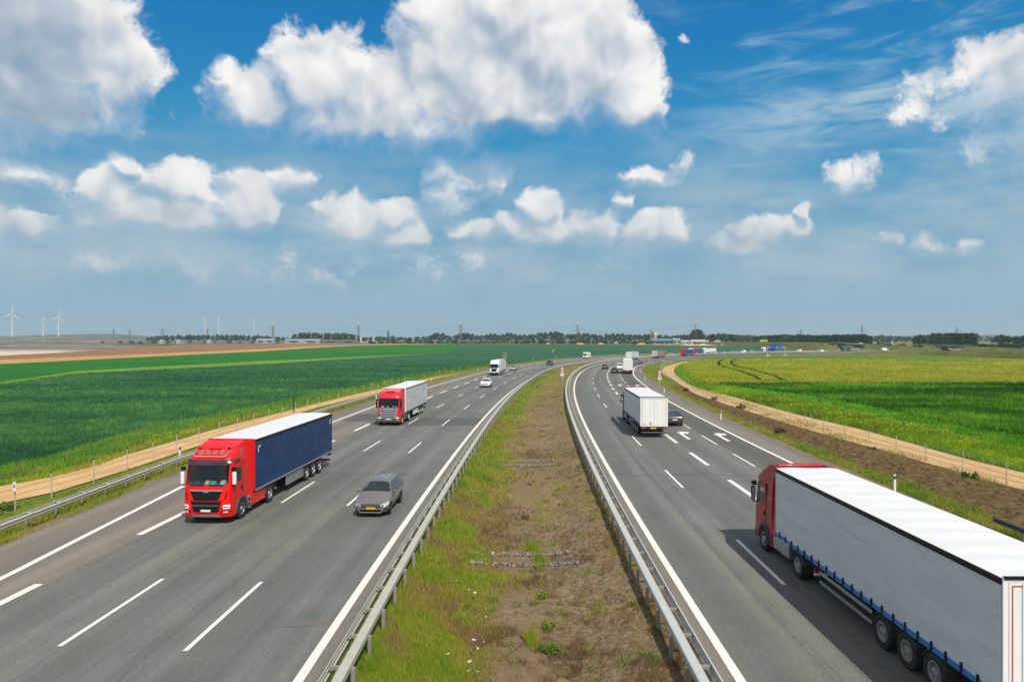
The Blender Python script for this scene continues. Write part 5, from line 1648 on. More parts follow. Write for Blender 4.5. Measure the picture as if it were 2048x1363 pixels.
def delineator(px, py, label, hgt=1.02, z=0):
    x, y = g(px, py)
    cv = LC if px < 1240 and py < 960 and x < 15 or (px < 1250 and py < 716) else RC
    t = thing('marker_post', label, 'marker post', (x, y, zg(x, y)), -cv.head(cv.near(x, y)[0]), 'white marker posts along the carriageway edges')
    mb = MB(); mb.prism_z([(-.06, -.05), (.06, -.05), (.05, .05), (-.05, .05)], -.2, hgt * .74); mb.prism_z([(-.06, -.05), (.06, -.05), (.05, .05), (-.05, .05)], hgt * .92, hgt)
    mb.build('post', M['white'], t)
    mb = MB(); mb.prism_z([(-.062, -.052), (.062, -.052), (.052, .052), (-.052, .052)], hgt * .74, hgt * .92); b = mb.build('black_band', M['black'], t)
    mb = MB(); mb.box(-.02, .02, -.06, -.05, hgt * .77, hgt * .9); mb.build('reflector', M['silver'], b)


DL = [(360, 921, 'white marker post with black band behind the rail left of the red and navy truck', 1.15), (752.5, 799, 'white marker post by the red cab with the silver grille', 1.15),
      (863.5, 762.5, 'white marker post right behind the white trailer of the silver-grille truck', 1.0), (955.6, 741, 'white marker post left of the white lorry with black grille', 1.0),
      (1014.5, 729.5, 'white marker post at the foot of the grey sign back', 1.0), (1066, 721, 'white marker post between the sign back and the windsock', 1.0), (1113, 716.4, 'white marker post beside the windsock', 1.0),
      (1197, 708.6, 'tiny white post on the outer bend right of the motorhome', 1.0), (1242, 705.8, 'tiny white post on the outer bend above the white trailers', 1.0),
      (1789.5, 983, 'nearest white marker post, above the large grey trailer', 1.05), (1442, 839, 'white marker post on the verge right of the black coupe', 1.05), (1328.5, 785, 'white marker post below the right warning sign', 1.05),
      (1290, 759, 'white marker post at the verge left of the right warning sign', 1.0), (1280.6, 744, 'white post at the tightest point of the right verge', 1.0), (1288, 734.5, 'white post on the bend beyond the white box trailer', 1.0),
      (1305, 727.5, 'white post on the bend right of the brownish car', 1.0), (1328, 722.3, 'white post on the bend below the grey tarpaulin trailer', 1.0), (1356, 718, 'white post at the end of the bend below the red and blue truck', 1.0)]
for px, py, lb, hh in DL: delineator(px, py, lb, hh)
for i, px in enumerate((1463, 1468, 1474, 1500, 1503, 1507)):
    x, y, h = far_on(LC, px, -19.5, False)
    t = thing('marker_post', 'tiny white post in the far row %s' % ('left of the white van' if i < 3 else 'right of the white van'), 'marker post', (x, y, 0), 0, 'far white posts near the white van')
    mb = MB(); mb.box(-.12, .12, -.1, .1, 0, 1.6); mb.build('post', M['white'], t)
signred = pm('sign_red', (.55, .02, .02), .4); signwhite = pm('sign_white', (.8, .8, .78), .4); signblue = pm('sign_blue', (.005, .07, .42), .4)


def warning_sign(px, py, label, hd):
    x, y = g(px, py)
    t = thing('warning_sign', label, 'road sign', (x, y, -.3 if px < 1200 else 0), -hd)
    s = .19 * 230 / 230
    sc = y / FPX          # metres per photo pixel at this distance
    top = (py - (731 if px < 1200 else 737.5)) * sc + (.3 if px < 1200 else 0)
    mb = MB(); mb.cyl((0, .06, -.3), (0, .06, top - .1), .045, n=8); mb.build('pole', galv, t)

    def tri(r, cy): return [(r * sin(a), cy + r * cos(a)) for a in (0, 2 * pi / 3, 4 * pi / 3)]
    r = .60; cz = top - r

    def rounded(r, cz, k=.12):
        P = tri(r, cz); out = []
        for i in range(3):
            p = Vector(P[i]); a = Vector(P[i - 1]); b = Vector(P[(i + 1) % 3])
            out += [tuple(p + (a - p) * k), tuple(p + ((a - p) + (b - p)) * k * .25), tuple(p + (b - p) * k)]
        return out
    mb = MB(); mb.prism_y(rounded(r, cz), 0, .03); tr = mb.build('triangle_plate', signred, t)
    mb = MB(); mb.prism_y(rounded(r * .66, cz, .08), -.008, .0); tw = mb.build('triangle_face', signwhite, tr)
    # black skidding-car style pictogram: a body, a roof and two tracks
    mb = MB(); mb.prism_y([(.68 * a_, cz + .68 * b_) for a_, b_ in ((-.16, -.04), (.16, -.04), (.17, .06), (.10, .08), (.07, .17), (-.07, .17), (-.10, .08), (-.17, .06))], -.014, -.008); mb.build('pictogram', M['black'], tr)
    for s_ in (-1, 1):
        mb = MB(); mb.prism_y([(s_ * .035, cz - .16), (s_ * .035 + .035, cz - .16), (s_ * .08 + .035, cz - .05), (s_ * .08, cz - .05)], -.014, -.008); mb.build('pictogram_track', M['black'], tr)
    c2 = top - 2 * r + .12 - .02
    c2 = cz - r * .5 - .32
    disc = lambda r_, z_: [(r_ * cos(2 * pi * k / 24), z_ + r_ * sin(2 * pi * k / 24)) for k in range(24)]
    mb = MB(); mb.prism_y(disc(.31, c2), 0, .03); d = mb.build('round_plate', signred, t)
    mb = MB(); mb.prism_y(disc(.22, c2), -.008, 0); mb.build('round_face', signwhite, d)
    for s_ in (-1, 1):
        mb = MB(); mb.prism_y([(.72 * (s_ * .11 + a_), c2 + .72 * b_) for a_, b_ in ((-.07, -.08), (.07, -.08), (.07, .04), (.04, .10), (-.04, .10), (-.07, .04))], -.014, -.008); mb.build('pictogram', M['black'] if s_ > 0 else signred, d)
    c3 = c2 - .31 - .27
    mb = MB(); mb.box(-.35, .35, 0, .03, c3 - .25, c3 + .25); e = mb.build('sub_plate', signwhite, t)
    mb = MB(); mb.prism_y([(-.10, c3 - .11), (.16, c3 - .11), (.16, c3 + .09), (.06, c3 + .09), (.02, c3 + .02), (-.10, c3)], -.008, 0); mb.build('pictogram', M['black'], e)
    mb = MB(); mb.prism_y([(-.21, c3 + .10), (-.16, c3 + .13), (.0, c3 + .06), (-.03, c3 + .03)], -.008, 0); mb.build('pictogram_bar', M['black'], e)


warning_sign(1124.5, 771, 'triangular warning sign over round sign and white plate standing in the median grass', .1)
warning_sign(1319.5, 778, 'triangular warning sign over round sign and white plate on the right verge', .12)

# small post sign lower left
t = thing('post_sign', 'small white sign with a black ring on the leftmost fence post', 'sign', (-26.95, 38.45, 0), -.3)
mb = MB(); mb.cyl((0, .03, -.1), (0, .03, 1.58), .03, n=8); mb.build('pole', galv, t)
mb = MB(); mb.box(-.11, .11, -.012, 0, 1.04, 1.52); p = mb.build('sign_plate', signwhite, t, bevel=.01)
mb = MB()
for k in range(20):
    a, b = 2 * pi * k / 20, 2 * pi * (k + 1) / 20
    mb.prism_y([(.085 * cos(a), 1.30 + .085 * sin(a)), (.085 * cos(b), 1.30 + .085 * sin(b)), (.06 * cos(b), 1.30 + .06 * sin(b)), (.06 * cos(a), 1.30 + .06 * sin(a))], -.017, -.012)
mb.build('ring', M['black'], p, recalc=True)
mb = MB(); mb.prism_y([(-.04, 1.30), (.03, 1.25), (.03, 1.35)], -.017, -.012); mb.build('arrow_mark', M['black'], p)
mb = MB(); mb.box(-.03, .07, -.015, 0, .9, .98); mb.build('small_plate', M['rlens'], p)
# black tall post
t = thing('black_post', 'thin black post on the field edge above the navy trailer roof', 'post', (*g(587.5, 824), 0))
mb = MB(); mb.cyl((0, 0, -.1), (0, 0, 1.85), .06, n=8); mb.cyl((0, 0, 1.85), (0, 0, 1.9), .07, n=8); mb.build('post', M['black'], t)
# big sign seen from behind
x, y = g(1010, 728.4)
t = thing('traffic_sign', 'grey back of a tall traffic sign behind the white lorry', 'road sign', (x, y, 0), -.12)
for s in (-.35, .35):
    mb = MB(); mb.cyl((s, 0, 0), (s, 0, 4.3), .06, n=8); mb.build('pole', galv, t)
mb = MB(); mb.box(-.78, .78, -.06, -.03, 2.1, 4.45); bp = mb.build('panel', pm('grey_sign_back', (.16, .18, .17), .6), t)
for zz in (2.5, 3.3, 4.1):
    mb = MB(); mb.box(-.78, .78, -.1, -.06, zz, zz + .08); mb.build('stiffener', galv, bp)
# windsock
x, y = g(1109.3, 717)
t = thing('windsock', 'red and white windsock drooping from a thin mast by the left verge', 'windsock', (x, y, 0))
mb = MB(); mb.cyl((0, 0, 0), (0, 0, 4.9), .07, .05, 8); mb.build('mast', rust, t)
rings = [(0, 0, 4.7, .28), (-.3, 0, 4.5, .27), (-.65, 0, 4.15, .24), (-.95, 0, 3.75, .2), (-1.15, 0, 3.35, .17), (-1.3, 0, 2.95, .14)]
for i, (a, b) in enumerate(zip(rings, rings[1:])):
    mb = MB(); mb.cyl(a[:3], b[:3], a[3], b[3], 12, cap=False); mb.build('sock_band', signred if i % 2 == 0 else signwhite, t, True)


# blue direction signs on a gantry
Yg = 408
gx0, gx1 = at(1535, Yg), at(1570, Yg)
t = thing('sign_gantry', 'steel gantry on two posts carrying two blue direction signs over the ramp', 'sign gantry', (0, 0, 0))
for gx in (gx0, gx1):
    mb = MB(); mb.cyl((gx, Yg, 0), (gx, Yg, 5.2), .22, .18, 10); mb.build('post', galv, t)
    mb = MB(); mb.box(gx - 1.3, gx + 1.3, Yg - .8, Yg + .8, -.05, .55); mb.build('concrete_foot', pm('pale_concrete', (.5, .47, .4), .8, 0, 0, .15, 1), t, bevel=.1)
mb = MB(); mb.cyl((gx0, Yg, 5.1), (gx1, Yg, 5.1), .16, n=8); mb.cyl((gx0, Yg, 4.5), (gx1, Yg, 4.5), .08, n=6); mb.build('beam', galv, t)
for (xa, xb, ya, yb, sg_) in ((1541, 1552.3, 688, 696.3, 0), (1556.2, 1564.2, 688.4, 697.6, 1)):
    xa, xb = at(xa, Yg), at(xb, Yg); za = CAMH - (yb - HY) * Yg / FPX; zb = CAMH - (ya - HY) * Yg / FPX
    mb = MB(); mb.box(xa, xb, Yg - .25, Yg - .18, za, zb); p = mb.build('blue_sign', signblue, t)
    wm = signwhite; w_ = xb - xa; h_ = zb - za
    pale = pm('sign_letter_blue', (.25, .45, .75), .5)
    if sg_:
        mb = MB(); mb.box(xa + .1 * w_, xb - .1 * w_, Yg - .27, Yg - .25, za + .6 * h_, za + .67 * h_); mb.build('divider_line', pale, p)
    for k in range(2):
        mb = MB(); cx_ = xa + w_ * (.3 + .4 * k); mb.prism_y([(cx_ - .12, za + .1 * h_), (cx_ + .12, za + .1 * h_), (cx_ + .12, za + .22 * h_), (cx_ + .25, za + .22 * h_), (cx_, za + .36 * h_), (cx_ - .25, za + .22 * h_), (cx_ - .12, za + .22 * h_)], Yg - .27, Yg - .25); mb.build('direction_arrow', pale, p)


# ------------------------------------------------------------------ flyovers, embankments
conc = pm('flyover_concrete', (.33, .32, .29), .85, 0, 0, .15, .3)
FLY = Curve([(at(1320, 1290), 1290, 5.0), (at(1360, 1220), 1220, 5.6), (at(1400, 1150), 1150, 6.0), (at(1440, 1080), 1080, 6.2), (at(1500, 960), 960, 6.7), (at(1562, 820), 820, 7.1), (at(1656, 700), 700, 6.7), (at(1730, 680), 680, 4.7 + .4), (at(1779, 660), 660, 3.9), (at(1835, 640), 640, 3.3), (at(1900, 620), 620, 2.6)], 2, 8)
# subtract terrain rise so heights above are absolute
ribbon('flyover_road', FLY, -4.5, 4.5, 0, FLY.L, G_['asph'], .02, zf=lambda s, k: FLY.z(s))


def dist_of(cv, px):
    return min(range(int(cv.L)), key=lambda i: abs(CX + cv.A[i][0] / cv.A[i][1] * FPX - px))


b0, b1 = dist_of(FLY, 1670), dist_of(FLY, 1735)
bank('embankment', FLY, 6, lambda s: FLY.z(s), 1.8, 0, b0, bankm, 0, ends=(0, 1))
bank('embankment', FLY, 6, lambda s: FLY.z(s), 1.8, b1, FLY.L, bankm, 0, ends=(1, 0))


def bridge(name, label, cv, s0, s1, thick=1.5):
    t = thing(name, label, 'bridge')
    mb = MB(); sweep(mb, [(-5, -.0), (-5, -thick * .5), (-3.4, -thick), (3.4, -thick), (5, -thick * .5), (5, 0)], cv, 0, s0 - 2, s1 + 2, 4, z0=0)
    for i, v in enumerate(mb.v): mb.v[i] = (v[0], v[1], v[2] - zg(v[0], v[1]) - .03)
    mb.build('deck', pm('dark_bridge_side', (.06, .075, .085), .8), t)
    for s in (-1, 1):
        mb = MB(); sweep(mb, [(s * 5 - .12, -.35), (s * 5 - .12, .12), (s * 5 + .12, .12), (s * 5 + .12, -.35)], cv, 0, s0 - 2, s1 + 2, 4)
        for i, v in enumerate(mb.v): mb.v[i] = (v[0], v[1], v[2] - zg(v[0], v[1]))
        mb.build('parapet', conc, t)
        mb = MB(); sweep(mb, [(s * 5 - .04, .95), (s * 5 - .04, 1.05), (s * 5 + .04, 1.05), (s * 5 + .04, .95)], cv, 0, s0 - 2, s1 + 2, 4)
        for i, v in enumerate(mb.v): mb.v[i] = (v[0], v[1], v[2] - zg(v[0], v[1]))
        mb.build('handrail', galv, t)
    for s in (s0 + 2, s1 - 2):
        x, y = cv.at(s); z = cv.z(s)
        mb = MB(); a = cv.head(s)
        P = [(x + u * cos(a) + v * sin(a), y - u * sin(a) + v * cos(a)) for u, v in ((-4.6, -1.6), (4.6, -1.6), (4.6, 1.6), (-4.6, 1.6))]
        mb.prism_z(P, -.3, z - thick); mb.build('abutment', conc, t)
    return t


bridge('flyover_bridge', 'concrete flyover with dark underside crossing the motorway in the far right', FLY, b0, b1)
FL2 = Curve([(at(1790, 660), 660, 4.6), (at(1840, 640), 640, 4.9), (at(1900, 615), 615, 4.3), (at(1960, 590), 590, 3.7), (at(2048, 555), 555, 2.6), (at(2150, 520), 520, 2.2)], 2, 8)
ribbon('flyover_road', FL2, -4.5, 4.5, 0, FL2.L, G_['asph'], .02, zf=lambda s, k: FL2.z(s))
c0, c1 = dist_of(FL2, 1836), dist_of(FL2, 1858); d0, d1 = dist_of(FL2, 1880), dist_of(FL2, 1940)
bank('embankment', FL2, 6, lambda s: FL2.z(s), 1.8, 0, c0, bankm, 0, ends=(0, 1)); bank('embankment', FL2, 6, lambda s: FL2.z(s), 1.8, c1, d0, bankm, 0, ends=(1, 1)); bank('embankment', FL2, 6, lambda s: FL2.z(s), 1.8, d1, FL2.L, bankm, 0, ends=(1, 0))
bridge('flyover_bridge', 'short bridge opening left of the grassy mound at the far right', FL2, c0, c1, 1.0)
bridge('flyover_bridge', 'low bridge right of the grassy mound at the far right edge', FL2, d0, d1, 1.0)
i = dist_of(FLY, 1757); x, y = FLY.at(i, 2)
t = truck('box_lorry', 'brown-grey box lorry driving over the flyover', lodT(cab=M['grey'], side=pm('grey_box', (.2, .2, .19), .6), rear=pm('tan_door', (.4, .32, .26), .6), L=14, bogie=2.4, roof=M['grey']), x, y, FLY.head(i) + pi)
t.location.z = FLY.z(i) + .04
for px, lb in ((1710, 'tiny dark car left of the white car on the flyover'), (1716, 'tiny white car on the flyover')):
    i = dist_of(FLY, px); x, y = FLY.at(i, 2)
    t = car('saloon_car', lb, 'sedan', M['white'] if px > 1712 else M['grey'], x, y, FLY.head(i) + pi, lod=1); t.location.z = FLY.z(i) + .04
# bill board and dark sign on the embankment
for (xa, xb, ya, yb, Yd, mt, nm, lb) in ((1520, 1535, 678.6, 683, 760, pm('yellow_green_board', (.35, .42, .02), .6), 'billboard', 'long yellow-green board on the embankment left of the blue signs'), (1557.5, 1569, 679, 683.4, 755, pm('dark_board', (.01, .02, .025), .6), 'display_board', 'dark board above the blue direction signs')):
    t = thing(nm, lb, 'billboard', (at(xa, Yd), Yd, 0))
    za = CAMH - (yb - HY) * Yd / FPX; zb = CAMH - (ya - HY) * Yd / FPX; w_ = at(xb, Yd) - at(xa, Yd)
    mb = MB(); mb.box(0, w_, -.1, .1, za, zb); mb.build('board', mt, t)
    for k in (.15, .85):
        mb = MB(); mb.cyl((w_ * k, .15, 0), (w_ * k, .15, zb), .15, n=6); mb.build('post', rust, t)
print('furniture ok')
# ------------------------------------------------------------------ trees
def leafmat(name, c0, c1, tr=.25):
    m = bpy.data.materials.new(name); m.use_nodes = True
    t = NT(m.node_tree); b = t.n['Principled BSDF']
    geo = t.node('ShaderNodeNewGeometry').outputs['Position']; oi = t.node('ShaderNodeObjectInfo').outputs['Random']
    n = t.noise(geo, .35, 3, .6)
    c = t.mix(t.ss(t.m('ADD', t.m('MULTIPLY', n, .7), t.m('MULTIPLY', oi, .4)), .3, .85), c0, c1)
    t.put(b.inputs['Base Color'], c); b.inputs['Roughness'].default_value = .8; b.inputs['Specular IOR Level'].default_value = .15
    tl = t.node('ShaderNodeBsdfTranslucent'); t.put(tl.inputs[0], c)
    mx = t.node('ShaderNodeMixShader'); mx.inputs[0].default_value = tr
    t.l.new(b.outputs[0], mx.inputs[1]); t.l.new(tl.outputs[0], mx.inputs[2]); t.l.new(mx.outputs[0], t.n['Material Output'].inputs[0])
    return m


LM = [leafmat('dark_foliage', (.012, .045, .012), (.04, .11, .022)), leafmat('mid_foliage', (.022, .07, .012), (.065, .16, .03)), leafmat('pale_foliage', (.05, .11, .022), (.13, .22, .05))]
bark = pm('bark', (.06, .045, .035), .9, 0, 0, .3, 2)


def tri_mesh(name, P, mat, quads=True, tint=None, parent=None):
    """P: (n,k,3) array of polygons"""
    n, k, _ = P.shape
    me = bpy.data.meshes.new(name)
    me.vertices.add(n * k); me.vertices.foreach_set('co', P.reshape(-1).astype(np.float32))
    me.loops.add(n * k); me.loops.foreach_set('vertex_index', np.arange(n * k, dtype=np.int32))
    me.polygons.add(n); me.polygons.foreach_set('loop_start', np.arange(0, n * k, k, dtype=np.int32))
    try: me.polygons.foreach_set('loop_total', np.full(n, k, dtype=np.int32))
    except Exception: pass
    me.update(calc_edges=True)
    if tint is not None:
        a = me.attributes.new('tint', 'FLOAT', 'POINT'); a.data.foreach_set('value', np.repeat(tint, k).astype(np.float32))
    me.materials.append(mat)
    return me


def crown_mesh(name, seed, shape, mat, n=1500, leaf=.055):
    """unit-height tree crown: leaf clumps scattered over many lobes on the limbs"""
    r = np.random.RandomState(seed); lobes = []
    if shape == 'broad':
        for k in range(16):
            a = r.rand() * 6.28; u = r.rand(); h = .28 + .6 * u; w = .34 * sin(pi * min(1, (.12 + u * .88))) ** .6 * r.uniform(.4, 1)
            lobes.append((w * cos(a), w * sin(a), h, r.uniform(.10, .17)))
        lobes.append((0, 0, .82, .15))
    elif shape == 'tall':
        for k in range(13):
            u = k / 12; a = r.rand() * 6.28; w = .09 * r.rand()
            lobes.append((w * cos(a), w * sin(a), .22 + .7 * u, r.uniform(.07, .12) * (1.05 - .5 * abs(u - .4))))
    else:
        for k in range(12):
            a = r.rand() * 6.28; w = .55 * sqrt(r.rand()); lobes.append((w * cos(a), w * sin(a), r.uniform(.2, .72) * (1 - .4 * w), r.uniform(.18, .3)))
    L = np.array(lobes); w = L[:, 3] ** 2; idx = r.choice(len(L), n, p=w / w.sum())
    d = r.normal(size=(n, 3)); d /= np.linalg.norm(d, axis=1)[:, None]
    c = L[idx, :3] + d * (L[idx, 3] * r.uniform(.55, 1.05, n) ** .6)[:, None] * np.array([1, 1, .85])
    u = r.normal(size=(n, 3)); u /= np.linalg.norm(u, axis=1)[:, None]
    v = np.cross(u, r.normal(size=(n, 3))); v /= np.linalg.norm(v, axis=1)[:, None]
    s = leaf * r.uniform(.5, 1.25, n)[:, None]
    P = np.stack([c - u * s * .6, c + v * s * .5, c + u * s * .7, c - v * s * .5], 1)
    return tri_mesh(name, P, mat), L


def trunk_mesh(name, L, shape):
    mb = MB()
    if shape == 'bush':
        for l in L[:4]: mb.cyl((0, 0, -.02), (l[0], l[1], l[2]), .02, .008, 5)
    else:
        mb.cyl((0, 0, -.03), (0, 0, .45), .022, .015, 7); mb.cyl((0, 0, .45), (0, 0, .85), .015, .005, 6)
        for l in L[:7]: mb.cyl((0, 0, max(.15, l[2] - .2)), (l[0], l[1], l[2]), .009, .003, 5)
    me = bpy.data.meshes.new(name); me.from_pydata(mb.v, [], mb.f); me.materials.append(bark); return me


LM.append(leafmat('fresh_weed_leaves', (.10, .17, .02), (.24, .32, .05)))
LM.append(leafmat('dry_weed_leaves', (.12, .085, .05), (.26, .18, .10)))
PROTO = {}
for sh in ('broad', 'tall', 'bush'):
    for mi in range(3 if sh != 'bush' else 5):
        for v in range(2):
            cm, L = crown_mesh('crown', 11 * mi + v + len(sh), sh, LM[mi], {'broad': 1300, 'tall': 800, 'bush': 700}[sh], {'broad': .06, 'tall': .05, 'bush': .12}[sh])
            PROTO[sh, mi, v] = (cm, trunk_mesh('trunk', L, sh))
NTREE = [0]


def tree(x, y, h, sh, mi, label, group, wid=1.0, zb=None, name=None):
    k = NTREE[0]; NTREE[0] += 1; r = random.Random(k)
    cm, tm = PROTO[sh, mi, k % 2]
    t = thing(name or {'broad': 'broadleaf_tree', 'tall': 'poplar_tree', 'bush': 'shrub'}[sh], label, 'tree' if sh != 'bush' else 'shrub', (x, y, (zg(x, y) if zb is None else zb) - .25), r.uniform(0, 6.28), group)
    t.scale = (h * wid * r.uniform(.9, 1.15), h * wid * r.uniform(.9, 1.15), h)
    link_obj('crown', cm, t); link_obj('trunk', tm, t)
    return t


def row(x0, x1, Y, top, n, sh, mi, label, group, jit=2.0, wid=1.0, zb=None, yj=25):
    """trees between photo columns x0..x1 at distance Y; top = photo row of the crowns"""
    r = random.Random(int(x0 * 7 + x1))
    for k in range(n):
        px = x0 + (x1 - x0) * (k + r.uniform(.2, .8)) / n
        y = Y + r.uniform(-yj, yj); z0 = zg(0, y) if zb is None else zb
        by = HY + (CAMH - z0) * FPX / y
        tp = np.interp(px, [a for a, b in top], [b for a, b in top]) if isinstance(top, list) else top
        h = (by - tp + r.uniform(-jit, jit * .4)) * y / FPX
        m_ = mi if isinstance(mi, int) else r.choice(mi)
        tree(at(px, y), y, max(2, h), sh, m_, label, group, wid, zb)


G1 = 'trees of the far tree line'
row(288, 590, 1750, [(288, 673), (330, 668), (450, 667.5), (520, 668.5), (590, 674)], 34, 'broad', [0, 0, 1], 'dark round tree in the long belt behind the bare field, below the distant wind turbines', G1, 1.5, .9)
row(586, 718, 1450, [(586, 668), (600, 663.5), (690, 664.5), (718, 670)], 26, 'tall', [0, 1], 'slender dark tree in the dense block left of the church spire', 'slender trees left of the church', 1.5, 1.3)
row(200, 590, 1500, 679, 16, 'bush', [1, 2], 'low green shrub at the edge of the brown field far left', 'shrubs along the brown field', 1, 1.1)
row(722, 860, 1700, 671.5, 16, 'broad', [0, 1], 'low hazy tree near the church spire', 'hazy trees by the church', 2, 1)
row(855, 1130, 1600, [(855, 671), (870, 664), (885, 664), (900, 671), (925, 663.5), (940, 664), (960, 670), (980, 664), (1000, 668), (1015, 663), (1035, 668), (1060, 667), (1095, 661), (1115, 661), (1130, 666)], 32, 'broad', [0, 1, 1], 'round-crowned tree in the tree line beyond the dark green crop', 'round trees beyond the dark green crop', 1, .95)
row(1130, 1300, 1500, [(1130, 667), (1165, 664), (1200, 667), (1235, 665), (1260, 667), (1300, 665)], 20, 'broad', [0, 1, 2], 'broad tree in the tree line left of the tall pale tower', 'broad trees left of the pale tower', 1.5, 1)
row(1310, 1420, 1500, [(1310, 668), (1345, 669), (1368, 666), (1380, 668), (1420, 669)], 14, 'broad', [0, 1], 'tree in the line behind the hall with the blue roof', 'trees behind the blue-roofed hall', 1.2, 1)
tree(at(1393, 1350), 1350, 29, 'broad', 0, 'tallest dark rounded tree behind the pylon with red tip', None); tree(at(1401, 1352), 1352, 24, 'broad', 0, 'second tall tree touching the tallest rounded one', None); tree(at(1386, 1360), 1360, 22, 'broad', 1, 'smaller tree at the left foot of the tallest rounded tree', None)
row(735, 1300, 1220, 677.5, 62, 'bush', [0, 1, 1, 2], 'dense shrub in the hedge at the far edge of the dark green crop', 'hedge shrubs beyond the dark green crop', 2.5, .9)
row(1260, 1350, 1150, 681, 9, 'bush', [0, 0, 1], 'dark shrub in front of the blue-roofed hall', 'shrubs in front of the blue-roofed hall', 1.5, 1)
row(1418, 1540, 1150, [(1418, 667), (1440, 664.5), (1460, 666), (1490, 668.5), (1520, 670), (1540, 668)], 18, 'broad', [1, 2, 2], 'pale green tree behind the embankment left of the blue signs', 'pale trees behind the embankment', 1.2, 1.1)
row(1520, 1650, 1000, [(1520, 670), (1560, 667), (1590, 667), (1650, 668)], 20, 'broad', [0, 1, 1], 'dense green tree on the ridge behind the blue signs', 'dense trees behind the blue signs', 1.5, 1.15)
row(1640, 1742, 900, [(1640, 668), (1680, 667), (1730, 666.5), (1742, 670)], 26, 'tall', [0, 0, 1], 'tall dark tree in the forest block behind the flyover', 'forest trees behind the flyover', 1.5, 1.6)
row(1742, 1830, 1500, [(1742, 672), (1760, 669), (1800, 671), (1830, 673)], 14, 'broad', [1, 2], 'hazy tree in the gap right of the forest block', 'hazy trees in the gap', 1.5, 1.1)
row(1826, 1862, 950, [(1826, 672), (1840, 667.5), (1862, 668)], 7, 'tall', [0, 1], 'slim tree left of the tall poplar row', 'slim trees left of the poplar row', 1.5, 1.7)
row(1862, 1952, 850, [(1862, 664.5), (1952, 664)], 24, 'tall', [0, 0, 0, 1], 'tall dark poplar in the close row at the far right', 'poplars in the close row', 1.2, 1.35)
for px, tp, w_, lb in ((1995, 669.5, 1.1, 'leftmost round tree of the loose group at the right edge'), (2005, 666.5, 1, 'tallest round tree of the loose group at the right edge'), (2016, 669.5, .8, 'slim tree in the middle of the loose group at the right edge'), (2033, 670.5, 1.2, 'wide tree near the right edge of the picture'), (2047, 669, 1.2, 'tree cut by the right edge of the picture')):
    by = HY + (CAMH - zg(0, 850)) * FPX / 850
    tree(at(px, 850), 850, (by - tp) * 850 / FPX, 'broad', 0, lb, None, w_)
row(1955, 2050, 750, 683, 10, 'bush', [0, 1], 'low dark shrub below the loose trees at the right edge', 'shrubs at the far right edge', 1.5, 1.2)
row(1640, 1960, 800, 684.5, 16, 'bush', [0, 1], 'shrub at the foot of the forest behind the flyover', 'shrubs behind the flyover', 1.5, 1.2)
row(1955, 2060, 1900, 672, 10, 'broad', [1, 2], 'very pale hazy tree beyond the gap at the far right', 'pale hazy trees at the far right', 1, 1.4)

# ------------------------------------------------------------------ open pit at the far left
def pit():
    rnd = np.random.RandomState(2)
    # floor and terraced far wall
    prof = [(390, -7), (560, -11), (760, -16), (1000, -17), (1300, -15), (1500, -9), (1560, -8), (1750, 0), (1850, 1), (2100, 11), (2180, 12), (2450, 19), (2600, 21)]
    vs = []; nx = 70; xs = np.linspace(-1.15, -.33, nx); N = 60
    ys = np.interp(np.linspace(0, len(prof) - 1, N), range(len(prof)), [p[0] for p in prof]); zs = np.interp(np.linspace(0, len(prof) - 1, N), range(len(prof)), [p[1] for p in prof])
    for j in range(N):
        for i in range(nx):
            u = xs[i]; k = min(1, max(0, (-.46 - u) / .16)); k = k * k * (3 - 2 * k)
            y = ys[j] + 60 * sin(i * .35) * (j / N); z = zs[j] * k + zg(0, y) * (1 - k)
            if u > -.46: z = min(z, 3.0)
            z += (rnd.rand() - .5) * 1.3 * k
            vs.append((u * y, y, z))
    fs = [(j * nx + i, j * nx + i + 1, (j + 1) * nx + i + 1, (j + 1) * nx + i) for j in range(N - 1) for i in range(nx - 1)]
    me = bpy.data.meshes.new('pit_terrain'); me.from_pydata(vs, [], fs)

    def f(t, p):
        z = t.sep(p)[2]
        n = t.noise(t.v('MULTIPLY', p, (1, 1, 4)), .006, 6, .65, .5)
        n2 = t.noise(p, .03, 6, .7)
        band = t.m('FRACT', t.m('ADD', t.m('MULTIPLY', z, .09), t.m('MULTIPLY', n, 2.2)))
        c = t.mix(t.ss(band, .3, .7), (.12, .115, .10), (.24, .18, .14))
        c = t.mix(t.ss(n2, .5, .62), c, (.10, .12, .07))
        c = t.mix(t.m('MULTIPLY', t.ss(z, -8, -14), t.ss(n2, .3, .5)), c, (.62, .48, .38))
        return c, n2, 2.0
    me.materials.append(gm('layered_pit_earth', f, 1, .05))
    o = link_obj('pit_terrain', me); o['kind'] = 'structure'


pit()
row(0, 285, 2600, 673.5, 30, 'bush', [0, 0, 1], 'small dark tree on the far rim of the open pit', 'trees on the far rim of the pit', 1, .9, 20, 60)
# distant hills
def hills(name, px0, px1, Y, top, seed):
    rnd = random.Random(seed); vs = []; n = 50
    for i in range(n + 1):
        px = px0 + (px1 - px0) * i / n
        tp = float(np.interp(px, [a for a, b in top], [b for a, b in top])) + .5 * sin(px * .05) + rnd.uniform(-.15, .15)
        z = CAMH + (HY - tp) * Y / FPX; x = at(px, Y)
        vs += [(x, Y - 500, 0), (x, Y, z), (x * 1.1, Y + 600, 0)]
    fs = [(i * 3 + k, i * 3 + 3 + k, i * 3 + 4 + k, i * 3 + 1 + k) for i in range(n) for k in range(2)]
    me = bpy.data.meshes.new(name); me.from_pydata(vs, [], fs); me.materials.append(G_['far']); o = link_obj(name, me); o['kind'] = 'structure'


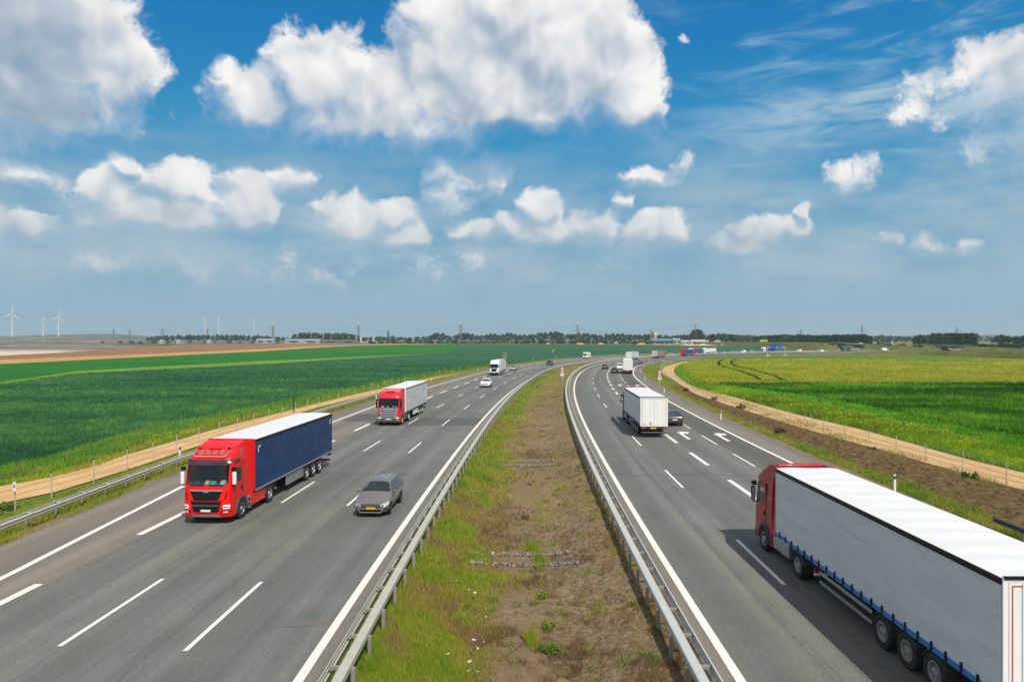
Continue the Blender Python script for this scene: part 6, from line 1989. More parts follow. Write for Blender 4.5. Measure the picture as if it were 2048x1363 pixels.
G_['far'] = gm('wooded_hill', plants((.03, .055, .02), (.06, .09, .03), (.05, .08, .03), .02), 1, .1)
hills('hills', -300, 620, 6000, [(-300, 673), (0, 672), (110, 669), (165, 667.5), (240, 668), (300, 672), (620, 676)], 1)
hills('hills', 620, 1500, 6500, [(620, 677), (900, 676), (1400, 675), (1500, 676)], 2)
hills('hills', 1480, 2400, 5200, [(1480, 675), (1700, 672.5), (1810, 671), (1960, 669.5), (2048, 671), (2400, 673)], 3)

# ------------------------------------------------------------------ wind turbines, pylons, buildings
tw = pm('turbine_white', (.75, .75, .74), .4)


def turbine(px, hub, base, tip, Y, a0, yaw, label):
    z = CAMH + (HY - hub) * Y / FPX; zb = CAMH + (HY - base) * Y / FPX; Rr = (hub - tip) * Y / FPX
    t = thing('wind_turbine', label, 'wind turbine', (at(px, Y), Y, min(zb, z - 30) - 6), yaw)
    H = z - (min(zb, z - 30) - 6)
    mb = MB(); mb.cyl((0, 0, 0), (0, 0, H - 1), 2.3, 1.3, 14); mb.build('tower', tw, t, True)
    mb = MB(); mb.prism_x([(-4.2, H - 1.8), (6, H - 1.6), (6.6, H + 1.0), (4, H + 2.0), (-4.2, H + 1.9)], -1.7, 1.7); mb.build('nacelle', tw, t, bevel=.4)
    mb = MB(); mb.cyl((0, -4.2, H), (0, -6.4, H), 1.8, .7, 12); hb = mb.build('hub', tw, t, True)
    for k in range(3):
        a = a0 + k * 2 * pi / 3; mb = MB(); d = Vector((sin(a), 0, cos(a))); w = Vector((cos(a), 0, -sin(a)))
        st = [(0, .8, .8), (.08, .9, .7), (.2, 2.0, .4), (.5, 1.4, .25), (.88, .75, .12)]
        def ring(f, cw, th): c = d * (Rr * f) + Vector((0, -5.2, H)); return [tuple(c + w * (-cw * .35)), tuple(c + Vector((0, -th, 0))), tuple(c + w * cw), tuple(c + Vector((0, th, 0)))]
        rows = [ring(*s_) + [ring(*s_)[0]] for s_ in st]; mb.grid(rows); bl = mb.build('blade', tw, t, True)
        mb = MB(); rows = [ring(*s_) + [ring(*s_)[0]] for s_ in ((.88, .75, .12), (1.0, .3, .05))]; mb.grid(rows); mb.build('blade_tip', pm('turbine_red', (.6, .1, .08), .5), bl, True)


turbine(24, 628, 677, 608, 2900, .12, .5, 'leftmost and largest white wind turbine at the edge of the pit')
turbine(86, 638, 674, 624, 3500, .0, 1.25, 'second wind turbine from the left, seen almost edge on')
turbine(117, 634, 674, 617, 3150, .15, .5, 'third wind turbine from the left, taller than its left neighbour')
turbine(410, 639, 668, 629, 4300, .75, .4, 'left turbine of the distant pair above the tree belt')
turbine(437, 638, 668, 629, 4300, .05, 1.3, 'right turbine of the distant pair above the tree belt')
turbine(508, 642, 668, 631, 4400, .05, .2, 'distant turbine right of the pair, standing alone')


def pylon(px, top, Y, kind, label):
    zt = CAMH + (HY - top) * Y / FPX; x = at(px, Y); zb = zg(0, Y); H = zt - zb
    t = thing('pylon', label, 'pylon', (x, Y, zb), random.Random(px).uniform(-.3, .3), 'pylons along the horizon')
    mb = MB(); k = H / 50
    lev = [0, .18, .34, .48, .60, .71, .81, .9, 1.0]; wd = [3.6, 3.0, 2.4, 1.9, 1.5, 1.2, 1.0, .8, .4]
    c = [[(sx * w * k, sy * w * k, f * H) for sx, sy in ((-1, -1), (1, -1), (1, 1), (-1, 1))] for f, w in zip(lev, wd)]
    for i in range(8):
        for j in range(4):
            mb.cyl(c[i][j], c[i + 1][j], .2 * k + .08, n=4, cap=False)
            mb.cyl(c[i][j], c[i + 1][(j + 1) % 4], .12 * k + .05, n=4, cap=False); mb.cyl(c[i][(j + 1) % 4], c[i + 1][j], .12 * k + .05, n=4, cap=False)
    mb.build('lattice_tower', pm('pylon_steel', (.16, .17, .17), .6, .4), t)
    for f, w in ((.66, 9), (.78, 12), (.9, 7)) if kind != 'm' else ((.9, 5),):
        mb = MB(); mb.cyl((-w * k, 0, f * H), (w * k, 0, f * H), .28 * k, n=4); mb.cyl((-w * k, 0, f * H), (0, 0, f * H + 2.2 * k), .16 * k, n=4); mb.cyl((w * k, 0, f * H), (0, 0, f * H + 2.2 * k), .16 * k, n=4); mb.build('cross_arm', MC['pylon_steel'], t)
    if kind == 'w':
        mb = MB(); mb.cyl((0, 0, H * .93), (0, 0, H), 1.5 * k, 1.3 * k, 8); mb.build('marker_drum', pm('marker_white', (.8, .75, .72), .5), t)
        mb = MB(); mb.cyl((0, 0, H), (0, 0, H * 1.06), 1.0 * k, .3 * k, 8); mb.build('red_tip', signred, t)
    return x, Y, H, zb


PY = []
for a_ in ((227, 656, 2600, 'x', 'thin grey pylon left of the white-tipped ones above the pit'), (259, 655, 2500, 'w', 'leftmost pylon with a white and red tip'), (325, 653, 2250, 'w', 'white-tipped pylon above the left end of the tree belt'),
           (546, 648, 1900, 'w', 'white-tipped pylon above the right end of the tree belt'), (717, 646.5, 1650, 'w', 'white-tipped pylon left of the church spire'), (922, 645, 1450, 'w', 'white-tipped pylon above the round trees left of centre'),
           (1155, 644.5, 1300, 'w', 'white-tipped pylon above the centre of the motorway'), (1391, 643.5, 1180, 'w', 'white-tipped pylon in front of the tallest rounded tree')):
    PY.append(pylon(*a_))
pylon(415, 653, 2100, 'w', 'small white-tipped pylon beside the distant pair of turbines')
for a_ in ((1602, 657, 1400, 'x', 'small dark pylon above the ridge trees'), (1724, 649, 1300, 'x', 'dark pylon rising behind the forest block'), (1914, 654, 1300, 'x', 'dark pylon behind the poplar row')): pylon(*a_)
for f, w in ((.66, 9), (.78, -12), (.9, 7)):
    mb = MB()
    for (p, q) in zip(PY[1:], PY[2:]):
        prev = None
        for i in range(17):
            u = i / 16; z0_ = p[3] + p[2] * f; z1_ = q[3] + q[2] * f
            c = (p[0] + (q[0] - p[0]) * u + w, p[1] + (q[1] - p[1]) * u, z0_ + (z1_ - z0_) * u - 9 * 4 * u * (1 - u))
            if prev: mb.cyl(prev, c, .11, n=3, cap=False)
            prev = c
    o = mb.build('power_cable', MC['pylon_steel']); tag(o, 'thin power cable sagging between the white-tipped pylons', 'cable', 'power cables between the pylons')
# mast and pale tower
x = at(1302, 1250)
t = thing('lattice_mast', 'slim grey mast left of the pale tower block', 'mast', (x, 1250, 3))
mb = MB(); mb.cyl((0, 0, 0), (0, 0, 22), .9, .7, 8); mb.cyl((0, 0, 22), (0, 0, 24.5), 1.6, 1.4, 8); mb.build('shaft', rust, t)
mb = MB(); mb.cyl((0, 0, 24.5), (0, 0, 27), .12, n=5); mb.build('aerial', rust, t)


def building(name, label, px0, px1, Y, ytop, mat, roofm=None, depth=14, gable=0, zbase=None, wins=0, ybot=None):
    x0, x1 = at(px0, Y), at(px1, Y); z0 = zg(0, Y) - .5; zt = CAMH + (HY - ytop) * Y / FPX
    w = x1 - x0
    t = thing(name, label, 'building', ((x0 + x1) / 2, Y, z0)); H = zt - z0; e = H * .72 if gable else H
    mb = MB(); mb.box(-w / 2, w / 2, 0, depth, 0, e); mb.build('wall', mat, t)
    mb = MB()
    if gable: mb.prism_x([(-.4, e), (depth / 2, H), (depth + .4, e)], -w / 2 - .4, w / 2 + .4)
    else: mb.box(-w / 2 - .2, w / 2 + .2, -.2, depth + .2, e, e + .5)
    mb.build('roof', roofm or mat, t)
    for k in range(wins):
        cx_ = -w / 2 + w * (k + .5) / wins
        mb = MB(); mb.box(cx_ - w / wins * .25, cx_ + w / wins * .25, -.06, .02, e * .35, e * .75); mb.build('window' if wins > 2 else 'door', M['dglass'], t)
    return t


whall = pm('white_hall', (.48, .48, .46), .6); ghall = pm('grey_hall', (.3, .31, .3), .6); bluer = pm('blue_roof', (.12, .28, .45), .5); dwall = pm('dark_hall', (.12, .13, .12), .7); redr = pm('red_tile_roof', (.3, .08, .04), .8)
building('industrial_hall', 'long dark hall with pale blue roof in front of the tree line', 1305, 1346, 1200, 677.3, dwall, bluer, 20, 1, wins=7)
building('industrial_hall', 'light grey hall joined to the right of the blue-roofed hall', 1346.5, 1362, 1195, 676, ghall, ghall, 24, 1, wins=2)
building('tower_block', 'pale cream tower with a dark top floor beside the slim mast', 1308.5, 1314, 1320, 663.5, pm('cream_render', (.72, .66, .52), .7), ghall, 8, wins=3)
building('tower_block', 'darker slab standing against the left side of the pale cream tower', 1304.5, 1308.3, 1322, 663.5, pm('dark_render', (.2, .2, .22), .7), ghall, 8, wins=3)
for a_ in ((1382, 1412, 1150, 679.2, whall, 'white glasshouse roof line left of the highway sheds'), (1414, 1446, 1160, 680.4, whall, 'long white shed right of the tallest tree'), (1448, 1455, 1150, 681, whall, 'small white shed at the right end of the white sheds'),
           (1363, 1378, 1170, 680.2, whall, 'low white shed between the grey hall and the glasshouse'), (1230.5, 1235, 1100, 683.8, whall, 'tiny white hut at the hedge left of the sand heap')):
    building('shed', a_[5], a_[0], a_[1], a_[2], a_[3], a_[4], a_[4], 10, 1, wins=2)
for i, (a, b, yt, mt, lb) in enumerate(((512, 548, 677, ghall, 'grey low hall at the right end of the tree belt'), (570, 640, 677.6, ghall, 'longest grey low hall in front of the slender trees'), (642, 715, 679.4, dwall, 'dark low hall in front of the slender trees'), (318, 324, 679.5, whall, 'leftmost white shed under the tree belt'), (352, 359, 679.5, whall, 'middle white shed under the tree belt'), (413, 420, 679.8, whall, 'rightmost white shed under the tree belt'), (834, 847, 683.2, whall, 'white flat shed at the edge of the dark green crop'), (925, 938, 684.4, whall, 'very low white roof at the edge of the dark green crop'))):
    building('shed', lb, a, b, 1380 + i * 3, yt, mt, None, 14, 0 if i > 5 else 1, wins=2)
building('house', 'tiny house with red roof below the far guardrail', 1441, 1447, 1000, 685.5, whall, redr, 8, 1, wins=2)
building('warehouse', 'white flat warehouses left of the church', 720, 760, 2300, 674, whall, whall, 30, 0, wins=3); building('warehouse', 'white flat warehouses right of the church', 796, 806, 2300, 673.5, whall, whall, 30, 0, wins=3)
# church
Yc = 2300; x = at(776, Yc)
t = thing('church', 'dark church with a needle spire on the horizon', 'church', (x, Yc, 3)); dk = pm('slate_church', (.05, .06, .07), .8)
mb = MB(); mb.box(-3.4, 3.4, 0, 7, 0, 26); mb.build('tower', dk, t)
mb = MB(); mb.cyl((0, 3.5, 26), (0, 3.5, 42), 4.3, .15, 8); mb.build('spire', dk, t)
mb = MB(); mb.box(3.4, 26, 0, 9, 0, 12); mb.build('nave', dk, t)
mb = MB(); mb.prism_x([(-.5, 12), (4.5, 18), (9.5, 12)], 3.4, 26); mb.build('roof', dk, t)
mb = MB(); mb.cyl((18, 4.5, 17), (18, 4.5, 24), .9, .1, 6); mb.build('ridge_turret', dk, t)


def heap(px0, px1, Y, top, label, seed):
    x0, x1 = at(px0, Y), at(px1, Y); w = x1 - x0; H = (HY + (CAMH - zg(0, Y)) * FPX / Y - top) * Y / FPX
    r = np.random.RandomState(seed); n, m = 36, 10; rows = []
    for j in range(m + 1):
        v = j / m; row = []
        for i in range(n + 1):
            u = i / n; hh = sin(pi * u) ** .7 * sin(pi * v) ** .8 * (.62 + .25 * sin(u * 17 + seed) + .16 * sin(u * 41 + 2 * seed) + .12 * r.rand())
            row.append((w * (u - .5), (v - .5) * min(w, 22), max(0, H * hh) - .1))
        rows.append(row)
    t = MB(); t.grid(rows); o = t.build('sand_heap', G_['heap'], None, True)
    o.location = ((x0 + x1) / 2, Y, zg(0, Y)); tag(o, label, 'sand heap', 'sand heaps beyond the crop')


G_['heap'] = pm('orange_sand', (.55, .33, .16), .95, 0, 0, .12, .3)
for a_ in ((1272, 1292, 1100, 683.8, 'steep sand heap left of the long low ridge of sand', 1), (1290, 1360, 1095, 686.6, 'long low ridge of sand in front of the blue-roofed hall', 2), (1358, 1432, 1000, 686, 'widest sand heap right of the ridge', 3), (1152, 1169, 1150, 683.5, 'small sand heap below the central pylon', 4), (1195, 1208, 1150, 683.5, 'small sand heap right of the central pylon', 5), (1092, 1100, 1170, 683.5, 'tiny sand heap left of the central pylon', 6)):
    heap(*a_)
print('far ok')
# ------------------------------------------------------------------ vegetation close to the camera (real blades), stones, litter
RS = np.random.RandomState(12)


def vn(x, y, sc, seed=0):
    """value noise 0..1 on arrays"""
    r = np.random.RandomState(seed); T = r.rand(64, 64)
    u = x / sc; v = y / sc; i = np.floor(u).astype(int); j = np.floor(v).astype(int); f = u - i; h = v - j
    f = f * f * (3 - 2 * f); h = h * h * (3 - 2 * h)
    a = T[i % 64, j % 64]; b = T[(i + 1) % 64, j % 64]; c = T[i % 64, (j + 1) % 64]; d = T[(i + 1) % 64, (j + 1) % 64]
    return (a * (1 - f) + b * f) * (1 - h) + (c * (1 - f) + d * f) * h


def fbm(x, y, sc, seed=0):
    return (vn(x, y, sc, seed) * .5 + vn(x, y, sc / 2.1, seed + 1) * .3 + vn(x, y, sc / 4.3, seed + 2) * .2)


def bladmat(name, stops):
    m = bpy.data.materials.new(name); m.use_nodes = True
    t = NT(m.node_tree); b = t.n['Principled BSDF']
    at_ = t.node('ShaderNodeAttribute', attribute_name='tint')
    rp_ = t.node('ShaderNodeValToRGB'); t.put(rp_.inputs[0], at_.outputs['Fac']); cr = rp_.color_ramp
    while len(cr.elements) < len(stops): cr.elements.new(.5)
    for e, (p, c) in zip(cr.elements, stops): e.position = p; e.color = (*c, 1)
    t.put(b.inputs['Base Color'], rp_.outputs[0]); b.inputs['Roughness'].default_value = .75; b.inputs['Specular IOR Level'].default_value = .2
    tl = t.node('ShaderNodeBsdfTranslucent'); t.put(tl.inputs[0], rp_.outputs[0])
    mx = t.node('ShaderNodeMixShader'); mx.inputs[0].default_value = .3
    t.l.new(b.outputs[0], mx.inputs[1]); t.l.new(tl.outputs[0], mx.inputs[2]); t.l.new(mx.outputs[0], t.n['Material Output'].inputs[0])
    return m


def blades(name, X, Y, Z, H, Wd, T, mat, lean=.5, label=None):
    n = len(X); a = RS.rand(n) * 2 * pi; l = RS.rand(n) * lean; b = RS.rand(n) * 2 * pi
    dx, dy = np.cos(a) * Wd * .5, np.sin(a) * Wd * .5
    P = np.zeros((n, 3, 3))
    P[:, 0] = np.stack([X - dx, Y - dy, Z], 1); P[:, 1] = np.stack([X + dx, Y + dy, Z], 1)
    P[:, 2] = np.stack([X + np.cos(b) * l * H, Y + np.sin(b) * l * H, Z + H], 1)
    me = tri_mesh(name, P, mat, tint=np.clip(T, 0, 1))
    o = link_obj(name, me); o['kind'] = 'stuff'
    return o


def ysamp(n, y0, y1, p=2):
    u = RS.rand(n); a, b = y0 ** -p, y1 ** -p
    return (b + (a - b) * u) ** (-1 / p)


GM = bladmat('median_grass_blades', [(0, (.17, .10, .06)), (.3, (.34, .24, .10)), (.5, (.40, .38, .05)), (.72, (.26, .36, .028)), (1, (.10, .25, .015))])
# --- median
n = 400000
Yq = ysamp(n, 15, 260, 1.9); Tq = RS.rand(n)
lcx = LC.A[:, 0]; lcy = LC.A[:, 1]
S_ = np.interp(Yq, lcy, np.arange(LC.n))
A_ = np.stack([LC.A[:, 0] + LC.T[:, 1] * .85, LC.A[:, 1] - LC.T[:, 0] * .85], 1)
B_ = np.stack([RC.A[:, 0] - RC.T[:, 1] * .75, RC.A[:, 1] + RC.T[:, 0] * .75], 1)
ax = np.interp(S_, np.arange(LC.n), A_[:, 0]); ay = np.interp(S_, np.arange(LC.n), A_[:, 1])
Sb = 30 + (S_ - 30) * KK
bx = np.interp(Sb, np.arange(RC.n), B_[:, 0]); by = np.interp(Sb, np.arange(RC.n), B_[:, 1])
X = ax + (bx - ax) * Tq; Y = ay + (by - ay) * Tq
dd = np.clip((np.minimum(Tq, 1 - Tq) - .1) / .24, 0, 1); dd = dd * dd * (3 - 2 * dd); Z = -.04 - .55 * dd
big = fbm(X, Y, 7, 1); mid = fbm(X, Y, 1.6, 7); fine = fbm(X, Y, .5, 13)
far = np.clip((Y - 60) / 110, 0, 1)
left = np.clip((.52 - Tq) / .25, 0, 1)
# a row of fresh green weeds right of the sandy bottom
rowg = np.exp(-((Tq - .56 - .03 * np.sin(Y * .5)) / .025) ** 2) * (mid > .52) * (fine > .42) * (Y < 34)
cen = np.exp(-((Tq - .47) / .09) ** 2)
dens = left * (.35 + 1.1 * big + .5 * mid) + (1 - left) * (.06 + .55 * np.clip(mid - .45, 0, 1) * 3 * (fine > .5)) + rowg * 1.5 + far * .45 - cen * (1 - far) * (.5 - .6 * (big > .5) * (mid > .45)) + .45 * (fbm(X, Y, 3.3, 77) > .53) * (fine > .38) + .15 * (Tq < .6)
dens = np.where(Tq < .075, dens * .45, dens)
keep = RS.rand(n) < np.clip(dens, 0, 1)
tint = .36 + .42 * left * np.clip(.4 + big, 0, 1) + .16 * (fine - .5) + .35 * rowg + (mid - .5) * .6 + .1 * RS.randn(n) - .13 * (1 - left) * (1 - rowg) + .14 * far - .28 * (fbm(X, Y, 2.6, 55) > .55) + .22 * (fbm(X, Y, 5, 91) > .55) * (Tq > .5)
k = keep
px = Y / 710
W_b = np.clip(px * .55, .018, .16) * RS.uniform(.6, 1.3, n)
H_b = (.08 + .2 * mid + .24 * left * big + .3 * rowg) * RS.uniform(.5, 1.25, n) * (1 + .3 * far)
blades('median_weeds', X[k], Y[k], Z[k], H_b[k], W_b[k], tint[k], GM, .55)
# dry heather-like tufts on the gravel
cx_ = []; cy_ = []; cz = []
rr = random.Random(8); TH = []; TT = []
XX = []; YY = []; ZZ = []; HH = []; WW = []; TT = []
for i in range(900):
    y0 = float(ysamp(1, 16, 110, 1.6)[0]); t_ = rr.random() ** .8 if rr.random() < .75 else rr.random() * .5
    if .40 < t_ < .53 and rr.random() < .8: continue
    s0_ = LC.sY(y0); p = medp(s0_, t_); green = rr.random() < (.62 if t_ < .5 else .28)
    m_ = int(40 * min(1, 30 / y0) + 12); sz = rr.uniform(.10, .3) * (1 + y0 / 90); hh = rr.uniform(.10, .42)
    for _ in range(m_):
        a = rr.random() * 6.28; q = sz * sqrt(rr.random())
        XX.append(p[0] + q * cos(a)); YY.append(p[1] + q * sin(a)); ZZ.append(p[2] - .03); HH.append(hh * rr.uniform(.5, 1.1) * (1 - .4 * q / sz)); WW.append(max(.018, y0 / 710 * .6) * rr.uniform(.6, 1.2))
        TT.append((.85 if green else .10) + rr.uniform(-.13, .16))
blades('median_tufts', *[np.array(v) for v in (XX, YY, ZZ, HH, WW, TT)], GM, .7)
# --- pebbles on the gravel of the median and clods on the bank
def pebbles(name, X, Y, Z, S, T, mat):
    n = len(X); d = np.array([[1, 0, 0], [0, 1, 0], [-1, 0, 0], [0, -1, 0], [0, 0, .8]], float)
    r = RS.rand(n) * 6.28; c, s_ = np.cos(r), np.sin(r)
    V = np.zeros((n, 5, 3)); 
    for i in range(5):
        sx = S * RS.uniform(.6, 1.3, n)
        V[:, i, 0] = X + (d[i, 0] * c - d[i, 1] * s_) * sx; V[:, i, 1] = Y + (d[i, 0] * s_ + d[i, 1] * c) * sx; V[:, i, 2] = Z + d[i, 2] * sx
    tri = [(0, 1, 4), (1, 2, 4), (2, 3, 4), (3, 0, 4)]
    P = np.concatenate([V[:, list(t_)] for t_ in tri], 0)
    me = tri_mesh(name, P, mat, tint=np.tile(T, 4)); o = link_obj(name, me); o['kind'] = 'stuff'


PM = bladmat('stone_colours', [(0, (.10, .065, .04)), (.5, (.26, .19, .13)), (.8, (.42, .34, .27)), (1, (.72, .66, .58))])
n = 60000
Yp = ysamp(n, 15, 75, 2); Tp = RS.uniform(.06, .97, n); S_ = np.interp(Yp, lcy, np.arange(LC.n))
ax = np.interp(S_, np.arange(LC.n), A_[:, 0]); ay = np.interp(S_, np.arange(LC.n), A_[:, 1]); Sb = 30 + (S_ - 30) * KK
bx = np.interp(Sb, np.arange(RC.n), B_[:, 0]); by = np.interp(Sb, np.arange(RC.n), B_[:, 1])
X = ax + (bx - ax) * Tp; Y = ay + (by - ay) * Tp; dd = np.clip((np.minimum(Tp, 1 - Tp) - .1) / .24, 0, 1); dd = dd * dd * (3 - 2 * dd)
k = RS.rand(n) < np.clip(.25 + 1.2 * (Tp > .5) * fbm(X, Y, 2.5, 3), 0, 1)
pebbles('median_pebbles', X[k], Y[k], -.05 - .55 * dd[k], (np.clip(Y[k] / 710 * .42, .012, .05)) * RS.uniform(.5, 1.5, k.sum()), np.clip(RS.rand(k.sum()) ** 1.6, 0, 1), PM)

# --- gabion rows across the ditch
def stone_row(px0, px1, py, label, seed):
    y0 = g(0, py, -.45)[1]; x0, x1 = at(px0, y0), at(px1, y0); r = random.Random(seed)
    mb = MB(); x = x0
    while x < x1:
        for row_ in range(2):
            s = r.uniform(.05, .12); cx, cy, cz = x + r.uniform(-.04, .04), y0 + (row_ - .5) * .22 + r.uniform(-.04, .04), -.575 + r.uniform(0, .05) + .5 * (abs((x - (x0 + x1) / 2) / (x1 - x0) * 2)) ** 3 * .25
            pts = []
            for iz in range(3):
                for ia in range(6):
                    a = ia * pi / 3 + iz; q = s * (1.1, 1.15, .55)[iz] * r.uniform(.8, 1.15); pts.append((cx + q * cos(a), cy + q * sin(a) * .8, cz + (-.06, s * .6, s * 1.15)[iz]))
            fs = [(iz * 6 + ia, iz * 6 + (ia + 1) % 6, (iz + 1) * 6 + (ia + 1) % 6, (iz + 1) * 6 + ia) for iz in range(2) for ia in range(6)] + [tuple(range(12, 18))]
            mb.add(pts, fs)
        x += r.uniform(.12, .19)
    o = mb.build('stone_row', G_['stone']); tag(o, label, 'stone row', 'rows of stones across the median ditch')


def stf(t, p):
    n = t.noise(p, 5.0, 2, .5); f = t.noise(p, 18, 4, .7)
    c = t.mix(t.ss(n, .35, .65), (.13, .12, .11), (.28, .24, .21)); c = t.mix(t.m('MULTIPLY', t.ss(f, .5, .7), .4), c, (.08, .07, .06)); return c, f, .02


G_['stone'] = gm('ditch_stones', stf, .9, .2)
for i, (a, b, c, lb) in enumerate(((943, 1152, 1126, 'nearest row of grey stones across the ditch'), (930, 1138, 1106, 'row of stones just behind the nearest one'), (982, 1112, 930, 'front row of the second pair of stones'), (992, 1108, 921, 'rear row of the second pair of stones'), (1017, 1098, 849, 'single row of stones in the middle of the median'), (1049, 1103, 811, 'faint farthest row of stones in the median'))):
    stone_row(a, b, c, lb, i)
# --- litter
lit_ = pm('pale_litter', (.6, .58, .55), .6); litr = pm('red_litter', (.55, .08, .08), .5)
for i, (px, py, c) in enumerate(((843, 1190, 1), (912, 1166, 0), (938, 1184, 0), (950, 1190, 0), (972, 1240, 0), (990, 1245, 0), (948, 1286, 0), (955, 1302, 0), (968, 1290, 0), (895, 1315, 0), (940, 1330, 0), (936, 1348, 0), (715, 1344, 0), (955, 1350, 0), (836, 1208, 0), (988, 1110, 0), (1006, 962, 0), (1003, 975, 0))):
    x, y = g(px, py, -.3); r = random.Random(i); mb = MB(); s = r.uniform(.02, .055)
    rows = [[(s * (u - 1.5) + r.uniform(-.02, .02), s * .8 * (v - 1) + r.uniform(-.02, .02), r.uniform(0, .07)) for u in range(4)] for v in range(3)]
    mb.grid(rows); o = mb.build('litter', litr if c else lit_); o.location = (x, y, -.34 + .12); o.rotation_euler = (0, 0, r.random() * 3)
    t_ = ['crumpled red scrap lying in the grass by the left guardrail'] if c else ['crumpled pale scrap lying in the weeds of the median']
    tag(o, t_[0], 'litter', None if c else 'pale scraps of litter in the median weeds')

# --- verges along both carriageways
VM = bladmat('verge_grass_blades', [(0, (.42, .26, .11)), (.35, (.46, .36, .10)), (.6, (.32, .36, .05)), (1, (.13, .25, .02))])


def verge(name, cv, o0, o1, y0, y1, n, hgt, green, seed, p=1.9, bare=.35):
    Yv = ysamp(n, y0, y1, p); s = np.interp(Yv, cv.A[:, 1], np.arange(cv.n)); u = RS.rand(n)
    so = np.array([fv(o0, q) for q in s]); s1 = np.array([fv(o1, q) for q in s]); off = so + (s1 - so) * u
    x = np.interp(s, np.arange(cv.n), cv.A[:, 0]); y = np.interp(s, np.arange(cv.n), cv.A[:, 1]); tx = np.interp(s, np.arange(cv.n), cv.T[:, 0]); ty = np.interp(s, np.arange(cv.n), cv.T[:, 1])
    X = x + ty * off; Y = y - tx * off; m = fbm(X, Y, 2.2, seed); f = fbm(X, Y, 9, seed + 3)
    k = (m > bare) & (RS.rand(n) < .4 + m)
    T = green + .9 * (m - .5) + .4 * (f - .5) + .12 * RS.randn(n)
    blades(name, X[k], Y[k], np.full(k.sum(), -.03), (hgt * (.4 + m) * RS.uniform(.5, 1.3, n))[k], (np.clip(Y / 710 * .6, .02, .3) * RS.uniform(.6, 1.3, n))[k], T[k], VM)


verge('verge_grass', LC, lambda s: L_pav(s) - 3.4, lambda s: L_pav(s) - .15, 24, 260, 50000, .28, .55, 31, 1.6, .42)
verge('verge_grass', RC, lambda s: R_pav(s) + .35, lambda s: R_pav(s) + 2.1, 24, 300, 50000, .26, .62, 41, 1.6, .3)
verge('verge_grass', RC, lambda s: R_pav(s) + 2.0, lambda s: R_pav(s) + 7.5, 24, 140, 36000, .28, .2, 51, 1.9, .57)
verge('bank_scrub', RC, lambda s: R_pav(s) + 5.5, lambda s: R_pav(s) + 8.2, 24, 160, 16000, .35, .4, 57, 1.7, .5)
# --- crops
CM = bladmat('crop_blades', [(0, (.012, .065, .038)), (.4, (.038, .142, .058)), (.7, (.085, .24, .066)), (1, (.18, .36, .085))])


def field(name, poly, n, y0, y1, hgt, mat, seed, base, p=1.6, wide=1.0, drift=.5, zb=0.0, xr=None):
    P = np.array(poly); Y = ysamp(n, y0, y1, p); R_ = RS.rand(n)
    lo, hi = (xr if xr else (-.75, .75)); X = (lo + (hi - lo) * R_) * Y
    ins = np.zeros(n, bool); j = len(P) - 1
    for i in range(len(P)):
        c = ((P[i, 1] > Y) != (P[j, 1] > Y)) & (X < (P[j, 0] - P[i, 0]) * (Y - P[i, 1]) / (P[j, 1] - P[i, 1] + 1e-9) + P[i, 0]); ins ^= c; j = i
    m = fbm(X, Y, 3.0, seed); f = fbm(X * .6, Y * 1.6, 22, seed + 5); q = fbm(X, Y, .9, seed + 9)
    k = ins
    tr_ = []
    if mat.name.startswith('wheat'):
        for i_ in range(len(X)):
            if k[i_] and X[i_] < 190:
                d_ = np.sqrt(((TYRE - (X[i_], Y[i_])) ** 2).sum(1).min())
                if 1.85 < d_ < 2.95: tr_.append(i_)
    T = base + .55 * (m - .5) + drift * (f - .5) * 1.5 + .5 * (q - .5) + .10 * RS.randn(n)
    T[tr_] = -1
    blades(name, X[k], Y[k], np.full(k.sum(), zb), (hgt * (.55 + .6 * m) * RS.uniform(.7, 1.2, n))[k], (np.clip(Y / 710 * .7 * wide, .03, .45) * RS.uniform(.6, 1.3, n))[k], T[k], mat, .6)


field('crop_plants', crop_poly, 330000, 42, 320, .5, CM, 61, .52, 1.35, 1.0, .5, 0, (-.76, .03))
# brighter ragged rim of the crop beside the track
rim = gl_edge + [(x - 4.2, y + 1.6) for x, y in gl_edge[::-1]]
EM = bladmat('field_edge_blades', [(0, (.36, .30, .05)), (.4, (.34, .42, .03)), (.8, (.17, .38, .03)), (1, (.08, .26, .02))])
field('field_edge_grass', rim, 300000, 42, 260, .55, EM, 71, .6, 1.5, 1.0, .5, 0, (-.78, .08))
rim2 = [(x + 1.0, y - .6) for x, y in gl_edge] + [(x - 1.3, y + .6) for x, y in gl_edge[::-1]]
field('field_edge_grass', rim2, 260000, 42, 220, .42, EM, 75, .3, 1.5, 1.0, .5, 0, (-.78, .08))
RM = bladmat('lush_blades', [(0, (.008, .05, .004)), (.4, (.035, .15, .008)), (.75, (.14, .33, .018)), (1, (.28, .46, .03))])
RG = [g(1420, 767.6)] + GB[1:] + [(250, 40), (330, 148), g(2400, 767.6)]
field('lush_crop', RG, 260000, 46, 150, .75, RM, 81, .5, 1.3, 1.2, .9, 0, (.2, .8))
field('fresh_crop', GB + GB2[::-1], 160000, 44, 150, .4, RM, 91, .72, 1.3, 1.0, .2, 0, (.2, .8))
FV = PO + [g(1390, 721)] + catm(WL, 3) + GB2[1:]
FM = bladmat('flower_verge_blades', [(0, (.09, .11, .015)), (.35, (.17, .27, .02)), (.7, (.24, .42, .02)), (1, (.38, .52, .03))])
field('flower_verge_grass', FV, 330000, 42, 330, .62, FM, 101, .5, 1.2, 1.0, .5, 0, (.2, .8))
YM = bladmat('yellow_blossom', [(0, (.75, .62, .01)), (1, (.85, .78, .04))])


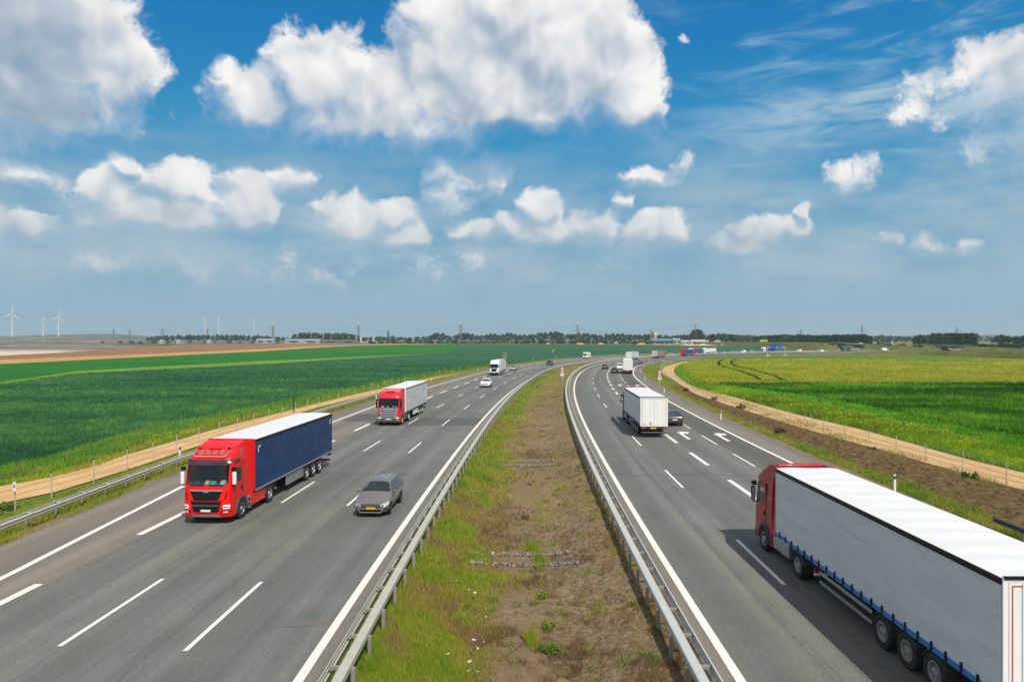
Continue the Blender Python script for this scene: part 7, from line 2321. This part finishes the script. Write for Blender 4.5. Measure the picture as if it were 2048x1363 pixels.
def blossoms(poly, n, y0, y1):
    P = np.array(poly); Y = ysamp(n, y0, y1, 1.2); X = RS.uniform(.2, .8, n) * Y; ins = np.zeros(n, bool); j = len(P) - 1
    for i in range(len(P)):
        c = ((P[i, 1] > Y) != (P[j, 1] > Y)) & (X < (P[j, 0] - P[i, 0]) * (Y - P[i, 1]) / (P[j, 1] - P[i, 1] + 1e-9) + P[i, 0]); ins ^= c; j = i
    k = ins & (fbm(X, Y, 2.5, 111) > .5) & (fbm(X, Y, 14, 115) > .36)
    X, Y = X[k], Y[k]; m = len(X); s = np.clip(Y / 710 * .38, .03, .2) * RS.uniform(.6, 1.2, m); z = RS.uniform(.5, .8, m)
    Q = np.stack([np.stack([X - s, Y, z], 1), np.stack([X, Y - s * .6, z + s * .3], 1), np.stack([X + s, Y, z], 1), np.stack([X, Y + s * .6, z + s * .8], 1)], 1)
    me = tri_mesh('yellow_blossoms', Q, YM, tint=RS.rand(m)); o = link_obj('yellow_blossoms', me); o['kind'] = 'stuff'


blossoms(FV, 42000, 44, 240)
TYRE = Curve(TYP, 1, 4).A[:, :2]
WM = bladmat('wheat_blades', [(0, (.05, .10, .01)), (.35, (.29, .34, .03)), (.75, (.50, .49, .06)), (1, (.64, .58, .10))])
WP = catm(WL, 3) + [g(2048, 767.6), g(2400, 767.6)] + [g(2400, 720.5), g(2048, 720), g(1640, 719.5), g(1480, 720)]
field('wheat_plants', WP, 190000, 146, 340, .9, WM, 121, .52, 1.0, 1.1, .35, 0, (.2, .8))
# shrubs along the fence foot and the bank
for i, (px, py, h_, lb) in enumerate(((1938, 962, .6, 'round green shrub beside the sandy track near the right edge'), (1965, 985, .25, 'low green patch right below the round green shrub'), (1482, 818, .7, 'low dry bush by the fence above the black coupe'), (1560, 868, .6, 'second low bush along the fence'), (1430, 800, .6, 'small bush by the fence right of the warning sign'), (1372, 783, .6, 'bush at the fence foot just right of the warning sign'), (1742, 905, .5, 'green tuft on the bank above the large trailer'), (8, 1020, .45, 'green clump at the left edge beside the sandy track'))):
    x, y = g(px, py); tree(x, y, h_ * 1.5, 'bush', 2 if i < 2 or i > 5 else 4, lb, None, .9, .2 if px > 1300 else .15)
for i, (px, py, h_) in enumerate(((1060, 968, .3), (1052, 1035, .34), (1085, 1190, .4), (1095, 1250, .45), (1100, 1300, .45), (930, 1215, .4), (985, 1200, .38), (1045, 760, .6), (1075, 775, .5))):
    x, y = g(px, py, -.5); tree(x, y, h_ * 1.15, 'bush', (4, 4, 3, 3, 3, 3, 3, 4, 4)[i], ['dry brown bush at the bottom of the ditch', 'second dry brown bush in the middle of the ditch', 'upright fresh weed right of the ditch bottom', 'bright weed clump near the bottom of the picture', 'lowest bright weed clump in the ditch', 'bright weed left of the ditch bottom', 'pale weed just above the left litter', 'brown bush near the median warning sign', 'smaller brown bush near the median warning sign'][i], None, .8, -.42, 'weed')

# ------------------------------------------------------------------ haze: one even box of air round everything
mb = MB(); mb.box(-9500, 9500, -400, 9000, -25, 190)
hz = bpy.data.materials.new('haze_air'); hz.use_nodes = True
t = NT(hz.node_tree); t.n.remove(t.n['Principled BSDF'])
pv = t.node('ShaderNodeVolumePrincipled'); pv.inputs['Density'].default_value = 1.0e-4; pv.inputs['Color'].default_value = (.78, .91, 1, 1); pv.inputs['Anisotropy'].default_value = .1
t.l.new(pv.outputs[0], t.n['Material Output'].inputs['Volume'])
o = mb.build('haze', hz); o['kind'] = 'stuff'
SC.cycles.volume_bounces = 0
print('all ok')
